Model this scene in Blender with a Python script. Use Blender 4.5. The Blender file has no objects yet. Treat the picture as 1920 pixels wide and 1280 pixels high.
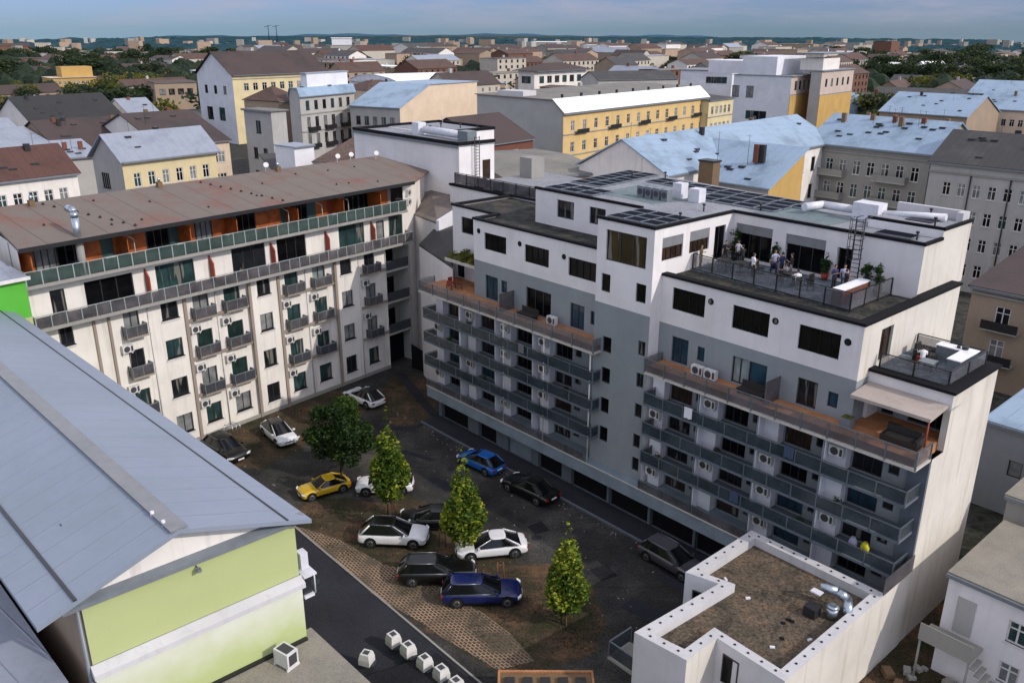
import bpy, bmesh, math, random
from math import sin, cos, tan, pi, radians, atan2, hypot, sqrt
random.seed(11)
scene = bpy.context.scene
COL = scene.collection

# ------------------------------------------------------------------ camera / survey helpers
FPX, PITCH, ROLL, CAMZ = 1600.0, radians(19.85), radians(0.10), 32.0
def ray(px, py):
    x = (px-960)/FPX; y = (py-640)/FPX
    x, y = x*cos(ROLL)-y*sin(ROLL), x*sin(ROLL)+y*cos(ROLL)
    return (x, cos(PITCH)-y*sin(PITCH), -sin(PITCH)-y*cos(PITCH))
def at(px, py, z=0.0):
    "survey point of the photograph at a known height -> world"
    d = ray(px, py); t = (z-CAMZ)/d[2]
    return (d[0]*t, d[1]*t, z)
def reach(p, ang, px):
    "distance along a horizontal direction until the sight line of photo column px"
    a = ray(px, 200); b = ray(px, 900)
    n = (a[1]*b[2]-a[2]*b[1], a[2]*b[0]-a[0]*b[2], a[0]*b[1]-a[1]*b[0])
    num = -(n[0]*p[0]+n[1]*p[1]+n[2]*(p[2]-CAMZ)); den = n[0]*cos(ang)+n[1]*sin(ang)
    return num/den

class Fac:
    "a vertical facade: x runs to the right seen from outside, y into the building"
    def __init__(s, ox, oy, ang):
        s.ox, s.oy, s.a = ox, oy, ang; s.c, s.s = cos(ang), sin(ang)
    def w(s, x, y, z=0.0):
        return (s.ox+x*s.c-y*s.s, s.oy+x*s.s+y*s.c, z)
    def sub(s, x, y, da=0.0):
        p = s.w(x, y); return Fac(p[0], p[1], s.a+da)
    def inv(s, X, Y):
        X -= s.ox; Y -= s.oy; return (X*s.c+Y*s.s, -X*s.s+Y*s.c)
    def px(s, px, py, y=0.0):
        "photo pixel on the plane y=const -> (x, z)"
        d = ray(px, py); o = s.w(0, y); n = (-s.s, s.c)
        t = (o[0]*n[0]+o[1]*n[1])/(d[0]*n[0]+d[1]*n[1])
        X, Y = d[0]*t, d[1]*t
        return s.inv(X, Y)[0], CAMZ+d[2]*t

WORLD = Fac(0, 0, 0)
ROOTLOC = {}

# ------------------------------------------------------------------ materials
MATS = {}
def lin(c):
    return tuple(((v/255.0) if v > 1 else v) for v in c)
def new_mat(name):
    m = bpy.data.materials.new(name); m.use_nodes = True
    nt = m.node_tree; b = nt.nodes['Principled BSDF']
    MATS[name] = m
    return m, nt, b
def N(nt, t, **k):
    n = nt.nodes.new(t)
    for a, v in k.items():
        if a.startswith('i_'):
            n.inputs[a[2:].replace('_', ' ')].default_value = v
        else:
            setattr(n, a, v)
    return n
def L(nt, a, b): nt.links.new(a, b)
def pos(nt, scale=(1, 1, 1), rot=(0, 0, 0), loc=(0, 0, 0)):
    g = nt.nodes.new('ShaderNodeNewGeometry'); mp = nt.nodes.new('ShaderNodeMapping')
    mp.inputs['Scale'].default_value = scale; mp.inputs['Rotation'].default_value = rot; mp.inputs['Location'].default_value = loc
    L(nt, g.outputs['Position'], mp.inputs['Vector']); return mp.outputs[0]
def noise(nt, vec, scale, detail=4, rough=.6):
    n = N(nt, 'ShaderNodeTexNoise'); n.inputs['Scale'].default_value = scale
    n.inputs['Detail'].default_value = detail; n.inputs['Roughness'].default_value = rough
    L(nt, vec, n.inputs['Vector']); return n.outputs['Fac']
def ramp(nt, fac, stops):
    r = nt.nodes.new('ShaderNodeValToRGB'); el = r.color_ramp.elements
    while len(el) < len(stops): el.new(0.5)
    for e, (p, c) in zip(el, stops):
        e.position = p; e.color = (c[0], c[1], c[2], 1) if hasattr(c, '__len__') else (c, c, c, 1)
    L(nt, fac, r.inputs['Fac']); return r.outputs['Color']
def mix(nt, fac, a, b, mode='MIX'):
    m = nt.nodes.new('ShaderNodeMix'); m.data_type = 'RGBA'; m.blend_type = mode
    for sock, v in ((m.inputs[0], fac), (m.inputs[6], a), (m.inputs[7], b)):
        if isinstance(v, (int, float)): sock.default_value = v if sock.type == 'VALUE' else (v, v, v, 1)
        elif isinstance(v, (tuple, list)): sock.default_value = (v[0], v[1], v[2], 1)
        else: L(nt, v, sock)
    return m.outputs[2]
def bump(nt, b, h, strength=.3, dist=.05):
    n = nt.nodes.new('ShaderNodeBump'); n.inputs['Strength'].default_value = strength; n.inputs['Distance'].default_value = dist
    L(nt, h, n.inputs['Height']); L(nt, n.outputs[0], b.inputs['Normal'])
def plain(name, c, rough=.6, metal=0.0, var=.12, scale=2.0, spec=.5):
    m, nt, b = new_mat(name)
    f = noise(nt, pos(nt), scale, 5)
    a = tuple(v*(1-var) for v in c); d = tuple(min(1, v*(1+var)) for v in c)
    L(nt, ramp(nt, f, [(.3, a), (.7, d)]), b.inputs['Base Color'])
    b.inputs['Roughness'].default_value = rough; b.inputs['Metallic'].default_value = metal
    b.inputs['Specular IOR Level'].default_value = spec
    return m
def plaster(name, c, dirt=(.16, .13, .10), amt=.35, rough=.9, mott=1.0):
    "render with broad mottling and rain streaks running down"
    m, nt, b = new_mat(name)
    f1 = noise(nt, pos(nt), .35, 5, .65)
    base = ramp(nt, f1, [(.25, tuple(v*(1-.16*mott) for v in c)), (.75, tuple(min(1, v*(1+.06*mott)) for v in c))])
    f2 = noise(nt, pos(nt, (1.6, 1.6, .10)), 1.2, 5, .7)
    s = ramp(nt, f2, [(.52, 0.0), (.80, 1.0)])
    mm = N(nt, 'ShaderNodeMath', operation='MULTIPLY'); L(nt, s, mm.inputs[0]); mm.inputs[1].default_value = amt
    L(nt, mix(nt, mm.outputs[0], base, tuple(d*.5+v*.35 for d, v in zip(dirt, c))), b.inputs['Base Color'])
    b.inputs['Roughness'].default_value = rough; b.inputs['Specular IOR Level'].default_value = .2
    bump(nt, b, noise(nt, pos(nt), 9, 4), .25, .02)
    return m
def seamed(name, c, ang, pitch=.6, dark=.6, rough=.45, metal=.3, patch=.25, patchcol=None, pscale=.25):
    "sheet roof with standing seams at right angles to ang"
    m, nt, b = new_mat(name)
    v = pos(nt, (1, 1, 1), (0, 0, -ang))
    sx = N(nt, 'ShaderNodeSeparateXYZ'); L(nt, v, sx.inputs[0])
    md = N(nt, 'ShaderNodeMath', operation='PINGPONG'); L(nt, sx.outputs[0], md.inputs[0]); md.inputs[1].default_value = pitch
    seam = ramp(nt, md.outputs[0], [(0.0, 1.0), (min(.9, .05), 0.0)])
    f = noise(nt, pos(nt), pscale, 6, .7)
    pc = patchcol or tuple(x*.6 for x in c)
    base = ramp(nt, f, [(.35, pc), (.5, c), (.75, tuple(min(1, x*1.12) for x in c))])
    base = mix(nt, patch, c, base)
    f2 = noise(nt, pos(nt), 3.5, 4, .7)
    base = mix(nt, ramp(nt, f2, [(.5, 0.0), (.9, .4)]), base, tuple(x*.8 for x in pc))
    base = mix(nt, seam, base, tuple(x*dark for x in c))
    L(nt, base, b.inputs['Base Color'])
    b.inputs['Roughness'].default_value = rough; b.inputs['Metallic'].default_value = metal
    bump(nt, b, seam, .5, .04)
    return m
def glass(name, c, rough=.07):
    m, nt, b = new_mat(name)
    f = noise(nt, pos(nt), .9, 2)
    base = ramp(nt, f, [(.35, tuple(x*.5 for x in c)), (.65, c)])
    if max(c) < .07 and 'black' not in name:
        g = noise(nt, pos(nt, (2.2, 2.2, .25)), 1.0, 2, .4)      # a drawn curtain here and there behind the glass
        base = mix(nt, ramp(nt, g, [(.60, 0.0), (.63, .8)]), base, (.19, .18, .16))
    L(nt, base, b.inputs['Base Color'])
    b.inputs['Roughness'].default_value = rough; b.inputs['Specular IOR Level'].default_value = .14 if 'black' in name else .32
    return m

A = radians(-48.36)      # street direction of the right-hand block
G = radians(50.13)       # direction of the left-hand block
plaster('white_render', (.76, .73, .725), amt=.22)
plaster('wall_grey', (.265, .285, .30), (.1, .1, .1), .22)
plaster('wall_grey_dark', (.13, .15, .175), (.06, .06, .06), .3)
plaster('cream_render', (.76, .72, .67), amt=.55)
plaster('canopy_top', (.42, .36, .32), (.2, .15, .1), .7)
plaster('worn_cream', (.50, .45, .38), amt=.4); plaster('worn_peach', (.42, .31, .23), amt=.4); plaster('worn_brick', (.16, .085, .06), amt=.3)
plaster('end_wall', (.62, .585, .52), (.34, .22, .13), .95)
plaster('white_panel', (.74, .74, .78), amt=.1)
plaster('pilaster', (.30, .25, .21), amt=.3)
plaster('lime_render', (.42, .465, .215), (.45, .5, .2), .10, mott=.35)
plaster('fade_render', (.66, .70, .48), (.4, .45, .2), .25)
plaster('bright_green', (.10, .42, .05), amt=.1)
plaster('stone_grey', (.42, .41, .39), amt=.45)
plaster('stone_dark', (.31, .30, .27), amt=.5)
plaster('blind_grey', (.42, .42, .40), amt=.12)
plaster('peach', (.66, .53, .40), amt=.2)
plaster('yellow_wall', (.64, .45, .20), amt=.3)
plaster('pale_yellow', (.64, .54, .32), amt=.25)
plaster('ochre', (.50, .32, .11), amt=.3)
plaster('tan_wall', (.34, .26, .19), amt=.4)
plaster('blue_white', (.70, .71, .75), amt=.15)
plaster('brick_red', (.17, .07, .05), amt=.3)
plaster('pink_wall', (.52, .43, .37), amt=.35)
plaster('concrete', (.30, .29, .27), (.08, .07, .06), .5)
plaster('parapet_white', (.55, .54, .55), (.2, .18, .15), .5)
plain('coping_black', (.010, .010, .012), .8, spec=.12)
plain('rail_light', (.36, .40, .40), .4, .2)
plain('terrace_rail_panel', (.03, .03, .034), .3)
plain('frame_dark', (.022, .024, .028), .4)
plain('frame_white', (.62, .60, .58), .5)
plain('frame_grey', (.16, .18, .20), .4)
plain('steel', (.42, .47, .52), .28, .85)
plain('duct_white', (.62, .62, .66), .5)
plain('ac_white', (.60, .59, .57), .5)
plain('ac_grille', (.045, .045, .05), .6)
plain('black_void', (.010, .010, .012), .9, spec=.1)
plain('orange_panel', (.34, .082, .012), .6, var=.4)
plain('red_fin', (.24, .035, .018), .6)
plain('teal_panel', (.035, .075, .075), .35)
plain('shutter_grey', (.20, .205, .215), .5)
plain('dark_metal', (.03, .03, .032), .45, .5)
plain('terracotta', (.36, .045, .03), .6)
plain('table_white', (.80, .80, .84), .5)
plain('furniture_dark', (.02, .018, .017), .6)
plain('brown_box', (.16, .10, .05), .8)
plain('wood_post', (.16, .07, .035), .8, var=.3)
plain('soil_pit', (.03, .022, .015), .95)
plain('blue_grey_rail', (.045, .050, .060), .4)
plain('handrail', (.17, .20, .23), .35, .5)
plain('skirt_grey', (.20, .245, .285), .7, var=.2, scale=.6)
plain('canopy_edge', (.50, .47, .42), .7)
plain('paver_dust', (.1, .08, .06), .9)
plain('number_plate', (.75, .75, .72), .4)
plain('yellow_bag', (.65, .60, .02), .6)
glass('pane_dark', (.018, .020, .024)); glass('pane_teal', (.03, .065, .065)); glass('pane_green', (.02, .045, .038))
glass('pane_curtain', (.24, .25, .25), .2); glass('pane_pale', (.30, .36, .36), .15); glass('pane_blue', (.025, .06, .09))
glass('pane_black', (.006, .006, .007), .12); glass('pane_brown', (.05, .03, .02))
glass('sky_light', (.10, .12, .14), .1)

def mat_fade():
    m, nt, b = new_mat('fade_base')
    v = pos(nt); sx = N(nt, 'ShaderNodeSeparateXYZ'); L(nt, v, sx.inputs[0])
    f = noise(nt, pos(nt), .5, 6, .7); ad = N(nt, 'ShaderNodeMath', operation='MULTIPLY_ADD'); L(nt, f, ad.inputs[0]); ad.inputs[1].default_value = 2.2; L(nt, sx.outputs[2], ad.inputs[2])
    dv = N(nt, 'ShaderNodeMath', operation='DIVIDE'); L(nt, ad.outputs[0], dv.inputs[0]); dv.inputs[1].default_value = 14.6
    L(nt, ramp(nt, dv.outputs[0], [(.72, (.42, .48, .21)), (.86, (.66, .67, .60))]), b.inputs['Base Color']); b.inputs['Roughness'].default_value = .9
mat_fade()
def mat_rail():
    m, nt, b = new_mat('rail_glass')
    f = noise(nt, pos(nt), .7, 3)
    L(nt, ramp(nt, f, [(.3, (.022, .034, .044)), (.7, (.055, .075, .09))]), b.inputs['Base Color'])
    b.inputs['Roughness'].default_value = .25
    b.inputs['Alpha'].default_value = .72
    m2, nt2, b2 = new_mat('rail_green')
    f = noise(nt2, pos(nt2), .6, 3)
    L(nt2, ramp(nt2, f, [(.3, (.035, .062, .055)), (.7, (.075, .11, .10))]), b2.inputs['Base Color'])
    b2.inputs['Roughness'].default_value = .2; b2.inputs['Alpha'].default_value = .78
    m3, nt3, b3 = new_mat('rail_smoke')
    f = noise(nt3, pos(nt3), .6, 3)
    L(nt3, ramp(nt3, f, [(.3, (.05, .05, .055)), (.7, (.14, .13, .14))]), b3.inputs['Base Color'])
    b3.inputs['Roughness'].default_value = .2; b3.inputs['Alpha'].default_value = .80
    m4, nt4, b4 = new_mat('rail_clear')
    f = noise(nt4, pos(nt4), .6, 3)
    L(nt4, ramp(nt4, f, [(.3, (.10, .10, .11)), (.7, (.19, .19, .21))]), b4.inputs['Base Color'])
    b4.inputs['Roughness'].default_value = .15; b4.inputs['Alpha'].default_value = .45
mat_rail()

def mat_deck():
    m, nt, b = new_mat('wood_deck')
    v = pos(nt, (1, 1, 1), (0, 0, -A))
    sx = N(nt, 'ShaderNodeSeparateXYZ'); L(nt, v, sx.inputs[0])
    md = N(nt, 'ShaderNodeMath', operation='PINGPONG'); L(nt, sx.outputs[1], md.inputs[0]); md.inputs[1].default_value = .07
    gap = ramp(nt, md.outputs[0], [(0.0, 1.0), (.012, 0.0)])
    f = noise(nt, pos(nt, (1, 1, 1), (0, 0, -A)), 1.5, 5)
    c = ramp(nt, f, [(.3, (.33, .13, .05)), (.7, (.52, .25, .11))])
    L(nt, mix(nt, gap, c, (.09, .04, .02)), b.inputs['Base Color']); b.inputs['Roughness'].default_value = .75
mat_deck()

def mat_gravel(name, c1, c2, c3, ps=.35, grain=14, lo=.35, hi=1.35):
    m, nt, b = new_mat(name)
    f = noise(nt, pos(nt), ps, 6, .7); g = noise(nt, pos(nt), grain, 4, .8)
    base = ramp(nt, f, [(.32, c1), (.5, c2), (.68, c3)])
    gr = ramp(nt, g, [(.35, lo), (.65, hi)])
    L(nt, mix(nt, 1.0, base, gr, 'MULTIPLY'), b.inputs['Base Color'])
    b.inputs['Roughness'].default_value = .95; b.inputs['Specular IOR Level'].default_value = .15
    bump(nt, b, g, .8, .04)
mat_gravel('moss_gravel', (.055, .047, .036), (.115, .093, .068), (.18, .115, .075), .7, 6, .35, 1.45)
mat_gravel('terrace_gravel', (.018, .019, .018), (.05, .052, .048), (.11, .085, .06), .8, 6)
mat_gravel('grey_roofing', (.17, .165, .15), (.22, .21, .19), (.27, .25, .22), .2, 9, .7, 1.15)
mat_gravel('membrane', (.21, .22, .245), (.26, .27, .295), (.31, .32, .345), .25, 4, .8, 1.12)
mat_gravel('membrane_green', (.13, .17, .18), (.16, .20, .21), (.19, .225, .235), .2, 4, .85, 1.1)
mat_gravel('tile_terrace', (.12, .15, .18), (.15, .19, .22), (.16, .17, .20), .5, 3)
mat_gravel('asphalt', (.016, .016, .016), (.032, .031, .030), (.075, .071, .063), .16, 7, .5, 1.3)
mat_gravel('drive_asphalt', (.022, .023, .029), (.029, .030, .037), (.036, .038, .046), .2, 8, .8, 1.15)
mat_gravel('soil', (.022, .030, .010), (.060, .045, .028), (.17, .095, .055), .30, 7, .45, 1.35)
mat_gravel('dark_roofing', (.012, .012, .014), (.018, .018, .021), (.027, .027, .030), .3, 6, .7, 1.2)
mat_gravel('lowroof', (.20, .19, .16), (.27, .25, .21), (.33, .295, .24), .25, 12, .8, 1.12)
mat_gravel('far_ground', (.020, .034, .012), (.040, .048, .020), (.075, .066, .04), .006, .3)
mat_gravel('city_ground', (.03, .035, .02), (.05, .05, .045), (.075, .07, .06), .03, .8)
mat_gravel('brown_roofing', (.085, .06, .05), (.13, .095, .08), (.17, .11, .09), .2, 4)
mat_gravel('planter_soil', (.03, .05, .012), (.08, .10, .02), (.16, .12, .04), 1.0, 9)

def mat_pavers():
    m, nt, b = new_mat('grid_pavers')
    v = pos(nt, (1, 1, 1), (0, 0, -A))
    br = N(nt, 'ShaderNodeTexBrick'); L(nt, v, br.inputs['Vector'])
    br.inputs['Scale'].default_value = 1.0; br.inputs['Brick Width'].default_value = .30; br.inputs['Row Height'].default_value = .19
    br.inputs['Mortar Size'].default_value = .035; br.inputs['Mortar Smooth'].default_value = .3
    br.inputs['Color1'].default_value = (.05, .045, .03, 1); br.inputs['Color2'].default_value = (.035, .045, .022, 1)
    br.inputs['Mortar'].default_value = (.40, .25, .17, 1)
    f = noise(nt, pos(nt), .4, 5)
    L(nt, mix(nt, ramp(nt, f, [(.40, 0.0), (.60, .88)]), br.outputs['Color'], (.075, .06, .04)), b.inputs['Base Color'])
    b.inputs['Roughness'].default_value = .95
    bump(nt, b, br.outputs['Fac'], .6, .04)
mat_pavers()

seamed('rust_roof', (.150, .125, .106), G, 1.05, .4, .9, 0, .95, (.185, .085, .065), .28)
seamed('conn_roof', (.20, .165, .145), G, 1.0, .7, .8, 0, .9, (.15, .125, .115), .4)
seamed('hall_roof', (.235, .27, .335), A, .62, .975, .5, .05, .8, (.205, .245, .295), .12)
seamed('blue_roof', (.27, .365, .475), A, .55, .78, .55, .1, .95, (.17, .24, .31), .22)
seamed('slate_roof', (.29, .32, .38), G, .6, .8, .5, .2, .6, (.20, .22, .27), .4)
seamed('white_roof', (.86, .86, .88), G, .7, .95, .6, .0, .2, (.78, .78, .80))
seamed('brown_roof', (.085, .048, .036), G, .5, .7, .8, 0, .8, (.06, .032, .026), .3)
seamed('umber_roof', (.060, .040, .037), G, .5, .8, .85, 0, .9, (.035, .029, .028), .12)
seamed('black_roof', (.022, .023, .022), G, .5, .7, .7, 0, .6)
seamed('dark_tile', (.050, .049, .050), A, .4, .7, .85, 0, .8, (.08, .075, .07), .3)
seamed('red_roof', (.085, .038, .029), G, .5, .7, .8, 0, .7)

def mat_solar():
    m, nt, b = new_mat('solar_cells')
    v = pos(nt, (1, 1, 1), (0, 0, -A))
    br = N(nt, 'ShaderNodeTexBrick'); L(nt, v, br.inputs['Vector']); br.offset = 0
    br.inputs['Scale'].default_value = 1.0; br.inputs['Brick Width'].default_value = .17; br.inputs['Row Height'].default_value = .17
    br.inputs['Mortar Size'].default_value = .006
    br.inputs['Color1'].default_value = (.006, .007, .012, 1); br.inputs['Color2'].default_value = (.008, .009, .014, 1)
    br.inputs['Mortar'].default_value = (.015, .017, .024, 1)
    L(nt, br.outputs['Color'], b.inputs['Base Color']); b.inputs['Roughness'].default_value = .7; b.inputs['Specular IOR Level'].default_value = .03
mat_solar()

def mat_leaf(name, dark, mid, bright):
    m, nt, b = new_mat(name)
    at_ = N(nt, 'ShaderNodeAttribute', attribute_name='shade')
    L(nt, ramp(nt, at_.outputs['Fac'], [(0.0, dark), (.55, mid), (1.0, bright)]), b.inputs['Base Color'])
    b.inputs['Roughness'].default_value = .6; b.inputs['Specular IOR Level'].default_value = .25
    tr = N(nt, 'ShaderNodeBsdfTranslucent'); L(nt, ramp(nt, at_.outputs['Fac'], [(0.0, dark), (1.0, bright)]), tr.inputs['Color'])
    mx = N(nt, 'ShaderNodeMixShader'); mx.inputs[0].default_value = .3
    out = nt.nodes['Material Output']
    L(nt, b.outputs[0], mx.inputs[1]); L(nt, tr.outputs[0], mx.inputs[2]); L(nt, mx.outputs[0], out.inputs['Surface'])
mat_leaf('leaf_young', (.016, .045, .008), (.09, .16, .015), (.44, .45, .045))
mat_leaf('leaf_dark', (.010, .026, .008), (.028, .060, .012), (.09, .14, .02))
mat_leaf('leaf_far', (.010, .022, .012), (.022, .040, .016), (.06, .08, .02))
mat_leaf('leaf_far_yellow', (.04, .05, .01), (.10, .11, .015), (.22, .20, .03))
plain('bark', (.05, .035, .025), .9, var=.4, scale=6)
plain('skin', (.42, .25, .18), .6, var=.05)
plain('hair', (.018, .012, .009), .7)
plain('cloth_white', (.78, .77, .78), .8, var=.05)
plain('cloth_black', (.014, .014, .016), .8)
plain('cloth_navy', (.02, .025, .09), .8)
plain('cloth_grey', (.16, .16, .17), .8)
plain('cloth_olive', (.10, .08, .03), .8)
plain('cloth_lilac', (.45, .43, .58), .8)
plain('cloth_jeans', (.05, .07, .13), .8)
plain('rubber', (.012, .012, .012), .8)
plain('rim_metal', (.30, .31, .33), .35, .8)
plain('car_glass', (.005, .006, .007), .08, spec=.35)
plain('lamp_clear', (.75, .76, .78), .15)
plain('lamp_red', (.28, .01, .01), .3)
def carpaint(name, c, rough=.22, metal=.0, coat=.6):
    m, nt, b = new_mat(name)
    f = noise(nt, pos(nt), 1.3, 3)
    L(nt, ramp(nt, f, [(.3, tuple(v*.9 for v in c)), (.7, c)]), b.inputs['Base Color'])
    b.inputs['Roughness'].default_value = rough; b.inputs['Metallic'].default_value = metal
    b.inputs['Coat Weight'].default_value = coat; b.inputs['Coat Roughness'].default_value = .06
carpaint('paint_white', (.78, .78, .80)); carpaint('paint_black', (.004, .004, .0045), .3, 0, .25); carpaint('paint_navy', (.005, .012, .085), .25, 0, .35)
carpaint('paint_yellow', (.60, .38, .015)); carpaint('paint_blue', (.01, .11, .42)); carpaint('paint_grey', (.10, .095, .11), .3, .4)

# forest: distance haze painted into the far wood's blue colours
def mat_forest():
    m, nt, b = new_mat('forest')
    f = noise(nt, pos(nt, (1, .35, 1)), .012, 8, .75)
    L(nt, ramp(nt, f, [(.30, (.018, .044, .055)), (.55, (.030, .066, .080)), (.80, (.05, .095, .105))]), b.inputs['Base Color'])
    b.inputs['Roughness'].default_value = 1; b.inputs['Specular IOR Level'].default_value = 0
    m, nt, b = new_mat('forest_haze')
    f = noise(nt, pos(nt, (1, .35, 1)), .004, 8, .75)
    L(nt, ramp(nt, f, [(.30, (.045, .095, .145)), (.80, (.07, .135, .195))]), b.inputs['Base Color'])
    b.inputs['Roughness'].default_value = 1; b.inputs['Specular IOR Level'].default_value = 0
mat_forest()

# ------------------------------------------------------------------ mesh builder
class MB:
    def __init__(s): s.v = []; s.f = []; s.m = []; s.sm = []
    def quad(s, pts, mi=0, sm=False):
        n = len(s.v); s.v += [tuple(p) for p in pts]; s.f.append(tuple(range(n, n+len(pts)))); s.m.append(mi); s.sm.append(sm)
    def box(s, F, x0, x1, y0, y1, z0, z1, mi=0):
        n = len(s.v)
        for z in (z0, z1):
            for x, y in ((x0, y0), (x1, y0), (x1, y1), (x0, y1)): s.v.append(F.w(x, y, z))
        for q in ((0, 3, 2, 1), (4, 5, 6, 7), (0, 1, 5, 4), (1, 2, 6, 5), (2, 3, 7, 6), (3, 0, 4, 7)):
            s.f.append(tuple(n+i for i in q)); s.m.append(mi); s.sm.append(False)
    def prism(s, pts, z0, z1, mi=0, F=None, side=None):
        "pts counter-clockwise (x,y); z1 may be a list of per-corner heights"
        F = F or WORLD; k = len(pts); n = len(s.v)
        zt = z1 if hasattr(z1, '__len__') else [z1]*k
        zb = z0 if hasattr(z0, '__len__') else [z0]*k
        for (x, y), z in zip(pts, zb): s.v.append(F.w(x, y, z))
        for (x, y), z in zip(pts, zt): s.v.append(F.w(x, y, z))
        s.f.append(tuple(n+i for i in reversed(range(k)))); s.f.append(tuple(n+k+i for i in range(k)))
        s.m += [mi, mi]; s.sm += [False, False]
        for i in range(k):
            j = (i+1) % k
            s.f.append((n+i, n+j, n+k+j, n+k+i)); s.m.append(mi if side is None else side); s.sm.append(False)
    def tube(s, p, q, r, r2=None, seg=8, mi=0, caps=True):
        r2 = r if r2 is None else r2
        from mathutils import Vector
        p = Vector(p); q = Vector(q); d = (q-p)
        if d.length < 1e-6: return
        d.normalize(); u = d.orthogonal().normalized(); w = d.cross(u)
        n = len(s.v)
        for c, rr in ((p, r), (q, r2)):
            for i in range(seg):
                a = 2*pi*i/seg; s.v.append(tuple(c+u*rr*cos(a)+w*rr*sin(a)))
        for i in range(seg):
            j = (i+1) % seg
            s.f.append((n+i, n+j, n+seg+j, n+seg+i)); s.m.append(mi); s.sm.append(True)
        if caps:
            s.f.append(tuple(n+i for i in reversed(range(seg)))); s.f.append(tuple(n+seg+i for i in range(seg))); s.m += [mi, mi]; s.sm += [False, False]
    def path(s, pts, r, seg=8, mi=0):
        for a, b in zip(pts, pts[1:]): s.tube(a, b, r, r, seg, mi)
    def rings(s, rings, mi=0, closed=True, cap=True, sm=True):
        n = len(s.v); k = len(rings[0])
        for r in rings: s.v += [tuple(p) for p in r]
        for a in range(len(rings)-1):
            for i in range(k if closed else k-1):
                j = (i+1) % k
                s.f.append((n+a*k+i, n+a*k+j, n+(a+1)*k+j, n+(a+1)*k+i)); s.m.append(mi); s.sm.append(sm)
        if cap:
            s.f.append(tuple(n+i for i in reversed(range(k)))); s.f.append(tuple(n+(len(rings)-1)*k+i for i in range(k)))
            s.m += [mi, mi]; s.sm += [False, False]
    def mesh(s, name, mats, off=(0, 0, 0)):
        me = bpy.data.meshes.new(name)
        me.from_pydata([(a-off[0], b-off[1], c-off[2]) for a, b, c in s.v], [], s.f)
        for m in (mats if isinstance(mats, (list, tuple)) else [mats]): me.materials.append(MATS[m])
        me.polygons.foreach_set('material_index', s.m); me.polygons.foreach_set('use_smooth', s.sm)
        me.update(); return me
    def build(s, name, mats, parent=None, label=None):
        off = ROOTLOC.get(root_of(parent).name, (0, 0, 0)) if parent else (0, 0, 0)
        o = bpy.data.objects.new(name, s.mesh(name, mats, off)); COL.objects.link(o)
        if parent is not None:
            o.parent = parent
            if parent.parent is not None:      # sub-part: cancel the part's own offset
                o.location = tuple(-v for v in parent.location)
        if label: o['label'] = label
        return o
def root_of(o):
    while o.parent is not None: o = o.parent
    return o
def thing(name, label, cat, loc=(0, 0, 0), rz=0.0, group=None):
    o = bpy.data.objects.new(name, None); COL.objects.link(o); o.empty_display_size = .5
    o.location = loc; o.rotation_euler = (0, 0, rz); o['label'] = label; o['category'] = cat
    if group: o['group'] = group
    ROOTLOC[o.name] = tuple(loc); return o
def tag(o, label, cat, group=None):
    o['label'] = label; o['category'] = cat
    if group: o['group'] = group
    return o
def structure(name, mb, mats):
    o = mb.build(name, mats); o['kind'] = 'structure'; return o
def inst(name, me, parent, loc, rz=0.0):
    "a part made from shared mesh data, placed at a world point"
    o = bpy.data.objects.new(name, me); COL.objects.link(o)
    r = ROOTLOC[root_of(parent).name]
    o.parent = parent; o.location = (loc[0]-r[0], loc[1]-r[1], loc[2]-r[2]); o.rotation_euler = (0, 0, rz); return o
def child(name, me, part):
    "a sub-part in the frame of its part"
    o = bpy.data.objects.new(name, me); COL.objects.link(o); o.parent = part; return o

def wallpanel(mb, F, x0, x1, z0, z1, holes=(), depth=.16, mi=0, y=0.0, rev=None):
    "a wall plane with real openings and reveals; z1 may differ from left to right"
    xs = sorted({x0, x1, *[min(max(h[i], x0), x1) for h in holes for i in (0, 1)]})
    zs = sorted({z0, z1, *[min(max(h[i], z0), z1) for h in holes for i in (2, 3)]})
    for a, b in zip(xs, xs[1:]):
        for c, d in zip(zs, zs[1:]):
            xm, zm = (a+b)/2, (c+d)/2
            if any(h[0] < xm < h[1] and h[2] < zm < h[3] for h in holes): continue
            mb.quad([F.w(a, y, c), F.w(b, y, c), F.w(b, y, d), F.w(a, y, d)], mi)
    r = mi if rev is None else rev
    for h in holes:
        a, b, c, d = h[:4]; e = y+depth
        mb.quad([F.w(a, y, c), F.w(b, y, c), F.w(b, e, c), F.w(a, e, c)], r)
        mb.quad([F.w(a, y, d), F.w(a, e, d), F.w(b, e, d), F.w(b, y, d)], r)
        mb.quad([F.w(a, y, c), F.w(a, e, c), F.w(a, e, d), F.w(a, y, d)], r)
        mb.quad([F.w(b, y, c), F.w(b, y, d), F.w(b, e, d), F.w(b, e, c)], r)

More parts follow.
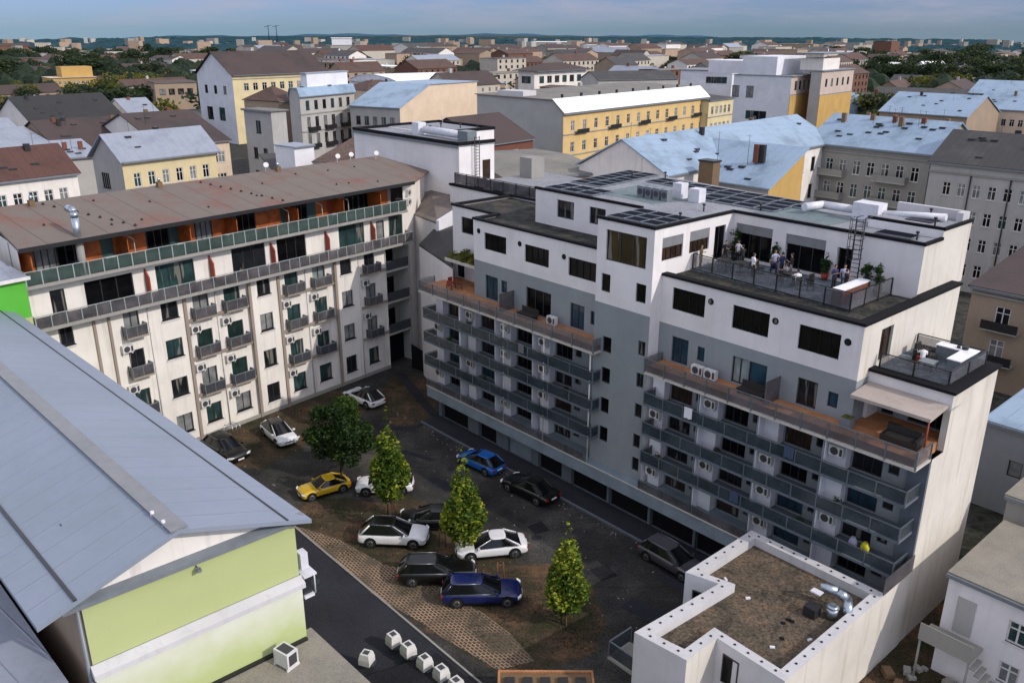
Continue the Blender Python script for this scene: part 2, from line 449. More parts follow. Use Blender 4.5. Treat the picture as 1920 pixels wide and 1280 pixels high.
WCACHE = {}
def window(parent, F, x0, x1, z0, z1, style='dark', pane=None, depth=.16, y=0.0, name=None):
    "frame part with its pane as a sub-part"
    w = round((x1-x0)*20)/20; h = round((z1-z0)*20)/20
    fm, nx, nz, ft = {'dark': ('frame_dark', 2, 1, .07), 'white': ('frame_white', 2, 2, .09), 'door': ('frame_dark', 2, 1, .08), 'ribbon': ('coping_black', 4, 1, .06),
                  'single': ('frame_dark', 1, 1, .07), 'big': ('frame_dark', 3, 1, .07), 'far': ('frame_white', 2, 1, .10), 'doorwhite': ('frame_white', 2, 2, .08),
                  'blank': ('frame_grey', 1, 1, .06)}[style]
    pane = pane or random.choice(['pane_dark', 'pane_dark', 'pane_teal', 'pane_curtain'])
    key = (w, h, style, depth)
    if key not in WCACHE:
        m = MB(); Z = WORLD; e = depth
        xw = (x1-x0); hh = (z1-z0); xw, hh = w, h
        m.box(Z, 0, xw, e-.06, e, 0, ft); m.box(Z, 0, xw, e-.06, e, hh-ft, hh)
        m.box(Z, 0, ft, e-.06, e, ft, hh-ft); m.box(Z, xw-ft, xw, e-.06, e, ft, hh-ft)
        for i in range(1, nx):
            x = ft+(xw-2*ft)*i/nx; m.box(Z, x-ft*.5, x+ft*.5, e-.055, e, ft, hh-ft)
        if nz == 2: m.box(Z, ft, xw-ft, e-.05, e, hh*.66-ft*.4, hh*.66+ft*.4)
        if style in ('white', 'dark'): m.box(Z, -.06, xw+.06, -.07, e, -.07, 0)
        WCACHE[key] = m.mesh('window_frame', fm)
    pk = (w, h, depth, pane)
    if pk not in WCACHE:
        m = MB(); e = depth
        m.quad([(0.02, e-.02, .02), (w-.02, e-.02, .02), (w-.02, e-.02, h-.02), (.02, e-.02, h-.02)])
        WCACHE[pk] = m.mesh('pane', pane)
    o = inst(name or ('glass_door' if 'door' in style else 'window'), WCACHE[key], parent, F.w(x0, y, z0), F.a)
    child('pane', WCACHE[pk], o)
    return o

def ac_unit_mesh():
    if 'ac' in WCACHE: return WCACHE['ac'], WCACHE['acf']
    m = MB(); m.box(WORLD, 0, .85, -.32, 0, 0, .58, 0)
    m.box(WORLD, .06, .12, -.30, -.05, -.12, 0, 0); m.box(WORLD, .70, .76, -.30, -.05, -.12, 0, 0)
    WCACHE['ac'] = m.mesh('air_conditioner', 'ac_white')
    f = MB(); k = 16; c = (.33, -.325, .29)
    f.tube((c[0], -.33, c[2]), (c[0], -.322, c[2]), .235, .235, 20)
    f.box(WORLD, .64, .80, -.326, -.321, .08, .50)
    WCACHE['acf'] = f.mesh('fan_grille', 'ac_grille')
    return WCACHE['ac'], WCACHE['acf']
def ac(parent, F, x, y, z, flip=False):
    a, f = ac_unit_mesh(); o = inst('air_conditioner', a, parent, F.w(x, y, z), F.a)
    child('fan_grille', f, o); return o

def mat_courtyard():
    m, nt, b = new_mat('courtyard_mix')
    def tri(f, a, c, d): return ramp(nt, f, [(.32, a), (.5, c), (.68, d)])
    g = noise(nt, pos(nt), 7, 4, .8); gr = ramp(nt, g, [(.35, .5), (.65, 1.3)])
    asp = tri(noise(nt, pos(nt), .16, 6, .7), (.019, .019, .019), (.042, .041, .039), (.095, .09, .08))
    soil = tri(noise(nt, pos(nt), .30, 6, .7), (.024, .032, .012), (.065, .048, .030), (.175, .10, .058))
    at_ = N(nt, 'ShaderNodeAttribute', attribute_name='soil')
    n2 = noise(nt, pos(nt), .9, 6, .75)
    ad = N(nt, 'ShaderNodeMath', operation='ADD'); L(nt, at_.outputs['Fac'], ad.inputs[0]); L(nt, n2, ad.inputs[1])
    base = mix(nt, ramp(nt, ad.outputs[0], [(.86, 0.0), (.999, 1.0)]), asp, soil)
    trk = noise(nt, pos(nt, (.25, 2.2, 1), (0, 0, -A)), 1.0, 3, .5)       # faint wheel tracks along the yard
    base = mix(nt, ramp(nt, trk, [(.52, 0.0), (.7, .35)]), base, (.018, .018, .018))
    L(nt, mix(nt, 1.0, base, gr, 'MULTIPLY'), b.inputs['Base Color'])
    b.inputs['Roughness'].default_value = .93; b.inputs['Specular IOR Level'].default_value = .2
    bump(nt, b, g, .7, .04)
mat_courtyard()
# ================================================================== right-hand apartment block
O_ = at(971, 857, 0)
RB = Fac(O_[0], O_[1], A)              # x = along the street front, y = depth into the block
SIDE = lambda u: Fac(*RB.w(u, 0)[:2], A+pi/2)      # end walls seen from the right: x = depth
rb = thing('apartment_block', 'long modern white and grey block with stepped roof terraces and glass balconies', 'apartment building', RB.w(10, 4))

# floor levels
ZS, ZD = 3.0, 11.5
FL = [3.0, 5.12, 7.22, 9.35]

# --- lower facades behind the balconies
def flat_bays(F, x0, x1, z0, h, pitch, seed):
    rnd = random.Random(seed); holes = []; spec = []
    x = x0+.25
    while x+pitch*.8 < x1:
        spec.append(('panel', x, x+.95, z0+.12, z0+h-.25))
        holes.append((x+1.05, x+2.75, z0+.08, z0+h-.16)); spec.append(('door', x+1.05, x+2.75, z0+.08, z0+h-.16))
        if x+3.4 < x1:
            holes.append((x+3.05, x+3.65, z0+.55, z0+h-.2)); spec.append(('small', x+3.05, x+3.65, z0+.55, z0+h-.2))
        x += pitch
    return holes, spec
def apartment_rows(x0, x1, pitch, seed, levels):
    for k, z0 in enumerate(levels):
        h = (levels+[ZD])[k+1]-z0 if k+1 <= len(levels)-1 else ZD-.15-z0
        holes, spec = flat_bays(RB, x0, x1, z0, h, pitch, seed+k)
        m = MB(); wallpanel(m, RB, x0, x1, z0, z0+h, holes, .14, 0, 1.0); m.build('wall', 'wall_grey', rb)
        for j, (t, a, b, c, d) in enumerate(spec):
            if t == 'panel':
                q = MB(); q.box(RB, a, b, .42, .998, z0+.02, z0+h-.17); q.build('store_cupboard', 'white_panel', rb)
                if (j//3+k) % 2 == 0 or random.random() < .35: ac(rb, RB, a+.05, .41, z0+.85)
            elif t == 'door': window(rb, RB, a, b, c, d, 'big', random.choice(['pane_dark', 'pane_blue', 'pane_black', 'pane_black', 'pane_dark', 'pane_brown', 'pane_black']), .14, 1.0, 'glass_door')
            else: window(rb, RB, a, b, c, d, 'single', 'pane_dark', .14, 1.0)
apartment_rows(-11.2, 7.8, 4.35, 3, FL)
apartment_rows(12.6, 30.6, 4.2, 9, FL)

# --- deck storey (grey) and white storey above
def px_rects(F, y, lst):
    out = []
    for (x0, x1, y0, y1) in lst:
        ym = (y0+y1)/2; xm = (x0+x1)/2
        out.append((F.px(x0, ym, y)[0], F.px(x1, ym, y)[0], F.px(xm, y1, y)[1], F.px(xm, y0, y)[1]))
    return out
def storey(F, x0, x1, z0, z1, y, mat, wins, base=None):
    m = MB(); wallpanel(m, F, x0, x1, z0, z1, [w[:4] for w in wins], .16, 0, y); o = m.build('wall', mat, base or rb)
    for w in wins: window(base or rb, F, *w[:4], w[4], w[5], .16, y)
# left wing
storey(RB, -6.4, 7.8, ZD, 14.95, 1.0, 'wall_grey', [(-5.0, -3.5, 12.02, 13.95, 'door', 'pane_blue'), (-3.1, -2.4, 12.9, 13.9, 'single', 'pane_blue'), (-.2, 2.5, 12.02, 14.0, 'big', 'pane_black'), (4.5, 5.9, 12.02, 13.85, 'door', 'pane_blue'), (6.5, 7.1, 12.7, 13.7, 'single', 'pane_blue')])
storey(RB, -6.4, 7.8, 14.95, 18.25, 1.0, 'white_render', [(-5.1, -2.5, 16.0, 17.35, 'ribbon', 'pane_black'), (-.4, 2.2, 15.9, 17.25, 'ribbon', 'pane_black'), (4.2, 6.9, 15.8, 17.15, 'ribbon', 'pane_black')])
storey(RB, -12.1, -6.4, 14.9, 18.25, 3.3, 'white_render', [(-10.9, -9.3, 16.0, 17.4, 'single', 'pane_black')])
storey(RB, -12.1, -6.4, ZD, 14.9, 3.3, 'white_render', [(-11.6, -10.6, 12.0, 13.7, 'door', 'pane_dark'), (-9.2, -7.2, 12.0, 13.7, 'big', 'pane_black')])
m = MB(); m.quad([RB.w(-6.4, 1, ZD), RB.w(-6.4, 3.3, ZD), RB.w(-6.4, 3.3, 18.25), RB.w(-6.4, 1, 18.25)])
m.quad([RB.w(-12.1, 3.3, 0), RB.w(-12.1, 10, 0), RB.w(-12.1, 10, 18.25), RB.w(-12.1, 3.3, 18.25)])
m.quad([RB.w(-11.2, 1, 0), RB.w(-11.2, 3.3, 0), RB.w(-11.2, 3.3, ZD), RB.w(-11.2, 1, ZD)])
m.quad([RB.w(-12.1, 10, 0), RB.w(7.8, 10, 0), RB.w(7.8, 10, 18.25), RB.w(-12.1, 10, 18.25)])
m.build('wall', 'white_render', rb)
# tower: grey shaft, white head
tw_low = []
for zc in (12.65, 10.4, 8.15, 5.95): tw_low.append((8.62, 9.42, zc-1.13, zc, 'single', 'pane_black'))
for zc in (13.15, 10.9, 8.7, 6.45, 4.7): tw_low.append((11.75, 12.35, zc-1.0, zc, 'single', 'pane_dark'))
storey(RB, 7.8, 12.6, ZS, 14.95, 0.0, 'wall_grey', tw_low)
storey(RB, 7.8, 12.6, 14.95, 20.65, 0.0, 'white_render', [(8.6, 12.0, 17.95, 20.0, 'big', 'pane_brown'), (8.3, 9.1, 15.75, 17.0, 'single', 'pane_black'), (11.3, 12.15, 15.7, 16.95, 'single', 'pane_black')])
S = SIDE(12.6)
m = MB(); wallpanel(m, S, 0, 1.0, ZS, 14.5, (), 0, 0); m.build('wall', 'white_render', rb)
m = MB(); wallpanel(m, S, 0, 8.3, 14.5, 20.65, [(.8, 2.9, 18.45, 19.95), (3.6, 5.7, 18.5, 19.95), (6.3, 7.5, 17.6, 19.9)], .16); m.build('wall', 'white_render', rb)
for (a, b) in ((.8, 2.9), (3.6, 5.7)):
    window(rb, S, a, b, 18.47, 19.95, 'ribbon', 'pane_brown')
    q = MB(); q.box(S, a+.02, b-.02, .02, .07, 19.3, 19.94); q.build('roller_shutter', 'shutter_grey', rb)
window(rb, S, 6.3, 7.5, 17.6, 19.9, 'door', 'pane_black')
m = MB(); m.quad([RB.w(7.8, 0, ZS), RB.w(7.8, 4.6, ZS), RB.w(7.8, 4.6, 20.65), RB.w(7.8, 0, 20.65)]); m.build('wall', 'white_render', rb)
# right wing
storey(RB, 12.6, 26.1, ZD, 14.45, 1.0, 'wall_grey', [(13.7, 15.0, 12.02, 13.75, 'door', 'pane_blue'), (15.7, 16.25, 12.65, 13.6, 'single', 'pane_blue'), (18.3, 19.4, 12.02, 13.7, 'door', 'pane_pale'), (19.46, 20.7, 12.02, 13.7, 'single', 'pane_blue'), (22.7, 23.95, 12.02, 13.65, 'door', 'pane_dark'), (24.6, 25.2, 12.5, 13.4, 'single', 'pane_blue')])
storey(RB, 12.6, 26.1, 14.45, 17.6, 1.0, 'white_render', [(13.5, 16.0, 15.5, 16.95, 'ribbon', 'pane_black'), (18.0, 20.5, 15.4, 16.85, 'ribbon', 'pane_black'), (22.4, 24.9, 15.3, 16.75, 'ribbon', 'pane_black')])
q = SIDE(26.1); m = MB(); wallpanel(m, q, 1.0, 2.3, ZD, 14.4); m.build('wall', 'wall_grey', rb)
m = MB(); wallpanel(m, q, 1.0, 13.0, 14.4, 17.6, [(3.1, 4.5, 14.98, 16.9)], .2); m.build('wall', 'end_wall', rb)
window(rb, q, 3.1, 4.5, 14.98, 16.9, 'door', 'pane_brown', .2)
m = MB(); wallpanel(m, q, 8.0, 13.0, 0, 14.4); m.build('wall', 'end_wall', rb)
m = MB(); m.quad([RB.w(26.1, 13, 0), RB.w(12.6, 13, 0), RB.w(12.6, 13, 17.6), RB.w(26.1, 13, 17.6)]); m.build('wall', 'white_render', rb)
# top storey, right part
R_F = 8.3
m = MB(); big = [(12.9, 15.7, 17.6, 19.95), (16.7, 19.5, 17.6, 19.85), (20.3, 21.3, 17.6, 19.6)]
wallpanel(m, RB, 12.6, 25.5, 17.4, 20.6, big, .3, 0, R_F); m.build('wall', 'white_render', rb)
for i, w in enumerate(big[:2]):
    window(rb, RB, *w, 'big', 'pane_black', .3, R_F)
    q = MB(); q.box(RB, w[0]+.03, w[1]-.03, R_F+.05, R_F+.12, w[3]-.62, w[3]-.02); q.build('roller_shutter', 'shutter_grey', rb)
window(rb, RB, *big[2], 'door', 'pane_black', .3, R_F)
m = MB(); q = SIDE(25.5); wallpanel(m, q, R_F, 10.6, 17.4, 20.6); wallpanel(m, q, 10.6, 14.6, 17.4, 21.15); m.build('wall', 'end_wall', rb)
m = MB(); m.quad([RB.w(25.5, 10.6, 20.6), RB.w(20.9, 10.6, 20.6), RB.w(20.9, 10.6, 21.15), RB.w(25.5, 10.6, 21.15)][::-1]); m.build('wall', 'white_render', rb)
# top storey, left part
storey(RB, -3.1, 7.8, 17.9, 20.65, 4.6, 'white_render', [(-.7, 1.1, 18.75, 20.1, 'single', 'pane_dark'), (2.7, 4.3, 18.8, 20.05, 'single', 'pane_dark')])
m = MB(); m.quad([RB.w(-3.1, 4.6, 17.9), RB.w(-4.6, 17.2, 17.9), RB.w(-4.6, 17.2, 20.65), RB.w(-3.1, 4.6, 20.65)]); m.build('wall', 'white_render', rb)
m = MB(); m.quad([RB.w(12.6, 15.4, 12), RB.w(-4.6, 17.2, 12), RB.w(-4.6, 17.2, 20.65), RB.w(12.6, 15.4, 20.65)]); m.quad([RB.w(25.5, 14.6, 12), RB.w(12.6, 15.4, 12), RB.w(12.6, 15.4, 20.6), RB.w(25.5, 14.6, 20.6)]); m.build('wall', 'white_render', rb)
# portholes
for (x, y, v) in ((1333, 564, 1), (1454, 600, 1), (1590, 639, 1), (897, 433, 1), (974, 457, 1), (1057, 481, 1)):
    a, z = RB.px(x, y, v); m = MB(); m.tube(RB.w(a, v-.03, z), RB.w(a, v+.02, z), .20, .20, 20, 0); m.tube(RB.w(a, v-.05, z), RB.w(a, v-.031, z), .13, .13, 16, 1); m.build('round_vent', ['coping_black', 'pane_dark'], rb)

# --- roofs
m = MB()
m.prism([(7.83, .03), (12.57, .03), (12.57, 8.3), (12.57, 15.37), (-4.56, 17.17), (-3.07, 4.63), (7.83, 4.63)], 20.45, 20.66, 0, RB); m.build('roof', 'membrane', rb)
m = MB(); m.prism([(12.571, 8.33), (25.47, 8.33), (25.47, 10.57), (20.9, 10.57), (20.9, 14.77), (12.571, 15.37)], 20.4, 20.655, 0, RB); m.build('roof', 'membrane', rb)
m = MB(); m.prism([(20.93, 10.63), (25.47, 10.63), (25.47, 14.57), (20.93, 14.77)], 20.4, 21.2, 0, RB); m.build('roof', 'membrane', rb)
m = MB(); m.prism([(1.8, 6.6), (7.2, 6.2), (8.4, 10.6), (1.2, 12.6)], 20.665, 20.672, 0, RB); m.prism([(13.6, 9.1), (19.2, 9.1), (19.4, 11.6), (14.6, 13.6)], 20.662, 20.67, 0, RB); m.build('roof_membrane', 'membrane_green', rb)
m = MB()
def cop(x0, x1, y0, y1, z, h=.12): m.box(RB, x0, x1, y0, y1, z-.06, z+h)
cop(7.72, 12.68, -.08, .14, 20.66); cop(12.46, 12.68, .141, 8.22, 20.66); cop(12.461, 25.58, 8.221, 8.44, 20.655); cop(25.38, 25.58, 8.441, 10.6, 20.655)
cop(-3.18, 7.719, 4.52, 4.7, 20.66); cop(20.8, 25.58, 10.601, 10.8, 21.2); cop(25.38, 25.58, 10.801, 14.6, 21.2)
m.build('roof_coping', 'coping_black', rb)
m = MB(); m.box(RB, 20.9, 25.3, 14.3, 14.6, 20.7, 21.75); m.box(RB, 24.9, 25.3, 13.6, 14.29, 20.7, 21.75); m.build('parapet', 'parapet_white', rb)
# left terrace
m = MB(); m.prism([(-6.37, 1.04), (7.77, 1.04), (7.77, 4.57), (-3.13, 4.57), (-3.73, 9.97), (-12.07, 9.97), (-12.07, 3.34), (-6.37, 3.34)], 17.8, 18.0, 0, RB); m.build('terrace_floor', 'terrace_gravel', rb)
m = MB(); cop(-6.5, 7.8, .9, 1.25, 18.24, .1); cop(-6.5, -6.1, 1.251, 3.2, 18.24, .1); cop(-12.2, -6.1, 3.201, 3.55, 18.24, .1); cop(-12.2, -11.85, 3.551, 10, 18.24, .1); cop(-12.2, -3.6, 9.75, 10.1, 18.25, .1)
m.build('terrace_coping', 'coping_black', rb)
# right terrace
m = MB(); m.prism([(12.63, 1.04), (26.06, 1.04), (26.06, 8.27), (12.63, 8.27)], 17.2, 17.4, 0, RB); m.build('terrace_floor', 'terrace_gravel', rb)
m = MB(); m.prism([(12.62, 3.85), (24.0, 3.2), (24.0, 8.28), (12.62, 8.28)], 17.404, 17.47, 0, RB); m.build('terrace_tiles', 'tile_terrace', rb)
m = MB(); cop(12.6, 26.2, .9, 1.45, 17.6, .1); cop(25.6, 26.2, 1.451, 8.3, 17.6, .1); cop(25.52, 26.2, 8.301, 13.05, 17.6, .1); m.build('terrace_coping', 'coping_black', rb)

# --- annex with the small corner terrace
an = []
m = MB(); m.quad([RB.w(26.1, 2.3, 13.95), RB.w(30.6, 2.3, 13.95), RB.w(30.6, 2.3, 14.8), RB.w(26.1, 2.3, 14.8)]); m.build('wall', 'white_render', rb)
m = MB(); wallpanel(m, RB, 26.1, 30.6, ZD, 13.95, [(26.5, 27.2, 12.0, 13.5), (28.0, 30.2, 12.0, 13.6)], .2, 0, 3.6); m.build('wall', 'wall_grey', rb)
window(rb, RB, 26.5, 27.2, 12.0, 13.5, 'single', 'pane_black', .2, 3.6); window(rb, RB, 28.0, 30.2, 12.0, 13.6, 'big', 'pane_black', .2, 3.6)
m = MB(); m.prism([(26.1, 2.3), (30.6, 2.3), (30.6, 3.6), (26.1, 3.6)], 13.8, 13.95, 0, RB); m.prism([(26.1, 2.3), (26.3, 2.3), (26.3, 3.6), (26.1, 3.6)], ZD, 13.8, 0, RB); m.build('soffit', 'white_render', rb)
E_ = SIDE(30.6)
m = MB(); wallpanel(m, E_, 1.0, 8.1, 0, ZD); wallpanel(m, E_, 2.3, 8.1, ZD, 14.8); m.box(RB, 30.25, 30.59, 2.32, 3.6, ZD, 13.79)
m.quad([RB.w(30.6, 8.1, 0), RB.w(26.1, 8.1, 0), RB.w(26.1, 8.1, 14.8), RB.w(30.6, 8.1, 14.8)])
m.build('end_wall', 'end_wall', rb)
m = MB(); m.box(RB, 30.61, 30.645, -1.98, 1.0, 0, 4.78); m.build('end_wall', 'end_wall', rb)
m = MB(); m.box(RB, 29.55, 30.58, .86, .999, 3.0, ZD-.2); m.build('wall', 'wall_grey_dark', rb)
m = MB(); m.prism([(26.13, 2.34), (30.56, 2.34), (30.56, 8.06), (26.13, 8.06)], 14.55, 14.75, 0, RB); m.build('terrace_floor', 'tile_terrace', rb)
m = MB(); cop(26.11, 30.72, 2.15, 2.85, 14.8, .1); cop(29.95, 30.72, 2.851, 8.2, 14.8, .1); cop(26.11, 29.949, 7.85, 8.2, 14.8, .1); m.build('terrace_coping', 'coping_black', rb)
m = MB(); m.prism([(26.2, .25), (30.45, .25), (30.45, 2.28), (26.2, 2.28)], [13.75, 13.75, 13.95, 13.95], [13.93, 13.93, 14.13, 14.13], 0, RB); m.build('canopy', 'canopy_top', rb)
q = MB(); q.tube(RB.w(30.3, .5, ZD), RB.w(30.3, .5, 13.8), .05, .05, 8); q.build('canopy_post', 'red_fin', rb)

# --- skirt slab and garages
m = MB(); m.prism([(-11.0, -.8), (30.6, -.8), (30.6, 1.0), (-11.0, 1.0)], 2.85, 3.0, 0, RB); m.box(RB, -11.0, 30.6, -.8, -.62, 2.05, 2.85); m.box(RB, -11.0, -10.8, -.619, .9, 2.05, 2.85)
m.build('canopy_skirt', 'skirt_grey', rb)
m = MB(); m.box(RB, -11.0, 30.6, -.86, -.78, 3.0, 3.06); m.build('gutter', 'canopy_edge', rb)
gar = [(-10.0, -6.3), (-4.9, -2.6), (2.4, 5.0), (6.0, 9.6), (9.8, 13.4), (13.6, 17.2), (17.4, 21.0), (21.2, 24.8)]
m = MB(); wallpanel(m, RB, -10.4, 30.6, 0, 2.84, [(a, b, 0.02, 2.75) for a, b in gar]+[(-1.2, 1.6, .02, 2.2)], .35, 0, 0.0); m.build('wall', 'wall_grey_dark', rb)
m = MB(); m.quad([RB.w(-10.4, 1.0, 0), RB.w(-10.4, 0, 0), RB.w(-10.4, 0, 2.84), RB.w(-10.4, 1, 2.84)]); m.build('wall', 'wall_grey_dark', rb)
for a, b in gar:
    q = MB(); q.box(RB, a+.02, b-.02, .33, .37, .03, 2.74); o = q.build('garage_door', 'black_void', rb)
q = MB(); q.box(RB, -1.18, 1.58, .25, .34, .03, 2.19); q.build('garage_door', 'skirt_grey', rb)

# --- balconies
def rail_run(parent, F, pts, z, h, pitch, glassmat, panel_t=.02, post=.035, rail='handrail'):
    "posts, infill panels and a top rail along a polyline; every post and panel a sub-part"
    for (a, b) in zip(pts, pts[1:]):
        p = F.w(*a); q = F.w(*b); ln = hypot(q[0]-p[0], q[1]-p[1]); ang = atan2(q[1]-p[1], q[0]-p[0]); K = Fac(p[0], p[1], ang)
        n = max(1, round(ln/pitch)); st = ln/n
        for i in range(n):
            m = MB(); m.box(K, i*st+post, (i+1)*st-post, -.01, panel_t-.01, z+.08, z+h-.05); m.build('rail_panel', glassmat, parent)
            m = MB(); m.box(K, i*st-post, i*st+post, -.04, .04, z-.1, z+h); m.build('rail_post', rail, parent)
        m = MB(); m.box(K, n*st-post, n*st+post, -.04, .04, z-.1, z+h); m.build('rail_post', rail, parent)
        m = MB(); m.box(K, 0, ln, -.035, .035, z+h, z+h+.05); m.build('handrail', rail, parent)
def balcony(x0, x1, z, gm, y=-.8, ends=True, rail='handrail', h=.76, pitch=1.58, deck=None):
    m = MB(); m.box(RB, x0, x1, y, .998, z-.14, z); o = m.build('balcony', 'wall_grey_dark' if deck is None else 'canopy_edge', rb)
    pts = [(x0, .9)] if ends else []
    pts += [(x0, y+.04), (x1-.02, y+.04)]+([(x1-.02, .85)] if ends else [])
    rail_run(o, RB, pts, z, h, pitch, gm, rail=rail)
    if deck:
        q = MB(); q.prism(deck, z+.004, z+.43, 0, RB); q.build('wooden_deck', 'wood_deck', o)
    return o
for z in FL[1:]:
    balcony(-11.2, 8.55, z, 'rail_glass', pitch=2.1); balcony(13.1, 30.35, z, 'rail_glass')
bl = balcony(-11.8, 8.5, ZD+.02, 'rail_clear', deck=[(-11.6, -.6), (8.3, -.6), (8.3, .98), (-11.6, .98)], ends=False, pitch=2.1, h=.90)
br_ = balcony(13.0, 30.55, ZD+.02, 'rail_clear', deck=[(13.1, -.6), (30.35, -.6), (30.35, .98), (13.1, .98)], ends=False, h=.90)
for o, x in ((bl, 8.48), (br_, 30.5), (bl, -11.75), (br_, 13.03)): rail_run(o, RB, [(x, -.76), (x, .95)], ZD+.02, .90, 1.7, 'rail_clear')
m = MB(); m.prism([(-11.6, .999), (-6.41, .999), (-6.41, 3.28), (-11.6, 3.28)], ZD-.1, ZD+.455, 0, RB); m.build('wooden_deck', 'wood_deck', rb)
m = MB(); m.prism([(26.12, .999), (30.24, .999), (30.24, 3.58), (26.12, 3.58)], ZD-.1, ZD+.455, 0, RB); m.build('wooden_deck', 'wood_deck', rb)
for x0, x1 in ((-11.0, 7.9), (13.0, 22.0)):
    o = MB(); o.box(RB, x0, x1, -.74, -.70, 3.0, 3.05); o = o.build('low_railing', 'handrail', rb)
    rail_run(o, RB, [(x0, -.72), (x1, -.72)], 3.02, .62, 2.0, 'rail_smoke')
# thin steel columns and partitions along the fronts
for x in (-6.3, -.9, 3.6, 8.2):
    m = MB(); m.tube(RB.w(x, -.70, 3.0), RB.w(x, -.70, ZD-.15), .05, .05, 8); m.build('downpipe', 'frame_white' if x > -7 else 'frame_grey', rb)
for x in (17.3, 21.5, 25.6):
    m = MB(); m.tube(RB.w(x, -.72, 3.0), RB.w(x, -.72, ZD-.15), .035, .035, 8); m.build('downpipe', 'frame_grey', rb)
for (x, z0) in ((-1.6, ZD), (21.6, ZD)):
    m = MB(); m.box(RB, x, x+.05, -.5, .98, z0+.46, z0+1.9); m.build('partition_screen', 'rail_smoke', rb)
for x in (17.0, 21.2, 25.4, -7.0, -2.6, 1.75):
    for z in FL[0:]: 
        m = MB(); m.box(RB, x-.04, x+.04, -.1, .85, z, z+1.9); m.build('partition_screen', 'white_panel', rb)

# --- roof terrace railings
def open_rail(pts, z, h, pitch, glassm='rail_clear', name='railing', parent=None):
    p = parent or rb
    base = MB(); a, b = pts[0], pts[1]
    for (a, b) in zip(pts, pts[1:]):
        P = RB.w(*a); Q = RB.w(*b); ang = atan2(Q[1]-P[1], Q[0]-P[0]); K = Fac(P[0], P[1], ang); ln = hypot(Q[0]-P[0], Q[1]-P[1])
        base.box(K, 0, ln, -.03, .03, z, z+.06)
    o = base.build(name, 'dark_metal', p)
    rail_run(o, RB, pts, z, h, pitch, glassm, rail='dark_metal')
open_rail([(12.7, 3.95), (24.1, 3.15), (24.1, 8.0)], 17.47, 1.0, 1.7)
open_rail([(26.3, 3.0), (30.0, 3.0), (30.0, 7.7), (26.2, 7.7)], 14.76, .85, 1.9)
# ladder up to the roof
m = MB()
for x in (21.45, 22.0): m.tube(RB.w(x, 7.9, 17.5), RB.w(x, 7.9, 21.7), .035, .035, 6); m.tube(RB.w(x, 7.9, 21.7), RB.w(x, 8.7, 21.7), .03, .03, 6)
for i in range(14): m.tube(RB.w(21.45, 7.9, 17.8+i*.28), RB.w(22.0, 7.9, 17.8+i*.28), .022, .022, 6)
for i in range(5):
    z = 19.3+i*.6; pts = [RB.w(21.72+.42*cos(t), 7.55+.42*sin(t), z) for t in [pi*1.0+k*pi/6 for k in range(7)]]; pts = [RB.w(21.35, 7.9, z)]+pts+[RB.w(22.1, 7.9, z)]; m.path(pts, .022, 5)
for t in (200, 250, 290, 340): m.tube(RB.w(21.72+.42*cos(radians(t)), 7.55+.42*sin(radians(t)), 19.3), RB.w(21.72+.42*cos(radians(t)), 7.55+.42*sin(radians(t)), 21.7), .02, .02, 5)
m.build('ladder', 'dark_metal', rb)

# --- solar panels: each one a part
SOL = None
def solar(x, y, w=1.55, d=.95, z=20.68):
    global SOL
    key = ('sol', w, d)
    if key not in WCACHE:
        m = MB(); m.box(WORLD, 0, w, 0, d, .03, .09, 0)
        k = 8
        for (a, b, c, e) in ((0, w, -.03, .0), (0, w, d, d+.03), (-.03, 0, -.03, d+.03), (w, w+.03, -.03, d+.03)): m.box(WORLD, a, b, c, e, .02, .10, 1)
        WCACHE[key] = m.mesh('solar_panel', ['solar_cells', 'steel'])
    inst('solar_panel', WCACHE[key], rb, RB.w(x, y, z), A)
for i in range(3):
    for j in range(3): solar(8.15+i*1.42, .55+j*1.2, 1.3, 1.05)
for i in range(3):
    for j in range(2): solar(-2.6+i*1.7, 5.2+j*1.25, 1.55, 1.1)
for j in range(7): 
    for i in range(2): solar(-3.1+i*1.7-j*.13, 8.5+j*1.17, 1.55, 1.0)
for i in range(9):
    for j in range(2):
        if 15.9-j*1.15 > 13: solar(.8+i*1.7, 13.2+j*1.15-i*.1, 1.55, 1.0)
for i in range(4): solar(7.9+i*1.7, 11.2, 1.55, 1.0); solar(7.9+i*1.7, 10.0, 1.55, 1.0)
solar(22.2, 8.9, 2.2, 1.2); 
m = MB(); m.box(RB, 22.6, 24.2, 11.8, 13.2, 21.2, 21.26); m.build('skylight', 'pane_black', rb)
# roof plant: condensers, duct with box, small vents
for k in range(4):
    m = MB(); m.box(RB, 4.6+k*.75, 5.15+k*.75, 7.6, 8.2, 20.67, 21.5, 0); o = m.build('roof_condenser', 'frame_grey', rb)
    q = MB(); q.tube(RB.w(4.87+k*.75, 7.59, 21.1), RB.w(4.87+k*.75, 7.57, 21.1), .22, .22, 14); q.build('fan_grille', 'ac_grille', o)
for (x, y, w, d, h) in ((6.6, 9.2, .8, .8, 1.1), (8.3, 8.9, .9, .8, .95)):
    m = MB(); m.box(RB, x, x+w, y, y+d, 20.67, 20.67+h); m.build('roof_unit', 'duct_white', rb)
m = MB(); pts = [RB.w(16.2, 11.0, 21.15), RB.w(16.6, 12.7, 21.15), RB.w(18.9, 12.7, 21.15)]
m.path(pts, .27, 12); m.tube(RB.w(19.9, 12.7, 21.1), RB.w(24.6, 12.9, 21.5), .22, .22, 12); m.build('roof_duct', 'duct_white', rb)
m = MB(); m.box(RB, 19.1, 20.8, 11.9, 13.1, 20.66, 21.8); m.build('air_handling_unit', 'duct_white', rb)
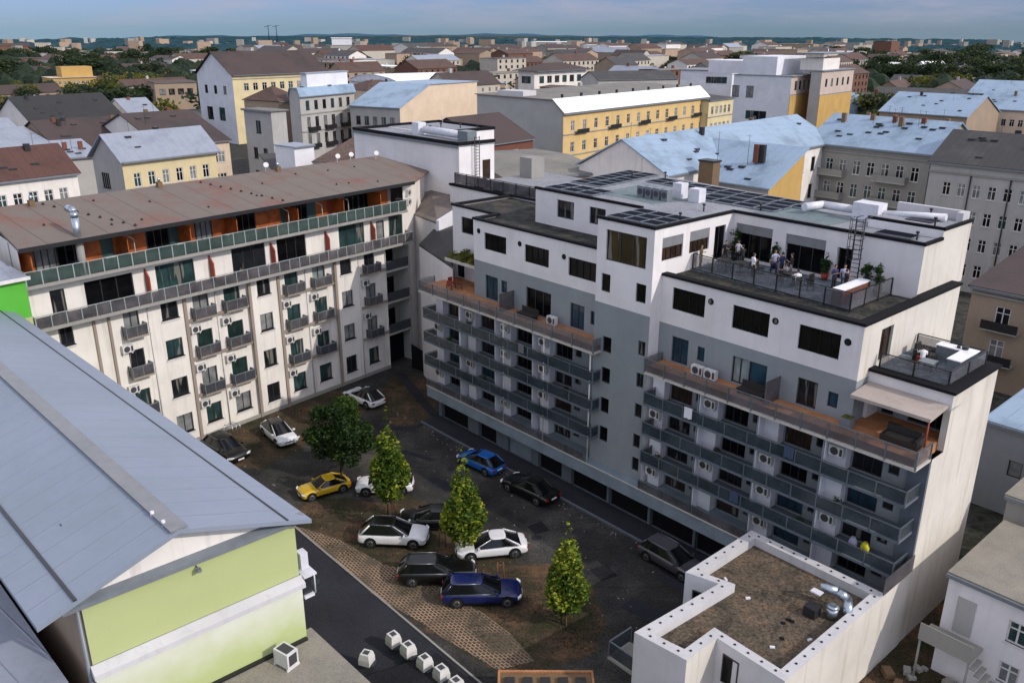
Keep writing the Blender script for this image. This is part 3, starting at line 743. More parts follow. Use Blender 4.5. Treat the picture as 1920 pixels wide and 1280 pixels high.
for (x, y, z) in ((24.6, 9.2, 20.66), (11.2, 6.8, 20.67), (12.0, 3.2, 20.67), (24.6, 11.4, 21.2), (13.6, 9.9, 20.66), (-1.4, 14.0, 20.67), (0.5, 16.0, 20.67), (18.0, 14.2, 20.66), (23.2, 14.0, 21.2)):
    m = MB(); m.tube(RB.w(x, y, z), RB.w(x, y, z+.45), .05, .05, 8); m.tube(RB.w(x, y, z+.4), RB.w(x, y, z+.52), .11, .11, 8); m.build('roof_vent', 'dark_metal', rb)
# planted canopy beside the left deck and air conditioners on decks
m = MB(); m.prism([(-10.6, 1.2), (-6.45, 1.2), (-6.45, 3.25), (-10.6, 3.25)], 14.0, 14.25, 0, RB); m.prism([(-10.5, 1.3), (-6.5, 1.3), (-6.5, 3.2), (-10.5, 3.2)], 14.25, 14.4, 1, RB); m.tube(RB.w(-6.8, 1.4, ZD), RB.w(-6.8, 1.4, 14), .04, .04, 6, 0); m.build('green_canopy', ['canopy_edge', 'planter_soil'], rb)
ac(rb, RB, 15.9, .5, ZD+.56); ac(rb, RB, 2.9, .5, ZD+.56); ac(rb, RB, 16.85, .5, ZD+.56)

# ================================================================== left-hand apartment building
b0 = at(616, 735, 0)
LB = Fac(b0[0], b0[1], G)
lb = thing('apartment_building', 'old cream apartment building with rusty sheet roof and orange panelled loggia', 'apartment building', LB.w(-7, 4))
colw = {'c0': (-22.9, -21.9), 'c1': (-18.2, -17.0), 'c2': (-15.2, -13.8), 'c3': (-12.4, -11.0), 'c4': (-9.6, -8.1), 'c5': (-6.55, -5.25), 'c6': (-3.6, -2.2), 'c7': (-.6, .8), 'c8': (2.4, 3.7), 'c9': (5.4, 6.7)}
bases = [1.2, 4.45, 7.75, 10.95]
holes = []; wl = []
for k, z in enumerate(bases):
    for c, (a, b) in colw.items():
        door = c in ('c1', 'c3', 'c4', 'c6', 'c7', 'c9') and k > 0
        if c == 'c0' and k < 3: continue
        if c == 'c1' and k == 0: continue
        z0, z1 = (z-.4, z+1.5) if door else ((z, z+1.5) if k else (1.15, 2.75))
        holes.append((a, b, z0, z1)); wl.append((a, b, z0, z1, door, c, k))
# stepped wall: bays c3-c4 and c6-c7 sit 0.2 m back
segs = [(-24.5, -13.25, 0), (-13.25, -7.35, .22), (-7.35, -4.45, 0), (-4.45, 1.75, .22), (1.75, 4.6, 0), (4.6, 8.0, .15)]
for (a, b, y) in segs:
    m = MB(); hs = [h for h in holes if a < (h[0]+h[1])/2 < b]
    wallpanel(m, LB, a, b, 0.0, 12.9, hs, .18, 0, y); m.build('wall', 'cream_render', lb)
ysg = lambda x: next(y for a, b, y in segs if a <= x <= b)
m = MB()
for (a, b, y) in segs:
    if y > 0: m.box(LB, a, a+.02, 0.0, y, 0, 12.9); m.box(LB, b-.02, b, 0.0, y, 0, 12.9)
m.build('wall', 'cream_render', lb)
for (a, b, z0, z1, door, c, k) in wl:
    window(lb, LB, a, b, z0, z1, 'door' if door else 'dark', random.choice(['pane_teal', 'pane_dark', 'pane_green', 'pane_curtain', 'pane_pale']) if door else random.choice(['pane_dark', 'pane_dark', 'pane_teal', 'pane_curtain']), .18, ysg((a+b)/2))
    y = ysg((a+b)/2)
    if door or (k == 0 and c in ('c3', 'c4', 'c6')): ac(lb, LB, a-.55, y-.01, z1+.02)
    if door:
        q = MB(); q.box(LB, a-.25, b+.25, y-.72, y-.001, z0-.20, z0-.06); o = q.build('balcony', 'pilaster', lb)
        pts = [(a-.22, y-.02), (a-.22, y-.68), (b+.22, y-.68), (b+.22, y-.02)]
        for (p, r) in zip(pts, pts[1:]):
            P = LB.w(*p); Q = LB.w(*r); ang = atan2(Q[1]-P[1], Q[0]-P[0]); K = Fac(P[0], P[1], ang); ln = hypot(Q[0]-P[0], Q[1]-P[1])
            m = MB(); m.box(K, 0, ln, -.012, .012, z0-.02, z0+.72); m.build('rail_panel', 'blue_grey_rail' if k < 2 else 'rail_smoke', o)
            m = MB(); m.box(K, -.03, ln+.03, -.03, .03, z0+.74, z0+.80)
            for t in (0, ln/2, ln): m.box(K, t-.02, t+.02, -.025, .025, z0-.06, z0+.74)
            m.build('railing', 'frame_grey', o)
        if random.random() < .3:
            m = MB(); m.box(LB, a+.1, a+.5, y-.6, y-.35, z0-.05, z0+.35); m.build('balcony_box', 'cloth_grey', o)
    elif k >= 0:
        q = MB(); q.box(LB, a-.1, b+.1, y-.10, y-.001, z0-.17, z0-.075); q.build('window_sill', 'frame_white', lb)
# pilasters, drain pipes and string courses
for x in (-13.25, -7.35, -4.45, 1.75):
    m = MB(); m.box(LB, x-.13, x+.13, -.14, -.002, 0, 12.6); m.build('pilaster', 'pilaster', lb)
for x in (-20.4, -19.3): 
    m = MB(); m.box(LB, x-.10, x+.10, -.12, -.002, 0, 12.6); m.build('pilaster', 'pilaster', lb)
for x in (-16.3, -10.4, -1.4, 4.55):
    m = MB(); yy = ysg(x); m.tube(LB.w(x, yy-.07, 0.1), LB.w(x, yy-.07, 12.8), .05, .05, 8); m.build('downpipe', 'frame_white', lb)
for (a, b) in ((-13.12, -7.48), (-4.32, 1.62), (4.6, 8.0)):
    for z in (3.95, 7.15, 10.4):
        m = MB(); m.box(LB, a, b, -.05, .14, z-.16, z+.04); m.build('string_course', 'pilaster', lb)
m = MB(); m.box(LB, -24.5, 8.0, -.06, -.003, 0, .35); m.build('plinth', 'stone_dark', lb)
# corner loggias (dark)
m = MB()
for z in (3.6, 6.9, 10.1): m.box(LB, 8.0, 11.2, .0, 1.6, z-.2, z)
m.box(LB, 8.0, 8.15, .16, 1.6, 0, 12.9); m.box(LB, 11.0, 11.2, .0, 8, 0, 12.9); m.build('loggia', 'stone_grey', lb)
m = MB(); wallpanel(m, LB, 8.0, 11.1, 3.4, 12.9, [(8.5, 10.4, z, z+1.9) for z in (3.7, 7.0, 10.2)], .1, 0, 1.6); m.build('wall', 'stone_dark', lb)
for z in (3.7, 7.0, 10.2):
    window(lb, LB, 8.5, 10.4, z, z+1.9, 'big', 'pane_black', .1, 1.6)
    m = MB(); m.box(LB, 8.1, 11.0, .02, .06, z, z+.85); m.build('rail_panel', 'blue_grey_rail', lb)
m = MB(); m.quad([LB.w(8.0, 1.2, 0), LB.w(11.1, 1.2, 0), LB.w(11.1, 1.2, 3.4), LB.w(8.0, 1.2, 3.4)]); m.build('passage_shade', 'black_void', lb)  # black sheet stands in for the deep shade inside the archway
# gallery storeys: lower (12.6-15.7) and upper loggia (16-18.6)
m = MB(); m.box(LB, -24.65, 10.9, -1.05, 2.5, 12.62, 12.85); o1 = m.build('gallery', 'concrete', lb)
rail_run(o1, LB, [(-24.6, -.1), (-24.6, -1.0), (10.8, -1.0), (10.8, 1.2)], 12.85, .88, 1.05, 'rail_smoke', post=.028, rail='rail_light')
m = MB(); m.box(LB, -24.75, 10.2, -1.05, 2.5, 15.72, 15.95); o2 = m.build('gallery', 'concrete', lb)
rail_run(o2, LB, [(-24.7, -.1), (-24.7, -1.0), (10.1, -1.0), (10.1, .4)], 15.95, .95, 1.05, 'rail_green', post=.035, rail='rail_light')
mid = [(-23.0, -22.0, 12.95, 15.1, 'single', 'pane_dark'), (-20.6, -17.0, 12.95, 15.2, 'big', 'pane_black'), (-15.2, -12.0, 12.95, 15.3, 'big', 'pane_teal'), (-8.6, -5.4, 12.95, 15.4, 'big', 'pane_dark'), (-4.2, -1.2, 12.95, 15.4, 'big', 'pane_black'), (2.5, 5.5, 12.95, 15.4, 'big', 'pane_teal'), (7.0, 8.0, 12.95, 15.2, 'single', 'pane_curtain'), (8.6, 10.4, 12.95, 15.4, 'big', 'pane_green')]
m = MB(); wallpanel(m, LB, -24.5, 10.6, 12.85, 15.72, [q[:4] for q in mid], .15); m.build('wall', 'cream_render', lb)
for q in mid: window(lb, LB, *q[:4], q[4], q[5], .15)
for x in (-16.1, -10.7, -4.9, .9, 6.3):
    m = MB(); m.prism([(0, 0), (.12, 0), (.12, .55), (0, .55)], 12.86, [14.7, 14.7, 15.3, 15.3], 0, LB.sub(x, -.58)); m.build('screen_fin', 'red_fin', lb)
# upper loggia wall panels
rnd = random.Random(5); x = -24.4
m = MB(); m.box(LB, -24.5, 10.2, 1.3, 1.5, 15.96, 18.6); m.build('wall', 'stone_dark', lb)
pattern = ['o', 'w', 'd', 'o', 't', 'o', 'o', 'd', 't', 'o', 'w', 'o', 't', 'd', 'o', 'o', 't', 'd', 't', 'o', 'r', 'o', 'd', 'd', 'r', 'o', 't', 'w']
i = 0
while x < 9.6:
    t = pattern[i % len(pattern)]; i += 1; w = {'o': 1.25, 'w': 1.5, 'd': 1.9, 't': .9, 'r': .5}[t]; b = min(x+w, 10.1)
    m = MB()
    if t == 'd' or t == 'w': window(lb, LB, x+.03, b-.03, 16.0, 18.1, 'big', 'pane_black' if t == 'd' else 'pane_curtain', .0, 1.27)
    else:
        m.box(LB, x, b, 1.22, 1.295, 15.97, 18.35); m.build('wall_panel', {'o': 'orange_panel', 't': 'teal_panel', 'r': 'red_fin'}[t], lb)
    x = b+.02
for x in (-24.0, -17.3, -12.3, -8.2, -2.2, 2.8, 7.2):
    m = MB(); m.box(LB, x, x+.07, -.6, 1.25, 15.96, 17.9, 0); m.build('partition_screen', 'orange_panel', lb)
for x in (-16.4, -11.9, -2.6, 1.0, 4.0):
    m = MB(); m.path([LB.w(x, .2, 15.96), LB.w(x, .2, 17.6), LB.w(x-.5, .9, 18.0)], .035, 6); m.build('awning_frame', 'canopy_edge', lb)
for x in (-18.6, -13.0, -8.6, 2.2): ac(lb, LB, x, .6, 16.0)
# roof: single slope rising to the back
m = MB(); zt = [18.62, 18.62, 19.95, 19.95]
m.prism([(-24.9, -1.35), (10.9, -1.35), (16.7, 2.5), (14.4, 7.6), (-23.8, 7.6)], [18.42, 18.42, 18.42, 19.75, 19.75], [18.62, 18.62, 18.62, 19.95, 19.95], 0, LB); m.build('roof', 'rust_roof', lb)
m = MB(); m.prism([(-24.9, -1.45), (10.9, -1.45), (10.9, -1.36), (-24.9, -1.36)], 18.36, 18.66, 0, LB); m.build('fascia', 'dark_metal', lb)
# back and end walls
m = MB(); m.quad([LB.w(14.2, 7.4, 0), LB.w(-24.3, 7.4, 0), LB.w(-24.3, 7.4, 19.7), LB.w(14.2, 7.4, 19.7)])
m.quad([LB.w(-24.5, 7.4, 0), LB.w(-24.5, 0, 0), LB.w(-24.5, 0, 18.5), LB.w(-24.5, 7.4, 19.7)])
m.quad([LB.w(10.6, .0, 12.85), LB.w(16.2, 2.7, 12.85), LB.w(16.2, 2.7, 18.5), LB.w(10.6, .0, 18.5)]); m.quad([LB.w(11.2, .3, 0), LB.w(16.2, 2.7, 0), LB.w(16.2, 2.7, 12.85), LB.w(11.2, .3, 12.85)]); m.quad([LB.w(16.2, 2.7, 0), LB.w(14.2, 7.4, 0), LB.w(14.2, 7.4, 19.7), LB.w(16.2, 2.7, 18.5)])
m.build('wall', 'cream_render', lb)
K = Fac(*LB.w(10.6, .0)[:2], G+atan2(2.7, 5.6))
for (xx, zz) in ((.6, 17.0), (.6, 16.1)): ac(lb, K, xx, -.01, zz)
# big steel flue, chimney pots, snow guards, satellite dishes
m = MB(); b_ = LB.w(-20.75, -.75)
m.tube((*b_[:2], 15.96), (*b_[:2], 18.3), .27, .27, 14, 1); m.tube((*b_[:2], 18.3), (*b_[:2], 20.0), .24, .24, 14); m.path([(*b_[:2], 20.0), (b_[0]-.08, b_[1]+.18, 20.3), (b_[0]-.35, b_[1]+.45, 20.5), (b_[0]-.75, b_[1]+.75, 20.5)], .25, 14); m.build('flue', ['steel', 'concrete'], lb)
def roofz(y): return 18.62+(y+1.35)/8.95*1.33
for (x0, x1) in ((-16.5, -19.5), (-4.6, -1.5)):
    for k in range(9):
        t = k/8; x = x0+(x1-x0)*0+k*.05; y = -.6+7.4*t; 
        m = MB(); xx = x0-3.2*t if x0 < -10 else x0+1.0-3.0*t; zz = roofz(y); m.tube(LB.w(xx, y, zz), LB.w(xx, y, zz+.16), .13, .05, 6); m.build('roof_vent', 'dark_metal', lb)
rnd = random.Random(4)
for k in range(14):
    xx = rnd.uniform(-24, 12); y = rnd.uniform(-.4, 6.5); zz = roofz(y)
    m = MB(); m.tube(LB.w(xx, y, zz), LB.w(xx, y, zz+.14), .10, .05, 6); m.build('roof_vent', 'dark_metal', lb)
for (xx, y) in ((-20.5, 6.8), (-10.2, 7.1), (1.5, 7.0), (-24.5, 6.0)):
    m = MB(); zz = roofz(y); m.box(LB, xx-.2, xx+.2, y-.2, y+.2, zz-.05, zz+.45); m.tube(LB.w(xx, y, zz+.45), LB.w(xx, y, zz+.8), .12, .12, 8, 1); m.build('chimney', ['brown_box', 'steel'], lb)
for (xx, y) in ((8.5, 7.0), (10.2, 7.0), (13.0, 6.4), (0.3, 7.2)):
    m = MB(); zz = roofz(y); m.tube(LB.w(xx, y, zz), LB.w(xx, y, zz+.6), .03, .03, 6)
    c = LB.w(xx, y-.1, zz+.65); d = LB.w(xx-.06, y-.22, zz+.70); m.tube(c, d, .08, .24, 16); m.build('satellite_dish', 'ac_white', lb)
# steel hoop railing by the entrance
for k in range(3):
    m = MB(); m.path([LB.w(-11.6+k*.35, -.9, 0), LB.w(-11.6+k*.35, -.9, 1.0), LB.w(-11.3+k*.35, -1.6, 1.0), LB.w(-11.3+k*.35, -1.6, 0)], .03, 6); tag(m.build('bicycle_hoop', 'steel'), 'bent steel hoop rack standing against the cream wall beside the black car', 'bike rack', 'steel hoops by the cream wall')

# the hall stands close to the viewer and is measured in its own frame: one frame unit = 0.795 m, eaves at 14.5 m
HU, HZ = .795, 6.56
class HFac(Fac):
    def w(s, x, y, z=0.0):
        return (s.ox+(x*s.c-y*s.s)*HU, s.oy+(x*s.s+y*s.c)*HU, 0.0 if z <= .001 else HZ+z*HU)
    def inv(s, X, Y):
        X -= s.ox; Y -= s.oy; return ((X*s.c+Y*s.s)/HU, (-X*s.s+Y*s.c)/HU)
def hat(px, py, z): return at(px, py, HZ+z*HU)
HB = HFac(O_[0]*HU, O_[1]*HU, A)
# ================================================================== green gabled hall (foreground left)
GH = HB
gh = thing('gabled_hall', 'large foreground hall with blue grey sheet roof and lime green gable wall', 'building', HB.w(11.7, -30))
m = MB(); wallpanel(m, HFac(*HB.w(11.7, -34.8)[:2], A+pi/2), 0, 9.7, 6.75, 9.85, (), 0); m.build('wall', 'lime_render', gh)
m = MB(); wallpanel(m, HFac(*HB.w(11.78, -34.8)[:2], A+pi/2), 0, 9.75, 0, 6.2, (), 0); m.build('wall', 'fade_base', gh)
m = MB(); m.box(HB, 11.4, 12.12, -34.9, -25.0, 6.2, 6.42); m.prism([(11.69, -34.9), (12.12, -34.9), (12.12, -25.0), (11.69, -25.0)], 6.42, [6.72, 6.45, 6.45, 6.72], 0, HB); m.build('ledge', 'parapet_white', gh)
m = MB(); m.quad([HB.w(11.7, -25.1, 0), HB.w(-35.5, -27.4, 0), HB.w(-35.5, -27.4, 9.9), HB.w(11.7, -25.1, 9.9)]); m.build('wall', 'lime_render', gh)
m = MB(); m.quad([HB.w(-35.5, -35.8, 0), HB.w(11.7, -34.8, 0), HB.w(11.7, -34.8, 9.9), HB.w(-35.5, -35.8, 9.9)]); m.build('wall', 'tan_wall', gh)
# tympanum and cornices
T = HFac(*HB.w(11.72, -36.4)[:2], A+pi/2)
m = MB(); m.quad([T.w(.9, 0, 10.1), T.w(11.4, 0, 10.1), T.w(5.8, 0, 11.75)]); m.build('tympanum', 'cream_render', gh)
m = MB(); m.box(HB, 11.6, 12.15, -35.6, -24.7, 9.85, 10.02); m.prism([(11.71, -35.6), (12.15, -35.6), (12.15, -24.7), (11.71, -24.7)], 10.02, [10.2, 10.04, 10.04, 10.2], 0, HB); m.build('cornice', 'frame_grey', gh)
ze, zr = 10.05, 12.05
def hallroof(y0, z0, y1, z1, n):
    m = MB(); th = .22
    m.quad([HB.w(12.45, y0, z0), HB.w(12.45, y1, z1), HB.w(-36, y1-2.31, z1), HB.w(-36, y0-2.58, z0)])
    m.quad([HB.w(12.45, y0, z0-th), HB.w(-36, y0-2.58, z0-th), HB.w(-36, y1-2.31, z1-th), HB.w(12.45, y1, z1-th)])
    m.quad([HB.w(12.45, y0, z0-th), HB.w(12.45, y1, z1-th), HB.w(12.45, y1, z1), HB.w(12.45, y0, z0)])
    m.quad([HB.w(12.45, y0, z0-th), HB.w(12.45, y0, z0), HB.w(-36, y0-2.58, z0), HB.w(-36, y0-2.58, z0-th)])
    return m.build(n, 'hall_roof', gh)
r1 = hallroof(-24.55, ze, -30.7, zr, 'roof'); r2 = hallroof(-36.6, ze, -30.7, zr, 'roof')
def along(y0, z0, dy, w=.16, h=.05, name='roof_strip', mat='frame_grey', x1=12.46):
    # strip running the length of the roof, dy = drift at the far end
    m = MB(); P = HB.w(x1, y0); Q = HB.w(-36, y0-dy*.89); ang = atan2(P[1]-Q[1], P[0]-Q[0]); K = HFac(Q[0], Q[1], ang); ln = hypot(P[0]-Q[0], P[1]-Q[1])/HU
    m.box(K, 0, ln, -w/2, w/2, z0, z0+h); return m.build(name, mat, gh)
along(-30.7, zr-.02, 2.6, .75, .07, 'ridge_cap', 'shutter_grey')
def zy(y): return ze+(y+24.55)/(-6.15)*(zr-ze) if y > -30.7 else ze+(y+36.6)/(5.9)*(zr-ze)
along(-25.75, zy(-25.75)+.01, 2.85, .07, .05, 'snow_guard', 'frame_dark'); along(-35.1, zy(-35.1)+.01, 2.85, .14, .06, 'snow_guard', 'frame_dark')
for (px, py) in ((38, 938), (80, 982), (117, 989), (18, 965), (60, 880)):
    p = hat(px, py, 11.0); x, y = HB.inv(*p[:2]); z = zy(y)
    p = hat(px, py, z); x, y = HB.inv(*p[:2])
    m = MB(); m.box(HB, x-.12, x+.12, y-.06, y+.06, zy(y), zy(y)+.09); m.build('roof_hook', 'frame_dark', gh)
for (px, py) in ((287, 968), (308, 985)):
    p = hat(px, py, 12.0); x, y = HB.inv(*p[:2]); m = MB(); m.tube(HB.w(x, y, 11.9), HB.w(x, y, 12.2), .07, .07, 10); m.build('roof_vent', 'duct_white', gh)
p = hat(362, 1052, 9.6); x, y = HB.inv(*p[:2]); m = MB(); m.tube(HB.w(11.7, y, 9.5), HB.w(11.95, y, 9.5), .03, .03, 6); m.box(HB, 11.9, 12.1, y-.1, y+.1, 9.35, 9.5); m.build('wall_lamp', 'frame_grey', gh)
m = MB(); m.tube(HB.w(11.6, -34.95, 0), HB.w(11.6, -34.95, 9.9), .07, .07, 8); m.build('downpipe', 'frame_grey', gh)
# small bay with hood at the courtyard corner of the gable
m = MB(); m.box(HB, 11.0, 11.9, -24.99, -24.45, 5.35, 5.5); m.box(HB, 11.2, 12.0, -24.99, -24.3, 6.6, 6.7); m.box(HB, 11.3, 11.8, -24.99, -24.6, 7.0, 7.9)
m.tube(HB.w(11.9, -24.4, 5.5), HB.w(11.9, -24.4, 6.6), .03, .03, 6); m.build('corner_bracket', 'duct_white', gh)
m = MB(); m.box(HB, 11.25, 11.75, -24.98, -24.5, 5.5, 6.4); m.build('meter_cabinet', 'frame_dark', gh)
# lower left annex roof of the hall
la = thing('annex_roof', 'dark blue sheet roof of the low annex at the left foot of the hall', 'building', HB.w(14, -38))
m = MB(); m.prism([(16.5, -46), (16.5, -35.4), (-34, -38.1), (-34, -50)], [0, 0, 0, 0], [4.6, 5.9, 5.9, 4.4], 0, HB); m.build('roof', 'slate_roof', la)
for (px, py) in ((5, 1186), (17, 1207), (32, 1228), (60, 1262), (52, 1275)):
    p = hat(px, py, 5.5); x, y = HB.inv(*p[:2]); m = MB(); m.box(HB, x-.1, x+.1, y-.06, y+.06, 5.3, 5.75); m.build('roof_hook', 'frame_dark', la)
# low concrete roof in front of the gable, dark roof beside it
lr = thing('low_concrete_roof', 'flat beige concrete roof below the lime green gable', 'building', HB.w(15, -29))
m = MB(); m.prism([(11.79, -36), (24, -36), (24, -24.2), (11.2, -24.5), (11.2, -24.99), (11.79, -24.99)], 0, 3.0, 0, HB); m.build('roof', 'lowroof', lr)
m = MB(); m.box(HB, 11.79, 12.0, -36, -25.1, 3.0, 3.12); m.build('flashing', 'dark_metal', lr)
dr = thing('dark_flat_roof', 'black bitumen roof carrying the row of white roof cowls', 'building', RB.w(17, -22))
m = MB(); m.prism([(13.2, -24.15), (26, -24.0), (26, -18.6), (14.6, -19.0)], 0, .45, 0, RB); m.build('roof', 'dark_roofing', dr)
m = MB(); m.prism([(13.2, -24.15), (26, -24.0), (26, -23.8), (13.4, -23.95)], .45, .75, 0, RB); m.build('parapet', 'frame_dark', dr)
# white roof cowls
def cowl(px, py, z, s=1.0, parent=None, rz=0.0, label=None, group=None):
    p = at(px, py, z); t = thing('roof_cowl', label, 'vent', (p[0], p[1], z), A+rz, group)
    ch = []
    m = MB(); w = .36*s
    m.rings([[(x*a, y*a, h) for x, y in ((-w, -w), (w, -w), (w, w), (-w, w))] for a, h in ((1, 0), (1, .35*s), (.78, .72*s))], 0, True, True, False)
    o = bpy.data.objects.new('hood', m.mesh('hood', 'ac_white')); COL.objects.link(o); o.parent = t
    m = MB(); m.box(WORLD, -.18*s, .18*s, -.16*s, .16*s, .72*s, .735*s); o = bpy.data.objects.new('grille', m.mesh('grille', 'ac_grille')); COL.objects.link(o); o.parent = t
    m = MB(); m.box(WORLD, .37*s, .55*s, -.25*s, .25*s, 0, .05*s); o = bpy.data.objects.new('base_tray', m.mesh('base_tray', 'frame_dark')); COL.objects.link(o); o.parent = t
    return t
cw = ['farthest', 'second', 'third', 'fourth', 'nearest']
for i, (px, py) in enumerate(((740, 1207), (768, 1226), (799, 1250), (830, 1270), (858, 1293))):
    cowl(px, py, .45, .92, label='white roof cowl, %s in the row on the black roof' % ['farthest','second farthest','middle one','fourth from far end','nearest and cut off'][i], group='white roof cowls in a row')
cowl(690, 1242, .45, .9, rz=.5, label='single white roof cowl standing apart by the black roof edge', group='white roof cowls in a row')
# condenser on the concrete roof
p = at(540, 1246, HZ+3.0*HU); t = thing('roof_condenser', 'white air conditioner condenser on the beige concrete roof', 'air conditioner', p, A+.25); t.scale = (.78,)*3
m = MB(); m.box(WORLD, -.5, .5, -.35, .35, .12, .95); m.box(WORLD, -.5, -.42, -.4, .4, 0, .12); m.box(WORLD, .42, .5, -.4, .4, 0, .12); o = bpy.data.objects.new('casing', m.mesh('casing', 'ac_white')); COL.objects.link(o); o.parent = t
m = MB(); m.box(WORLD, -.38, .38, -.25, .25, .951, .965); m.box(WORLD, .501, .512, -.25, .25, .25, .85); o = bpy.data.objects.new('fan_grille', m.mesh('fan_grille', 'ac_grille')); COL.objects.link(o); o.parent = t

# green-walled neighbour at the far end of the left building
gn = thing('green_house', 'bright green rendered house wall with pale roof corner at the left edge', 'house', at(20, 520, 16))
p = LB.w(-24.85, -1.35); GN = Fac(p[0], p[1], G)
m = MB(); wallpanel(m, GN, -16, 0, 14.0, 16.75); m.build('wall', 'bright_green', gn)
m = MB(); wallpanel(m, GN, -16, 0, 0, 14.0); m.quad([GN.w(0, 0, 0), GN.w(0, 5, 0), GN.w(0, 5, 16.75), GN.w(0, 0, 16.75)]); m.build('wall', 'lime_render', gn)
m = MB(); m.prism([(-16, -.3), (.15, -.3), (-.9, 5.2), (-16, 5.2)], [16.65, 16.65, 18.1, 18.1], [16.8, 16.8, 18.25, 18.25], 0, GN); m.build('roof', 'slate_roof', gn)
m = MB(); m.box(GN, -16, .2, -.42, -.31, 16.62, 16.84); m.build('gutter', 'frame_white', gn)

# ================================================================== low block, bottom right
lo = thing('stair_block', 'low block with mossy gravel roof and white studded parapet in the bottom right foreground', 'building', RB.w(27, -7))
poly = [(22.6, -2.0), (22.6, -8.2), (24.4, -7.7), (24.0, -14.0), (26.9, -13.7), (26.9, -11.35), (30.65, -11.5), (30.65, -2.0)]
inner = [(23.2, -2.55), (23.2, -7.55), (25.0, -7.1), (24.65, -13.4), (26.35, -13.15), (26.35, -10.8), (30.1, -10.95), (30.1, -2.55)]
ZL = 4.8
m = MB()
k = len(poly)
for i in range(k):
    j = (i+1) % k
    a, b, c, d = RB.w(*poly[i]), RB.w(*poly[j]), RB.w(*inner[j]), RB.w(*inner[i])
    m.quad([(a[0], a[1], ZL), (b[0], b[1], ZL), (c[0], c[1], ZL), (d[0], d[1], ZL)])
    m.quad([(d[0], d[1], ZL), (c[0], c[1], ZL), (c[0], c[1], 4.25), (d[0], d[1], 4.25)])
m.build('parapet', 'parapet_white', lo)
mats = {0: 'blue_white', 1: 'blue_white', 2: 'white_render', 3: 'white_render', 4: 'end_wall', 5: 'white_render', 6: 'end_wall', 7: 'wall_grey'}
for i in range(k):
    j = (i+1) % k; m = MB(); a, b = RB.w(*poly[i]), RB.w(*poly[j])
    m.quad([(a[0], a[1], 0), (b[0], b[1], 0), (b[0], b[1], ZL-.002), (a[0], a[1], ZL-.002)]); m.build('wall', mats[i], lo)
m = MB(); m.prism(inner, 4.1, 4.3, 0, RB); m.build('roof', 'moss_gravel', lo)
# dark studs on the parapet
for i in range(k):
    j = (i+1) % k; ax, ay = [(p+q)/2 for p, q in zip(poly[i], inner[i])]; bx, by = [(p+q)/2 for p, q in zip(poly[j], inner[j])]
    ln = hypot(bx-ax, by-ay); n = max(1, int(ln/.72))
    for q in range(n):
        t = (q+.5)/n; p = RB.w(ax+(bx-ax)*t, ay+(by-ay)*t); m = MB(); m.tube((p[0], p[1], ZL), (p[0], p[1], ZL+.03), .065, .065, 8); m.build('stud', 'dark_metal', lo)
W2 = Fac(*RB.w(26.9, -11.35)[:2], A)
window(lo, W2, .45, 1.35, 2.6, 4.2, 'single', 'pane_black', .0, -.02)
window(lo, Fac(*RB.w(22.6, -8.2)[:2], A+.26), .5, 1.1, 2.9, 3.9, 'single', 'pane_black', .0, -.02)
# exhaust duct group on the gravel roof
m = MB()
def Z_(px, py, z): return at(px, py, z)
a1, a2, a3, a4 = Z_(1592, 1150, 4.6), Z_(1590, 1120, 5.0), Z_(1572, 1106, 5.25), Z_(1540, 1096, 5.3)
m.path([a1, a2, a3, a4], .26, 12); m.build('bent_duct', 'steel', lo)
m = MB(); p = at(1560, 1155, 4.3); m.tube((p[0], p[1], 4.3), (p[0], p[1], 4.95), .30, .30, 14); m.tube((p[0], p[1], 4.95), (p[0], p[1], 5.05), .36, .2, 14); m.build('duct_cap', 'steel', lo)
m = MB(); p = at(1535, 1107, 5.35); K = Fac(p[0], p[1], A); m.box(K, -.32, .22, -.2, .2, 5.3, 5.36); m.build('duct_lid', 'duct_white', lo)
m = MB(); p = at(1522, 1150, 4.3); K = Fac(p[0], p[1], A); m.box(K, -.3, .35, -.3, .3, 4.3, 4.85); m.build('fan_box', 'frame_dark', lo)
for (px, py) in ((1480, 1160), (1470, 1166), (1468, 1195), (1487, 1163)):
    p = at(px, py, 4.3); m = MB(); m.tube((p[0], p[1], 4.305), (p[0], p[1], 4.33), .13, .13, 10); m.build('drain', 'black_void', lo)
for (px, py) in ((1450, 1212), (1362, 1085), (1358, 1092), (1404, 1120), (1520, 1198)):
    p = at(px, py, 4.3); m = MB(); K = Fac(p[0], p[1], random.random()*3); m.box(K, -.12, .12, -.06, .06, 4.3, 4.38); m.build('roof_debris', 'white_panel', lo)
# balcony on its left flank
BL = Fac(*RB.w(22.6, -8.2)[:2], A)
m = MB(); m.prism([(22.3, -13.9), (24.0, -13.9), (24.1, -12.2), (22.3, -12.2)], 2.1, 2.25, 0, RB); ob = m.build('balcony', 'concrete', lo)
rail_run(ob, RB, [(24.0, -13.85), (22.35, -13.85), (22.35, -12.2)], 2.25, .9, 1.6, 'rail_glass')
m = MB(); m.box(RB, 30.66, 30.7, -2.4, .9, 4.9, 5.9); m.build('partition_screen', 'rail_smoke', lo)
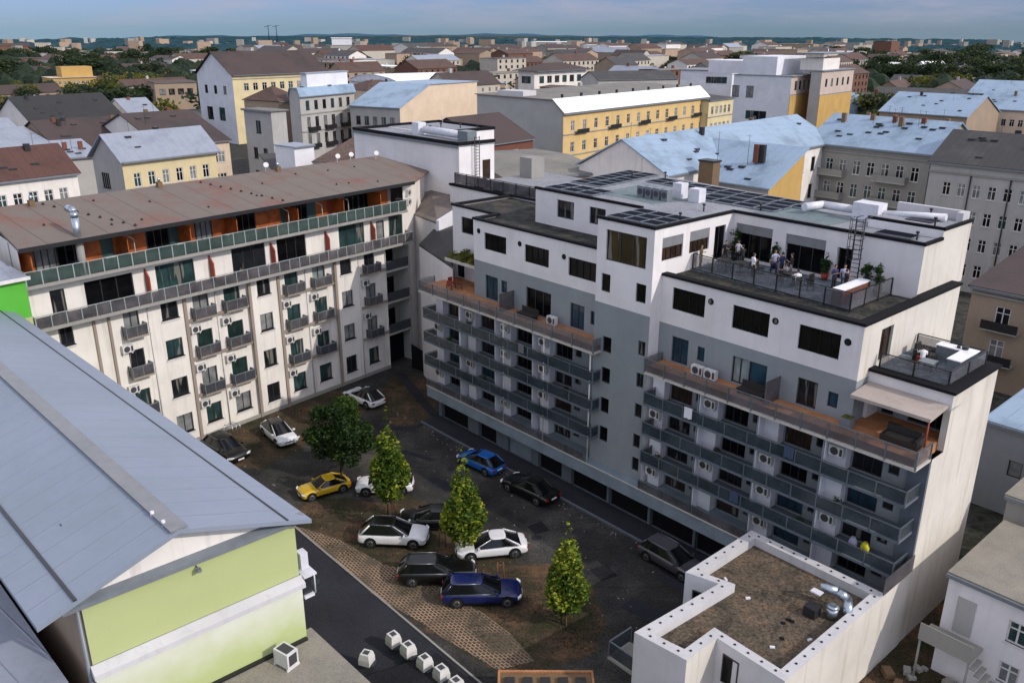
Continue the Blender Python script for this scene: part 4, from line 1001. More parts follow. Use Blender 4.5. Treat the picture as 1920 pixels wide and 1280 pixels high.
# ================================================================== city behind
FOOT = []
def city_house(name, label, P0, z, a1, px1=None, px2=None, W=None, D=None, prof=((0, 0), (.5, 3), (1, 0)), wall='cream_render', roof='brown_roof', side=None, eave=.35,
               win=(), lwin=(), rwin=(), cat='building', hip=None, z_base=0.0, group=None, orient='x', bands=(), chim=0, wallb=None):
    a = radians(a1); p = at(P0[0], P0[1], z) if len(P0) == 2 else P0
    F = Fac(p[0], p[1], a)
    if W is None: W = reach(p, a, px1)
    if D is None: D = abs(reach(p if side != 'R' else F.w(W, 0, z), a+pi/2, px2))
    W = max(3, min(W, 120)); D = max(3, min(D, 90))
    t = thing(name, label, cat, F.w(W/2, D/2), 0, group)
    cx, cy, _ = F.w(W/2, D/2); FOOT.append((cx, cy, hypot(W, D)/2))
    RF = Fac(F.w(0, D)[0], F.w(0, D)[1], a-pi/2); RR = Fac(F.w(W, 0)[0], F.w(W, 0)[1], a+pi/2)
    def grid(FF, wd, spec):
        hs = []
        for (n, zb, w, h, m0, m1, st) in spec:
            for i in range(n):
                c = m0+(wd-m0-m1)*(i+.5)/n
                if w < wd: hs.append((c-w/2, c+w/2, zb, zb+h, st))
        return hs
    for FF, wd, spec, isf in ((F, W, win, 1), (RF, D, lwin, 0), (RR, D, rwin, 0)):
        hs = grid(FF, wd, spec); m = MB(); wallpanel(m, FF, 0, wd, z_base, z, [h[:4] for h in hs], .14)
        m.build('wall', wall if (isf or not wallb) else wallb, t)
        for h in hs: window(t, FF, *h[:4], h[4], random.choice(['pane_dark', 'pane_black', 'pane_teal', 'pane_curtain']) , .14)
    m = MB(); BK = Fac(F.w(W, D)[0], F.w(W, D)[1], a+pi); wallpanel(m, BK, 0, W, z_base, z); m.build('wall', wall, t)
    hp = hip or 0.0
    # gable infill
    if not hip:
        for x in (0, W):
            m = MB(); pts = [F.w(x, 0, z)]+[F.w(x, f*D, z+h) for f, h in prof]+[F.w(x, D, z)]
            m.quad(pts); m.build('gable', (wallb or wall), t)
    m = MB(); th = .16; e = eave
    pr = [(f*D, h) for f, h in prof]
    ex = [(-e if i == 0 else (D+e if i == len(pr)-1 else y), h) for i, (y, h) in enumerate(pr)]
    hmax = max(h for _, h in prof)+1e-6
    for (y0, h0), (y1, h1) in zip(ex, ex[1:]):
        i0 = hp*(h0/hmax) if hip else 0; i1 = hp*(h1/hmax) if hip else 0
        q = [(-e+i0, y0, h0), (W+e-i0, y0, h0), (W+e-i1, y1, h1), (-e+i1, y1, h1)]
        m.quad([F.w(x, y, z+h+th) for x, y, h in q]); m.quad([F.w(x, y, z+h) for x, y, h in reversed(q)])
        for u, v in ((0, 1), (1, 2), (2, 3), (3, 0)):
            A_, B_ = q[u], q[v]; m.quad([F.w(A_[0], A_[1], z+A_[2]), F.w(B_[0], B_[1], z+B_[2]), F.w(B_[0], B_[1], z+B_[2]+th), F.w(A_[0], A_[1], z+A_[2]+th)])
    if hip:
        k = len(ex)
        for s in (0, 1):
            pts = []
            for (y, h) in ex:
                i = hp*(h/hmax); pts.append(F.w((-e+i) if s == 0 else (W+e-i), y, z+h+th-.01))
            m.quad(pts if s else pts[::-1])
    m.build('roof', roof, t)
    if bands:
        for zb in bands:
            m = MB(); m.box(F, -.05, W+.05, -.18, -.003, zb, zb+.22); m.build('cornice', 'concrete', t)
    m = MB(); m.box(F, -.1, W+.1, -e-.14, -e-.01, z-.12, z+.08); m.build('gutter', 'frame_grey', t)
    rnd = random.Random(name+label)
    for i in range(chim):
        x = rnd.uniform(.1, .9)*W; y = rnd.uniform(.35, .6)*D; hh = [h for f, h in prof]; zz = z+max(hh)*.7
        m = MB(); m.box(F, x-.3, x+.3, y-.25, y+.25, zz-.5, z+max(hh)+.45); m.build('chimney', rnd.choice(['brick_red', 'dark_metal', 'dark_metal', 'brown_box']), t)
        q = MB(); xa = rnd.uniform(.1, .9)*W; ya = rnd.uniform(.3, .7)*D; q.tube(F.w(xa, ya, z+max(hh)*.5), F.w(xa, ya, z+max(hh)+1.6), .03, .02, 5); q.tube(F.w(xa-.4, ya, z+max(hh)+1.4), F.w(xa+.4, ya, z+max(hh)+1.4), .015, .015, 4); q.build('antenna', 'dark_metal', t)
        for rep in (0, 1):
            x = rnd.uniform(.06, .94)*W; y2 = rnd.uniform(.10, .42)*D
            m = MB(); f = y2/D; zz = z
            for (f0, h0), (f1, h1) in zip(prof, prof[1:]):
                if f0 <= f <= f1: zz = z+h0+(h1-h0)*(f-f0)/(f1-f0+1e-6)
            m.box(F, x-.4, x+.4, y2-.3, y2+.3, zz+.1, zz+.34); m.build('skylight', 'frame_dark', t)
    return t, F, W, D

GAB = lambda h: ((0, 0), (.5, h), (1, 0))
FLAT = ((0, 0), (1, 0)); SHED = lambda h: ((0, 0), (1, h))
# left side
city_house('corner_house', 'cream house with rust red pitched roof at the left edge', (-70, 354), 16.5, 50, px1=143, D=9, prof=GAB(3.0), wall='cream_render', roof='red_roof', win=((6, 13.4, 1.0, 1.7, 1, 1, 'white'), (6, 9.6, 1.3, 1.7, 1, 1, 'blank')), bands=(12.3,), chim=2)
city_house('town_house', 'pale yellow town house with light slate roof and grey pedimented end wall', (227, 308), 16.3, 52, px1=403, px2=172, prof=GAB(3.2), wall='pale_yellow', roof='slate_roof', wallb='stone_grey', win=((6, 13.0, 1.0, 1.8, .8, .8, 'white'), (6, 9.4, 1.0, 1.8, .8, .8, 'white')), lwin=((3, 12.6, 1.0, 2.0, 2, 4, 'dark'), (3, 8.6, 1.0, 2.0, 2, 4, 'dark')), chim=1, eave=.5)
city_house('warehouse', 'long warehouse with black pitched roof and white wall strip', (60, 238), 14, 48, px1=232, px2=-10, prof=GAB(5), wall='cream_render', roof='black_roof', chim=3)
city_house('row_house', 'light grey gabled house beside the black warehouse roof', (245, 222), 14, 48, px1=300, D=14, prof=GAB(3.5), wall='cream_render', roof='slate_roof', chim=1)
city_house('brown_row', 'long umber roofed row behind the pale yellow town house', (112, 288), 14, 46, px1=330, D=22, prof=GAB(4), wall='tan_wall', roof='umber_roof', chim=4)
city_house('brown_hall', 'cream house with dark brown roof and balcony, left of the narrow grey tower', (300, 278), 15, 47, px1=428, D=26, prof=GAB(4.2), wall='peach', roof='umber_roof', wallb='cream_render', win=((8, 11.6, 1.2, 1.8, 1, 1, 'white'), (8, 8.0, 1.2, 1.8, 1, 1, 'white')), chim=2)
city_house('shed_house', 'blue grey low roof between rust roofed and yellow houses', (-60, 300), 14.5, 48, px1=110, D=14, prof=SHED(2.5), wall='stone_grey', roof='slate_roof')
city_house('back_house', 'grey rendered rear wing beside the pale yellow town house', (130, 300), 14.5, 40, px1=185, D=10, prof=SHED(1.5), wall='stone_grey', roof='slate_roof', chim=2)
city_house('villa', 'small white villa with grey roof at the left edge', (-30, 258), 13, 48, px1=36, D=12, prof=GAB(2.5), wall='cream_render', roof='slate_roof', win=((2, 10, 1.4, 1.3, 1, 1, 'white'),))
city_house('school', 'tall cream and yellow building with dark brown roof and bluish white gable', (433, 144), 20, 50, px1=610, px2=367, prof=GAB(6.5), wall='pale_yellow', roof='umber_roof', wallb='blue_white', win=((9, 15.5, 1.7, 2.2, 3, 3, 'white'), (9, 10.8, 1.7, 2.2, 3, 3, 'white'), (9, 6.2, 1.7, 2.2, 3, 3, 'white')), lwin=((3, 14.5, 1.6, 2.4, 2, 2, 'dark'), (2, 6.5, 3.2, 4, 2, 4, 'blank')), bands=(18.8,), eave=.7)
city_house('grey_tower', 'narrow grey concrete stair tower with small windows', (455, 207), 20.0, -38, px1=506, D=2.5, prof=FLAT, wall='stone_grey', roof='grey_roofing', win=((1, 16.4, 1.3, 2.0, 2, 2, 'dark'), (2, 12.2, 1.1, 1.8, 1, 1, 'dark'), (2, 8.4, 1.1, 1.8, 1, 1, 'dark')), rwin=())
city_house('brown_house', 'tan house with brown hipped roof left of the ornate grey house', (520, 193), 17, 60, px1=566, D=11, prof=GAB(3), hip=4, wall='tan_wall', roof='brown_roof')
t, F, W, D = city_house('ornate_house', 'ornate grey apartment house with balconies and blue mansard roof', (560, 184), 18.5, 62, px1=662, px2=545, prof=((0, 0), (.12, 1.8), (.88, 1.8), (1, 0)), wall='stone_grey', roof='blue_roof', win=((6, 15.6, 1.2, 2.0, 1, 1, 'dark'), (6, 11.8, 1.2, 2.2, 1, 1, 'dark'), (6, 8.0, 1.2, 2.2, 1, 1, 'dark')), bands=(14.6, 10.8), chim=1)
m = MB(); m.box(F, W*.2, W*.95, D*.3, D*.9, 20.4, 23.2, 0); m.build('penthouse', 'blue_white', t)
m = MB(); m.box(F, W*.18, W*.97, D*.27, D*.93, 23.21, 23.5, 0); m.build('penthouse_roof', 'slate_roof', t)
for z in (10.9, 7.1):
    for i in range(3):
        m = MB(); m.box(F, W*(.1+i*.3), W*(.28+i*.3), -.9, -.2, z, z+.9); m.build('balcony', 'dark_metal', t)
city_house('peach_house', 'long house with blue sheet roof and blank peach coloured end wall', (655, 200), 16, -30, px1=748, px2=893, side='R', prof=((0, 0), (.36, 4.6), (1, 4.4)), wall='stone_grey', roof='blue_roof', wallb='peach', win=((5, 12, 1.3, 1.9, 1, 1, 'dark'),), eave=.3)
city_house('cottage', 'low brown roofed house behind the white roof box', (520, 328), 14, 30, px1=590, D=8, prof=SHED(1.6), wall='stone_grey', roof='dark_tile')
city_house('roof_box', 'plain white rooftop box near the rusty roof', (550, 279), 17.6, 52, px1=587, px2=514, prof=FLAT, wall='white_panel', roof='slate_roof', eave=.1)
city_house('brick_wing', 'brick red flat wing beside the white rooftop box', (590, 306), 16, -20, px1=662, D=16, prof=SHED(3.0), wall='brick_red', roof='brown_roofing')
# tall white block behind the left building
_c = RB.w(-21.5, 11.5, 21.5); _l = RB.w(-21.5-19.3, 11.5, 21.5); _D = reach(_c, A+pi/2, 925); _D2 = reach(_l, A+pi/2, 822); _bl = (_l[0]+cos(A+pi/2)*_D2, _l[1]+sin(A+pi/2)*_D2, 21.5); _W2 = reach(_bl, A, 925)
print('white block', _D, _D2, _W2)
t, F, W, D = city_house('white_block', 'tall plain white block with black edged flat roof and rooftop duct', RB.w(-21.5-19.3, 11.5, 0), 21.5, -48.36, W=19.3, D=_D, prof=FLAT, wall='white_render', roof='membrane', wallb='white_render', eave=.05)
m = MB(); Z0 = 21.64
m.box(F, -.1, W+.1, -.1, .25, Z0, Z0+.3); m.box(F, -.1, .25, .251, D+.1, Z0, Z0+.3); m.box(F, W-.25, W+.1, .251, D+.1, Z0, Z0+.3); m.build('roof_coping', 'coping_black', t)
m = MB(); m.prism([(0, D+.06), (_W2, D+.06), (_W2, _D2), (0, _D2)], 8, 21.7, 0, F); m.build('rear_wing', 'white_render', t)
m = MB(); m.box(F, .3, _W2-.3, D+.3, _D2-.3, 21.701, 21.75); m.build('roof', 'membrane', t)
m = MB(); m.box(F, -.1, .25, D+.12, _D2+.1, 21.701, 22.0); m.box(F, _W2-.25, _W2+.1, D+.12, _D2+.1, 21.701, 22.0); m.box(F, .251, _W2-.251, _D2-.25, _D2+.1, 21.701, 22.0); m.build('roof_coping', 'coping_black', t)
m = MB(); m.box(F, W*.42, W*.48, 2.4, 3.4, Z0, Z0+1.3); m.tube(F.w(W*.5, 3.0, Z0+.6), F.w(W*.9, 2.6, Z0+.6), .40, .40, 12); m.build('roof_duct', 'duct_white', t)
m = MB(); m.box(F, W*.9, W*.98, 1.4, 2.6, Z0, Z0+1.2); m.build('roof_unit', 'frame_grey', t)
m = MB()
K = Fac(*F.w(W, 0)[:2], F.a+pi/2)
for x in (D*.38, D*.38+.6): m.tube(K.w(x, -.35, 18.2), K.w(x, -.35, 22.4), .04, .04, 6)
for i in range(14): m.tube(K.w(D*.38, -.35, 18.4+i*.3), K.w(D*.38+.6, -.35, 18.4+i*.3), .03, .03, 5)
m.build('ladder', 'dark_metal', t)
m = MB(); m.box(K, D*.66, D*.66+1.0, -.03, .02, 18.05, 20.0); m.build('door', 'pane_brown', t)
for (x, y) in ((_W2*.3, _D2*.6), (_W2*.5, _D2*.7), (_W2*.7, _D2*.8), (_W2*.62, _D2*.5), (_W2*.85, _D2*.9)):
    m = MB(); m.tube(F.w(x, y, Z0), F.w(x, y, Z0+.5), .06, .06, 6); m.tube(F.w(x, y, Z0+.45), F.w(x, y, Z0+.6), .14, .14, 6); m.build('roof_vent', 'dark_metal', t)
m = MB(); m.tube(F.w(_W2*.3, _D2*.85, Z0), F.w(_W2*.3, _D2*.85, Z0+2.4), .04, .02, 6); m.build('antenna', 'frame_white', t)
# roof terrace in front of it
tt = thing('roof_terrace_wing', 'white wing with dark railed roof terrace between white block and solar roof', 'building', RB.w(-14, 14))
m = MB(); m.prism([(-21.5, 10.3), (-4.8, 10.3), (-5.2, 23), (-21.5, 23)], 0, 17.9, 0, RB); m.build('wall', 'white_render', tt)
m = MB(); m.prism([(-21.5, 10.3), (-4.8, 10.3), (-5.2, 23), (-21.5, 23)], 17.904, 17.95, 0, RB); m.build('terrace_floor', 'membrane', tt)
m = MB(); m.box(RB, -21.5, -4.8, 10.15, 10.6, 17.95, 18.15); m.build('terrace_coping', 'coping_black', tt)
open_rail([(-21.2, 10.7), (-5.0, 10.7)], 18.15, 1.0, 1.8, 'rail_smoke', parent=tt)
for k in range(5):
    m = MB(); m.box(RB, -19+k*2.9, -17.6+k*2.9, 11.3, 12.1, 17.95, 18.75); m.build('terrace_furniture', 'furniture_dark', tt)
p = at(996, 332, 18); a, b = RB.inv(*p[:2])
m = MB(); m.box(RB, a-1.2, a+.6, b-.6, b+1.2, 17.95, 20.0); m.build('roof_box', 'concrete', tt)
# connecting house between the two blocks
ch = thing('link_house', 'low link house with brown and grey sloping roofs between the two courtyard blocks', 'building', RB.w(-19, 6))
def cp(px, py, z): return at(px, py, z)
R1 = [cp(755, 393, 14.6), cp(820, 418, 15.3), cp(886, 372, 16.8), cp(805, 342, 17.2)]
R2 = [cp(785, 458, 13.3), cp(848, 500, 13.6), cp(862, 405, 15.0), cp(818, 424, 14.7)]
m = MB(); m.quad(R1); m.quad([(x, y, z-.2) for x, y, z in reversed(R1)])
for i in range(4):
    a, b = R1[i], R1[(i+1) % 4]; m.quad([(a[0], a[1], a[2]-.2), (b[0], b[1], b[2]-.2), b, a])
m.build('roof', 'conn_roof', ch)
m = MB(); m.quad(R2); m.quad([(x, y, z-.2) for x, y, z in reversed(R2)])
for i in range(4):
    a, b = R2[i], R2[(i+1) % 4]; m.quad([(a[0], a[1], a[2]-.2), (b[0], b[1], b[2]-.2), b, a])
m.build('roof', 'dark_tile', ch)
for R in (R1, R2):
    m = MB()
    for i in range(4):
        a, b = R[i], R[(i+1) % 4]; m.quad([(a[0], a[1], 0), (b[0], b[1], 0), (b[0], b[1], b[2]-.2), (a[0], a[1], a[2]-.2)])
    m.build('wall', 'white_render', ch)
m = MB(); a, b = R1[1], R1[2]; K = Fac(a[0], a[1], atan2(b[1]-a[1], b[0]-a[0])); m.prism([(0, -.12), (hypot(b[0]-a[0], b[1]-a[1])*.55, -.12), (hypot(b[0]-a[0], b[1]-a[1])*.55, .2), (0, .2)], [13.4]*4, [15.5, 16.2, 16.2, 15.5], 0, K); m.build('parapet', 'white_panel', ch)
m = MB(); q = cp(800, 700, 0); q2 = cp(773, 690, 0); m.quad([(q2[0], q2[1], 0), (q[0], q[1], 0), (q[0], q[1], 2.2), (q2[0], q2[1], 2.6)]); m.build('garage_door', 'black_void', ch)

# middle
city_house('chapel', 'dark red brick house with brown tiled roof and arched window', (905, 274), 13.5, 50, px1=998, D=17, prof=GAB(4.2), wall='brick_red', roof='umber_roof', win=((1, 9.5, 1.6, 2.6, 5, 1, 'white'),), chim=0)
t, F, W, D = city_house('yellow_terrace', 'long yellow apartment house with white roof edge and blank grey end wall', (1055, 215), 16.4, 50.5, px1=1326, px2=893, prof=((0, 0), (.11, 2.7), (1, 3.0)), wall='yellow_wall', roof='grey_roofing', wallb='blind_grey', win=((14, 12.9, 1.3, 2.1, 1.2, 1.2, 'white'), (14, 8.6, 1.3, 2.1, 1.2, 1.2, 'white'), (14, 4.6, 1.3, 2.1, 1.2, 1.2, 'white')), bands=(12.2, 7.9), eave=.4)
m = MB(); m.quad([F.w(-.3, -.5, 16.72), F.w(W+.3, -.5, 16.72), F.w(W+.3, .11*D+.1, 19.40), F.w(-.3, .11*D+.1, 19.40)]); m.build('roof_edge', 'white_roof', t)
for i in range(5):
    m = MB(); x = W*(.1+i*.2); m.box(F, x-2.2, x+2.2, -.75, -.19, 12.35, 12.45); m.box(F, x-2.2, x+2.2, -.75, -.71, 12.45, 13.2); m.build('balcony', 'dark_metal', t)
for i in range(9):
    m = MB(); x = W*(.06+i*.11); m.box(F, x-.2, x+.2, .11*D+.4, .11*D+.8, 19.2, 20.1); m.build('chimney', 'dark_metal', t)
m = MB(); m.box(F, 1.5, 6, D*.5, D*.8, 19.3, 20.4); m.build('parapet', 'parapet_white', t)
city_house('cream_terrace', 'cream house at the end of the long yellow terrace', (1328, 188), 16, 50.5, px1=1374, D=16, prof=SHED(1.0), wall='pale_yellow', roof='dark_tile', win=((5, 12.5, 1.3, 2.0, 1, 1, 'white'), (5, 8.3, 1.3, 2.0, 1, 1, 'white')), bands=(11.8,))
city_house('pavilion', 'cream pavilion with wide dark flat roof', (1000, 134), 19, 47, px1=1097, px2=970, prof=GAB(2.5), hip=12, wall='cream_render', roof='umber_roof', win=((6, 14.8, 2.6, 2.4, 2, 2, 'dark'),), lwin=((2, 14.8, 2.6, 2.4, 2, 2, 'dark'),), eave=1.6)
city_house('grey_annex', 'long grey building with dark windows behind the yellow terrace', (1120, 150), 17, 20, px1=1270, D=14, prof=GAB(2.5), wall='stone_grey', roof='dark_tile', win=((10, 12.5, 1.8, 2.2, 1, 1, 'white'),))
city_house('sports_hall', 'big hall under a dazzling white membrane roof', (752, 158), 13.5, 36, px1=905, px2=655, prof=((0, 0), (.2, 1.6), (.5, 2.6), (.8, 2.0), (1, 0)), wall='white_panel', roof='white_roof')
city_house('teal_house', 'pale green flat roofed house left of the white hall', (690, 158), 14, 30, px1=760, D=20, prof=FLAT, wall='blue_white', roof='membrane_green', win=((4, 10, 1.6, 1.8, 1, 1, 'dark'),))
city_house('rust_house', 'house with rusty brown hipped roof in front of the white hall', (690, 172), 13, 46, px1=760, D=16, prof=GAB(3), hip=6, wall='peach', roof='brown_roof', chim=2)
city_house('small_blue_roof', 'small pale blue roof behind the peach end wall', (880, 160), 14, 46, px1=945, D=14, prof=SHED(1.5), wall='tan_wall', roof='blue_roof', chim=3)
city_house('gravel_roof_house', 'house with wide brownish gravel roof behind the solar panels', (948, 336), 15.6, 22, px1=1132, D=22, prof=((0, 0), (.5, .8), (1, .2)), wall='tan_wall', roof='grey_roofing')
# blue roofs on the right
city_house('blue_roof_house', 'pale blue sheet roof with yellow gable behind the solar panels', (1270, 330), 15, -47, px1=1440, px2=1502, side='R', prof=((0, 0), (1, 4.0)), wall='stone_grey', roof='blue_roof', wallb='ochre', chim=2)
city_house('blue_roof_house', 'pale blue hipped roof left of the brown chimney stack', (1122, 296), 15.2, -40, px1=1312, D=13, prof=((0, 0), (1, 2.2)), wall='stone_grey', roof='blue_roof', chim=2)
p = at(1330, 300, 18); t = thing('chimney_stack', 'square brown chimney stack between the pale blue roofs', 'chimney', (p[0], p[1], 14)); m = MB(); K = Fac(p[0], p[1], A); m.box(K, -1.0, 1.0, -.7, .7, 14, 17.9); m.build('stack', 'brown_box', t); m = MB(); m.box(K, -1.1, 1.1, -.8, .8, 17.901, 18.1); m.build('cap', 'dark_metal', t)
city_house('blue_wing', 'cream courtyard wing with long pale blue roof meeting the grey wing', (1250, 330), 16.5, 47, W=reach(at(1250, 330, 16.5), radians(47), 1512)+9, D=13, prof=GAB(3.6), wall='cream_render', roof='blue_roof', win=((12, 13, 1.2, 2, 1, 1, 'dark'), (12, 9, 1.2, 2, 1, 1, 'dark')), chim=3)
t, F, W, D = city_house('grey_apartments', 'weathered grey apartment house with long balconies and pale blue roof', (1512, 266), 16.5, -49, px1=1745, D=15, prof=GAB(3.8), wall='stone_dark', roof='blue_roof', win=((8, 12.7, 1.15, 2.0, .8, .8, 'white'), (8, 9.4, 1.15, 2.0, .8, .8, 'white'), (8, 6.1, 1.15, 2.0, .8, .8, 'white'), (8, 2.8, 1.15, 2.0, .8, .8, 'white')), bands=(15.6,), chim=8)
for z in (12.4, 9.1, 5.8):
    for (u, v) in ((.04, .36), (.60, .86)):
        m = MB(); m.box(F, W*u, W*v, -1.1, -.01, z-.15, z); o = m.build('balcony', 'stone_grey', t)
        q = MB(); q.box(F, W*u, W*v, -1.1, -1.06, z, z+.85); q.box(F, W*u, W*u+.04, -1.059, -.02, z, z+.85); q.box(F, W*v-.04, W*v, -1.059, -.02, z, z+.85); q.build('railing', 'stone_dark', o)
t, F, W, D = city_house('grey_tenement', 'weathered grey tenement with dark tiled roof at the right edge', (1745, 301), 16.2, -47, px1=2030, D=13, prof=GAB(3.6), wall='stone_grey', roof='dark_tile', win=((8, 12.2, 1.0, 1.7, 1.5, 1.2, 'white'), (8, 8.8, 1.0, 1.7, 1.5, 1.2, 'white'), (8, 5.4, 1.0, 1.7, 1.5, 1.2, 'white'), (8, 2.0, 1.0, 1.7, 1.5, 1.2, 'white')), bands=(15.0,), chim=5)
for i in range(3):
    m = MB(); x = W*(.3+.27*i); m.tube(F.w(x, -.1, 0), F.w(x, -.1, 15), .09, .09, 6); m.build('downpipe', 'dark_metal', t)
# yellow and white group
t, F, W, D = city_house('theatre', 'yellow and pinkish building with plain grey side and rooftop cabins', (1483, 142), 20, 50, px1=1540, px2=1375, prof=FLAT, wall='pink_wall', roof='membrane', wallb='blue_white', win=((6, 16, 1.6, 2.6, 2, 2, 'dark'),), lwin=((2, 13.5, 2.4, 3.4, 8, 20, 'dark'), (2, 7, 4.5, 2.6, 6, 8, 'blank')), bands=(14.6,))
m = MB(); m.box(F, -.08, W+.08, -.16, -.02, 2, 14.4); m.build('facade_band', 'ochre', t)
m = MB(); m.box(F, W*.0, W*.9, 5, 16, 20.2, 25.5); m.build('rooftop_cabin', 'blue_white', t)
m = MB(); m.box(F, W*.2, W*.8, 17, 30, 20.2, 24); m.build('rooftop_cabin', 'white_panel', t)
t, F, W, D = city_house('theatre_annex', 'yellow annex with white stair head right of the pinkish building', (1540, 132), 21.5, 50, px1=1600, px2=1520, prof=FLAT, wall='pink_wall', roof='membrane', wallb='stone_grey', win=((5, 17, 1.6, 2.2, 2, 2, 'dark'), (5, 9, 1.6, 3.2, 2, 2, 'white')), bands=(14.6,))
m = MB(); m.box(F, -.08, W+.08, -.16, -.02, 2, 14.4); m.build('facade_band', 'ochre', t)
m = MB(); m.box(F, W*.1, W*.6, 1.0, 8, 21.7, 25.0); m.build('rooftop_cabin', 'cream_render', t)
m = MB(); m.box(F, W*.0, W*.8, 0, 9, 26.2, 26.6); m.build('roof_sign', 'frame_grey', t); m = MB(); m.tube(F.w(W*.7, 6, 21.7), F.w(W*.7, 6, 29), .10, .05, 6); m.build('antenna', 'steel', t)
city_house('office_slab', 'grey white flat office slab with paired windows', (1275, 130), 19, -25, px1=1372, D=20, prof=FLAT, wall='blue_white', roof='membrane', win=((4, 14.5, 2.2, 2.2, 10, 2, 'dark'),))
city_house('glass_vault', 'small glazed vault roof on the grey white office group', (1395, 125), 21, -20, px1=1458, D=10, prof=((0, 0), (.3, 1.6), (.7, 1.6), (1, 0)), wall='stone_dark', roof='blue_roof', z_base=10)
city_house('blue_hall', 'wide hall with bright blue sheet roof right of the yellow building', (1648, 207), 13, -48, px1=1812, D=20, prof=GAB(4.5), wall='tan_wall', roof='blue_roof', chim=4, win=((8, 9.5, 1.2, 1.8, 1, 1, 'white'),))
city_house('blue_hall', 'cream house with bright blue roof near the right edge', (1822, 200), 13.5, -48, px1=2000, D=18, prof=GAB(4), wall='peach', roof='blue_roof', chim=4, win=((10, 9.5, 1.2, 1.8, 1, 1, 'white'), (10, 6, 1.2, 1.8, 1, 1, 'white')))
city_house('blue_hall', 'farther bright blue roof at the upper right edge', (1815, 172), 13, -44, px1=2000, D=20, prof=GAB(4), wall='tan_wall', roof='blue_roof', chim=3)
p = at(1598, 192, 9.5); t = thing('dome', 'small blue domed roof right of the yellow building', 'dome', (p[0], p[1], 0)); m = MB()
m.rings([[(p[0]+r*cos(k*pi/12), p[1]+r*sin(k*pi/12), z) for k in range(24)] for r, z in ((5.4, 0), (5.4, 9.5), (5.1, 10.6), (4.3, 11.8), (2.8, 12.6), (.9, 13))]); m.build('drum', 'blue_roof', t)
city_house('long_shed', 'long low shed with dark roof right of the small dome', (1640, 172), 9, -30, px1=1830, D=14, prof=GAB(2), wall='tan_wall', roof='dark_tile')
city_house('white_church', 'small white church like house among trees on the right', (1738, 128), 9, 20, px1=1778, D=14, prof=GAB(5), wall='cream_render', roof='white_roof')
# orange building and neighbours on the left
t, F, W, D = city_house('orange_hotel', 'bright orange stepped building among trees on the far left', (92, 150), 11, 40, px1=178, D=16, prof=FLAT, wall='ochre', roof='peach', win=((9, 8.0, 1.4, 1.4, 1, 1, 'white'), (9, 5.0, 1.4, 1.4, 1, 1, 'white')))
m = MB(); m.box(F, W*.3, W*.98, 3, 13, 11.2, 16); m.build('upper_storey', 'ochre', t)
city_house('orange_row', 'low orange roofed row right of the orange building', (178, 158), 7, 36, px1=258, D=14, prof=GAB(3), wall='ochre', roof='red_roof')
city_house('brown_villa', 'brown flat house with dark windows left of the tall cream building', (287, 158), 14, 30, px1=366, D=16, prof=FLAT, wall='tan_wall', roof='brown_roofing', win=((4, 9.5, 2.2, 2.2, 1, 1, 'dark'),))
# right edge, beyond the end wall
city_house('yard_block', 'grey walled block with pale blue roof seen beyond the tall end wall', RB.w(26.9, 20.0), 6.5, -48.36, W=30, D=17, prof=SHED(.3), wall='wall_grey', roof='blue_roof', eave=.2, chim=0, win=((10, 3.0, .9, 1.2, 1, 1, 'single'),))
t, F, W, D = city_house('tenement_back', 'brown tenement with burgundy roof band and balconies at the right edge', at(1822, 545, 9.0)[:2]+(0,), 9.6, -48, W=26, D=14, prof=SHED(1.8), wall='tan_wall', roof='umber_roof', win=((6, 6.4, 1.3, 1.8, 1, 1, 'white'), (6, 3.2, 1.3, 1.8, 1, 1, 'white')), bands=(9.0,))
for z in (6.1, 2.9):
    for i in range(4):
        m = MB(); x = W*(.06+i*.24); m.box(F, x, x+3.2, -1.0, -.01, z-.12, z); o = m.build('balcony', 'stone_dark', t)
        q = MB(); q.box(F, x, x+3.2, -1.0, -.96, z, z+.85); q.build('railing', 'dark_metal', o)
t, F, W, D = city_house('yard_house', 'low white yard house with beige flat roof at the bottom right', RB.w(32.7, 0.4), 6, -48.36, W=16, D=7.2, prof=FLAT, wall='white_render', roof='lowroof', eave=.1, win=((5, 3.7, .95, 1.25, 2.2, .8, 'white'), (5, 1.3, .95, 1.2, 2.2, .8, 'white')))
m = MB(); m.box(F, .6, 1.5, -.04, .02, 2.9, 5.0); m.build('door', 'stone_grey', t)
m = MB(); m.box(F, -.4, 2.2, -1.6, -.05, 2.6, 2.75); m.box(F, -.4, 2.2, -1.6, -1.56, 2.75, 3.6)
for i in range(9): m.box(F, 2.2+i*.25, 2.45+i*.25, -1.6, -.6, 2.6-(i+1)*.28, 2.68-(i+1)*.28)
m.tube(F.w(-.3, -1.5, 0), F.w(-.3, -1.5, 2.6), .06, .06, 6); m.tube(F.w(2.1, -1.5, 0), F.w(2.1, -1.5, 2.6), .06, .06, 6); m.build('outside_stair', 'stone_dark', t)
for k in range(7):
    m = MB(); q = F.w(3+k*1.3+random.random(), 2+random.random()*3, 6.17); m.tube(q, (q[0], q[1], q[2]+.1), .10, .08, 6); m.build('roof_vent', 'dark_metal', t)
city_house('yard_shed', 'grey concrete shed with cluttered roof above the yard house', RB.w(32.3, 8.6), 7.2, -48.36, W=14, D=6, prof=FLAT, wall='concrete', roof='lowroof', eave=.15)
t = thing('yard_clutter', 'heap of crates and rubble in the dark yard at the bottom right', 'rubble', RB.w(33, -2))
rnd = random.Random(8)
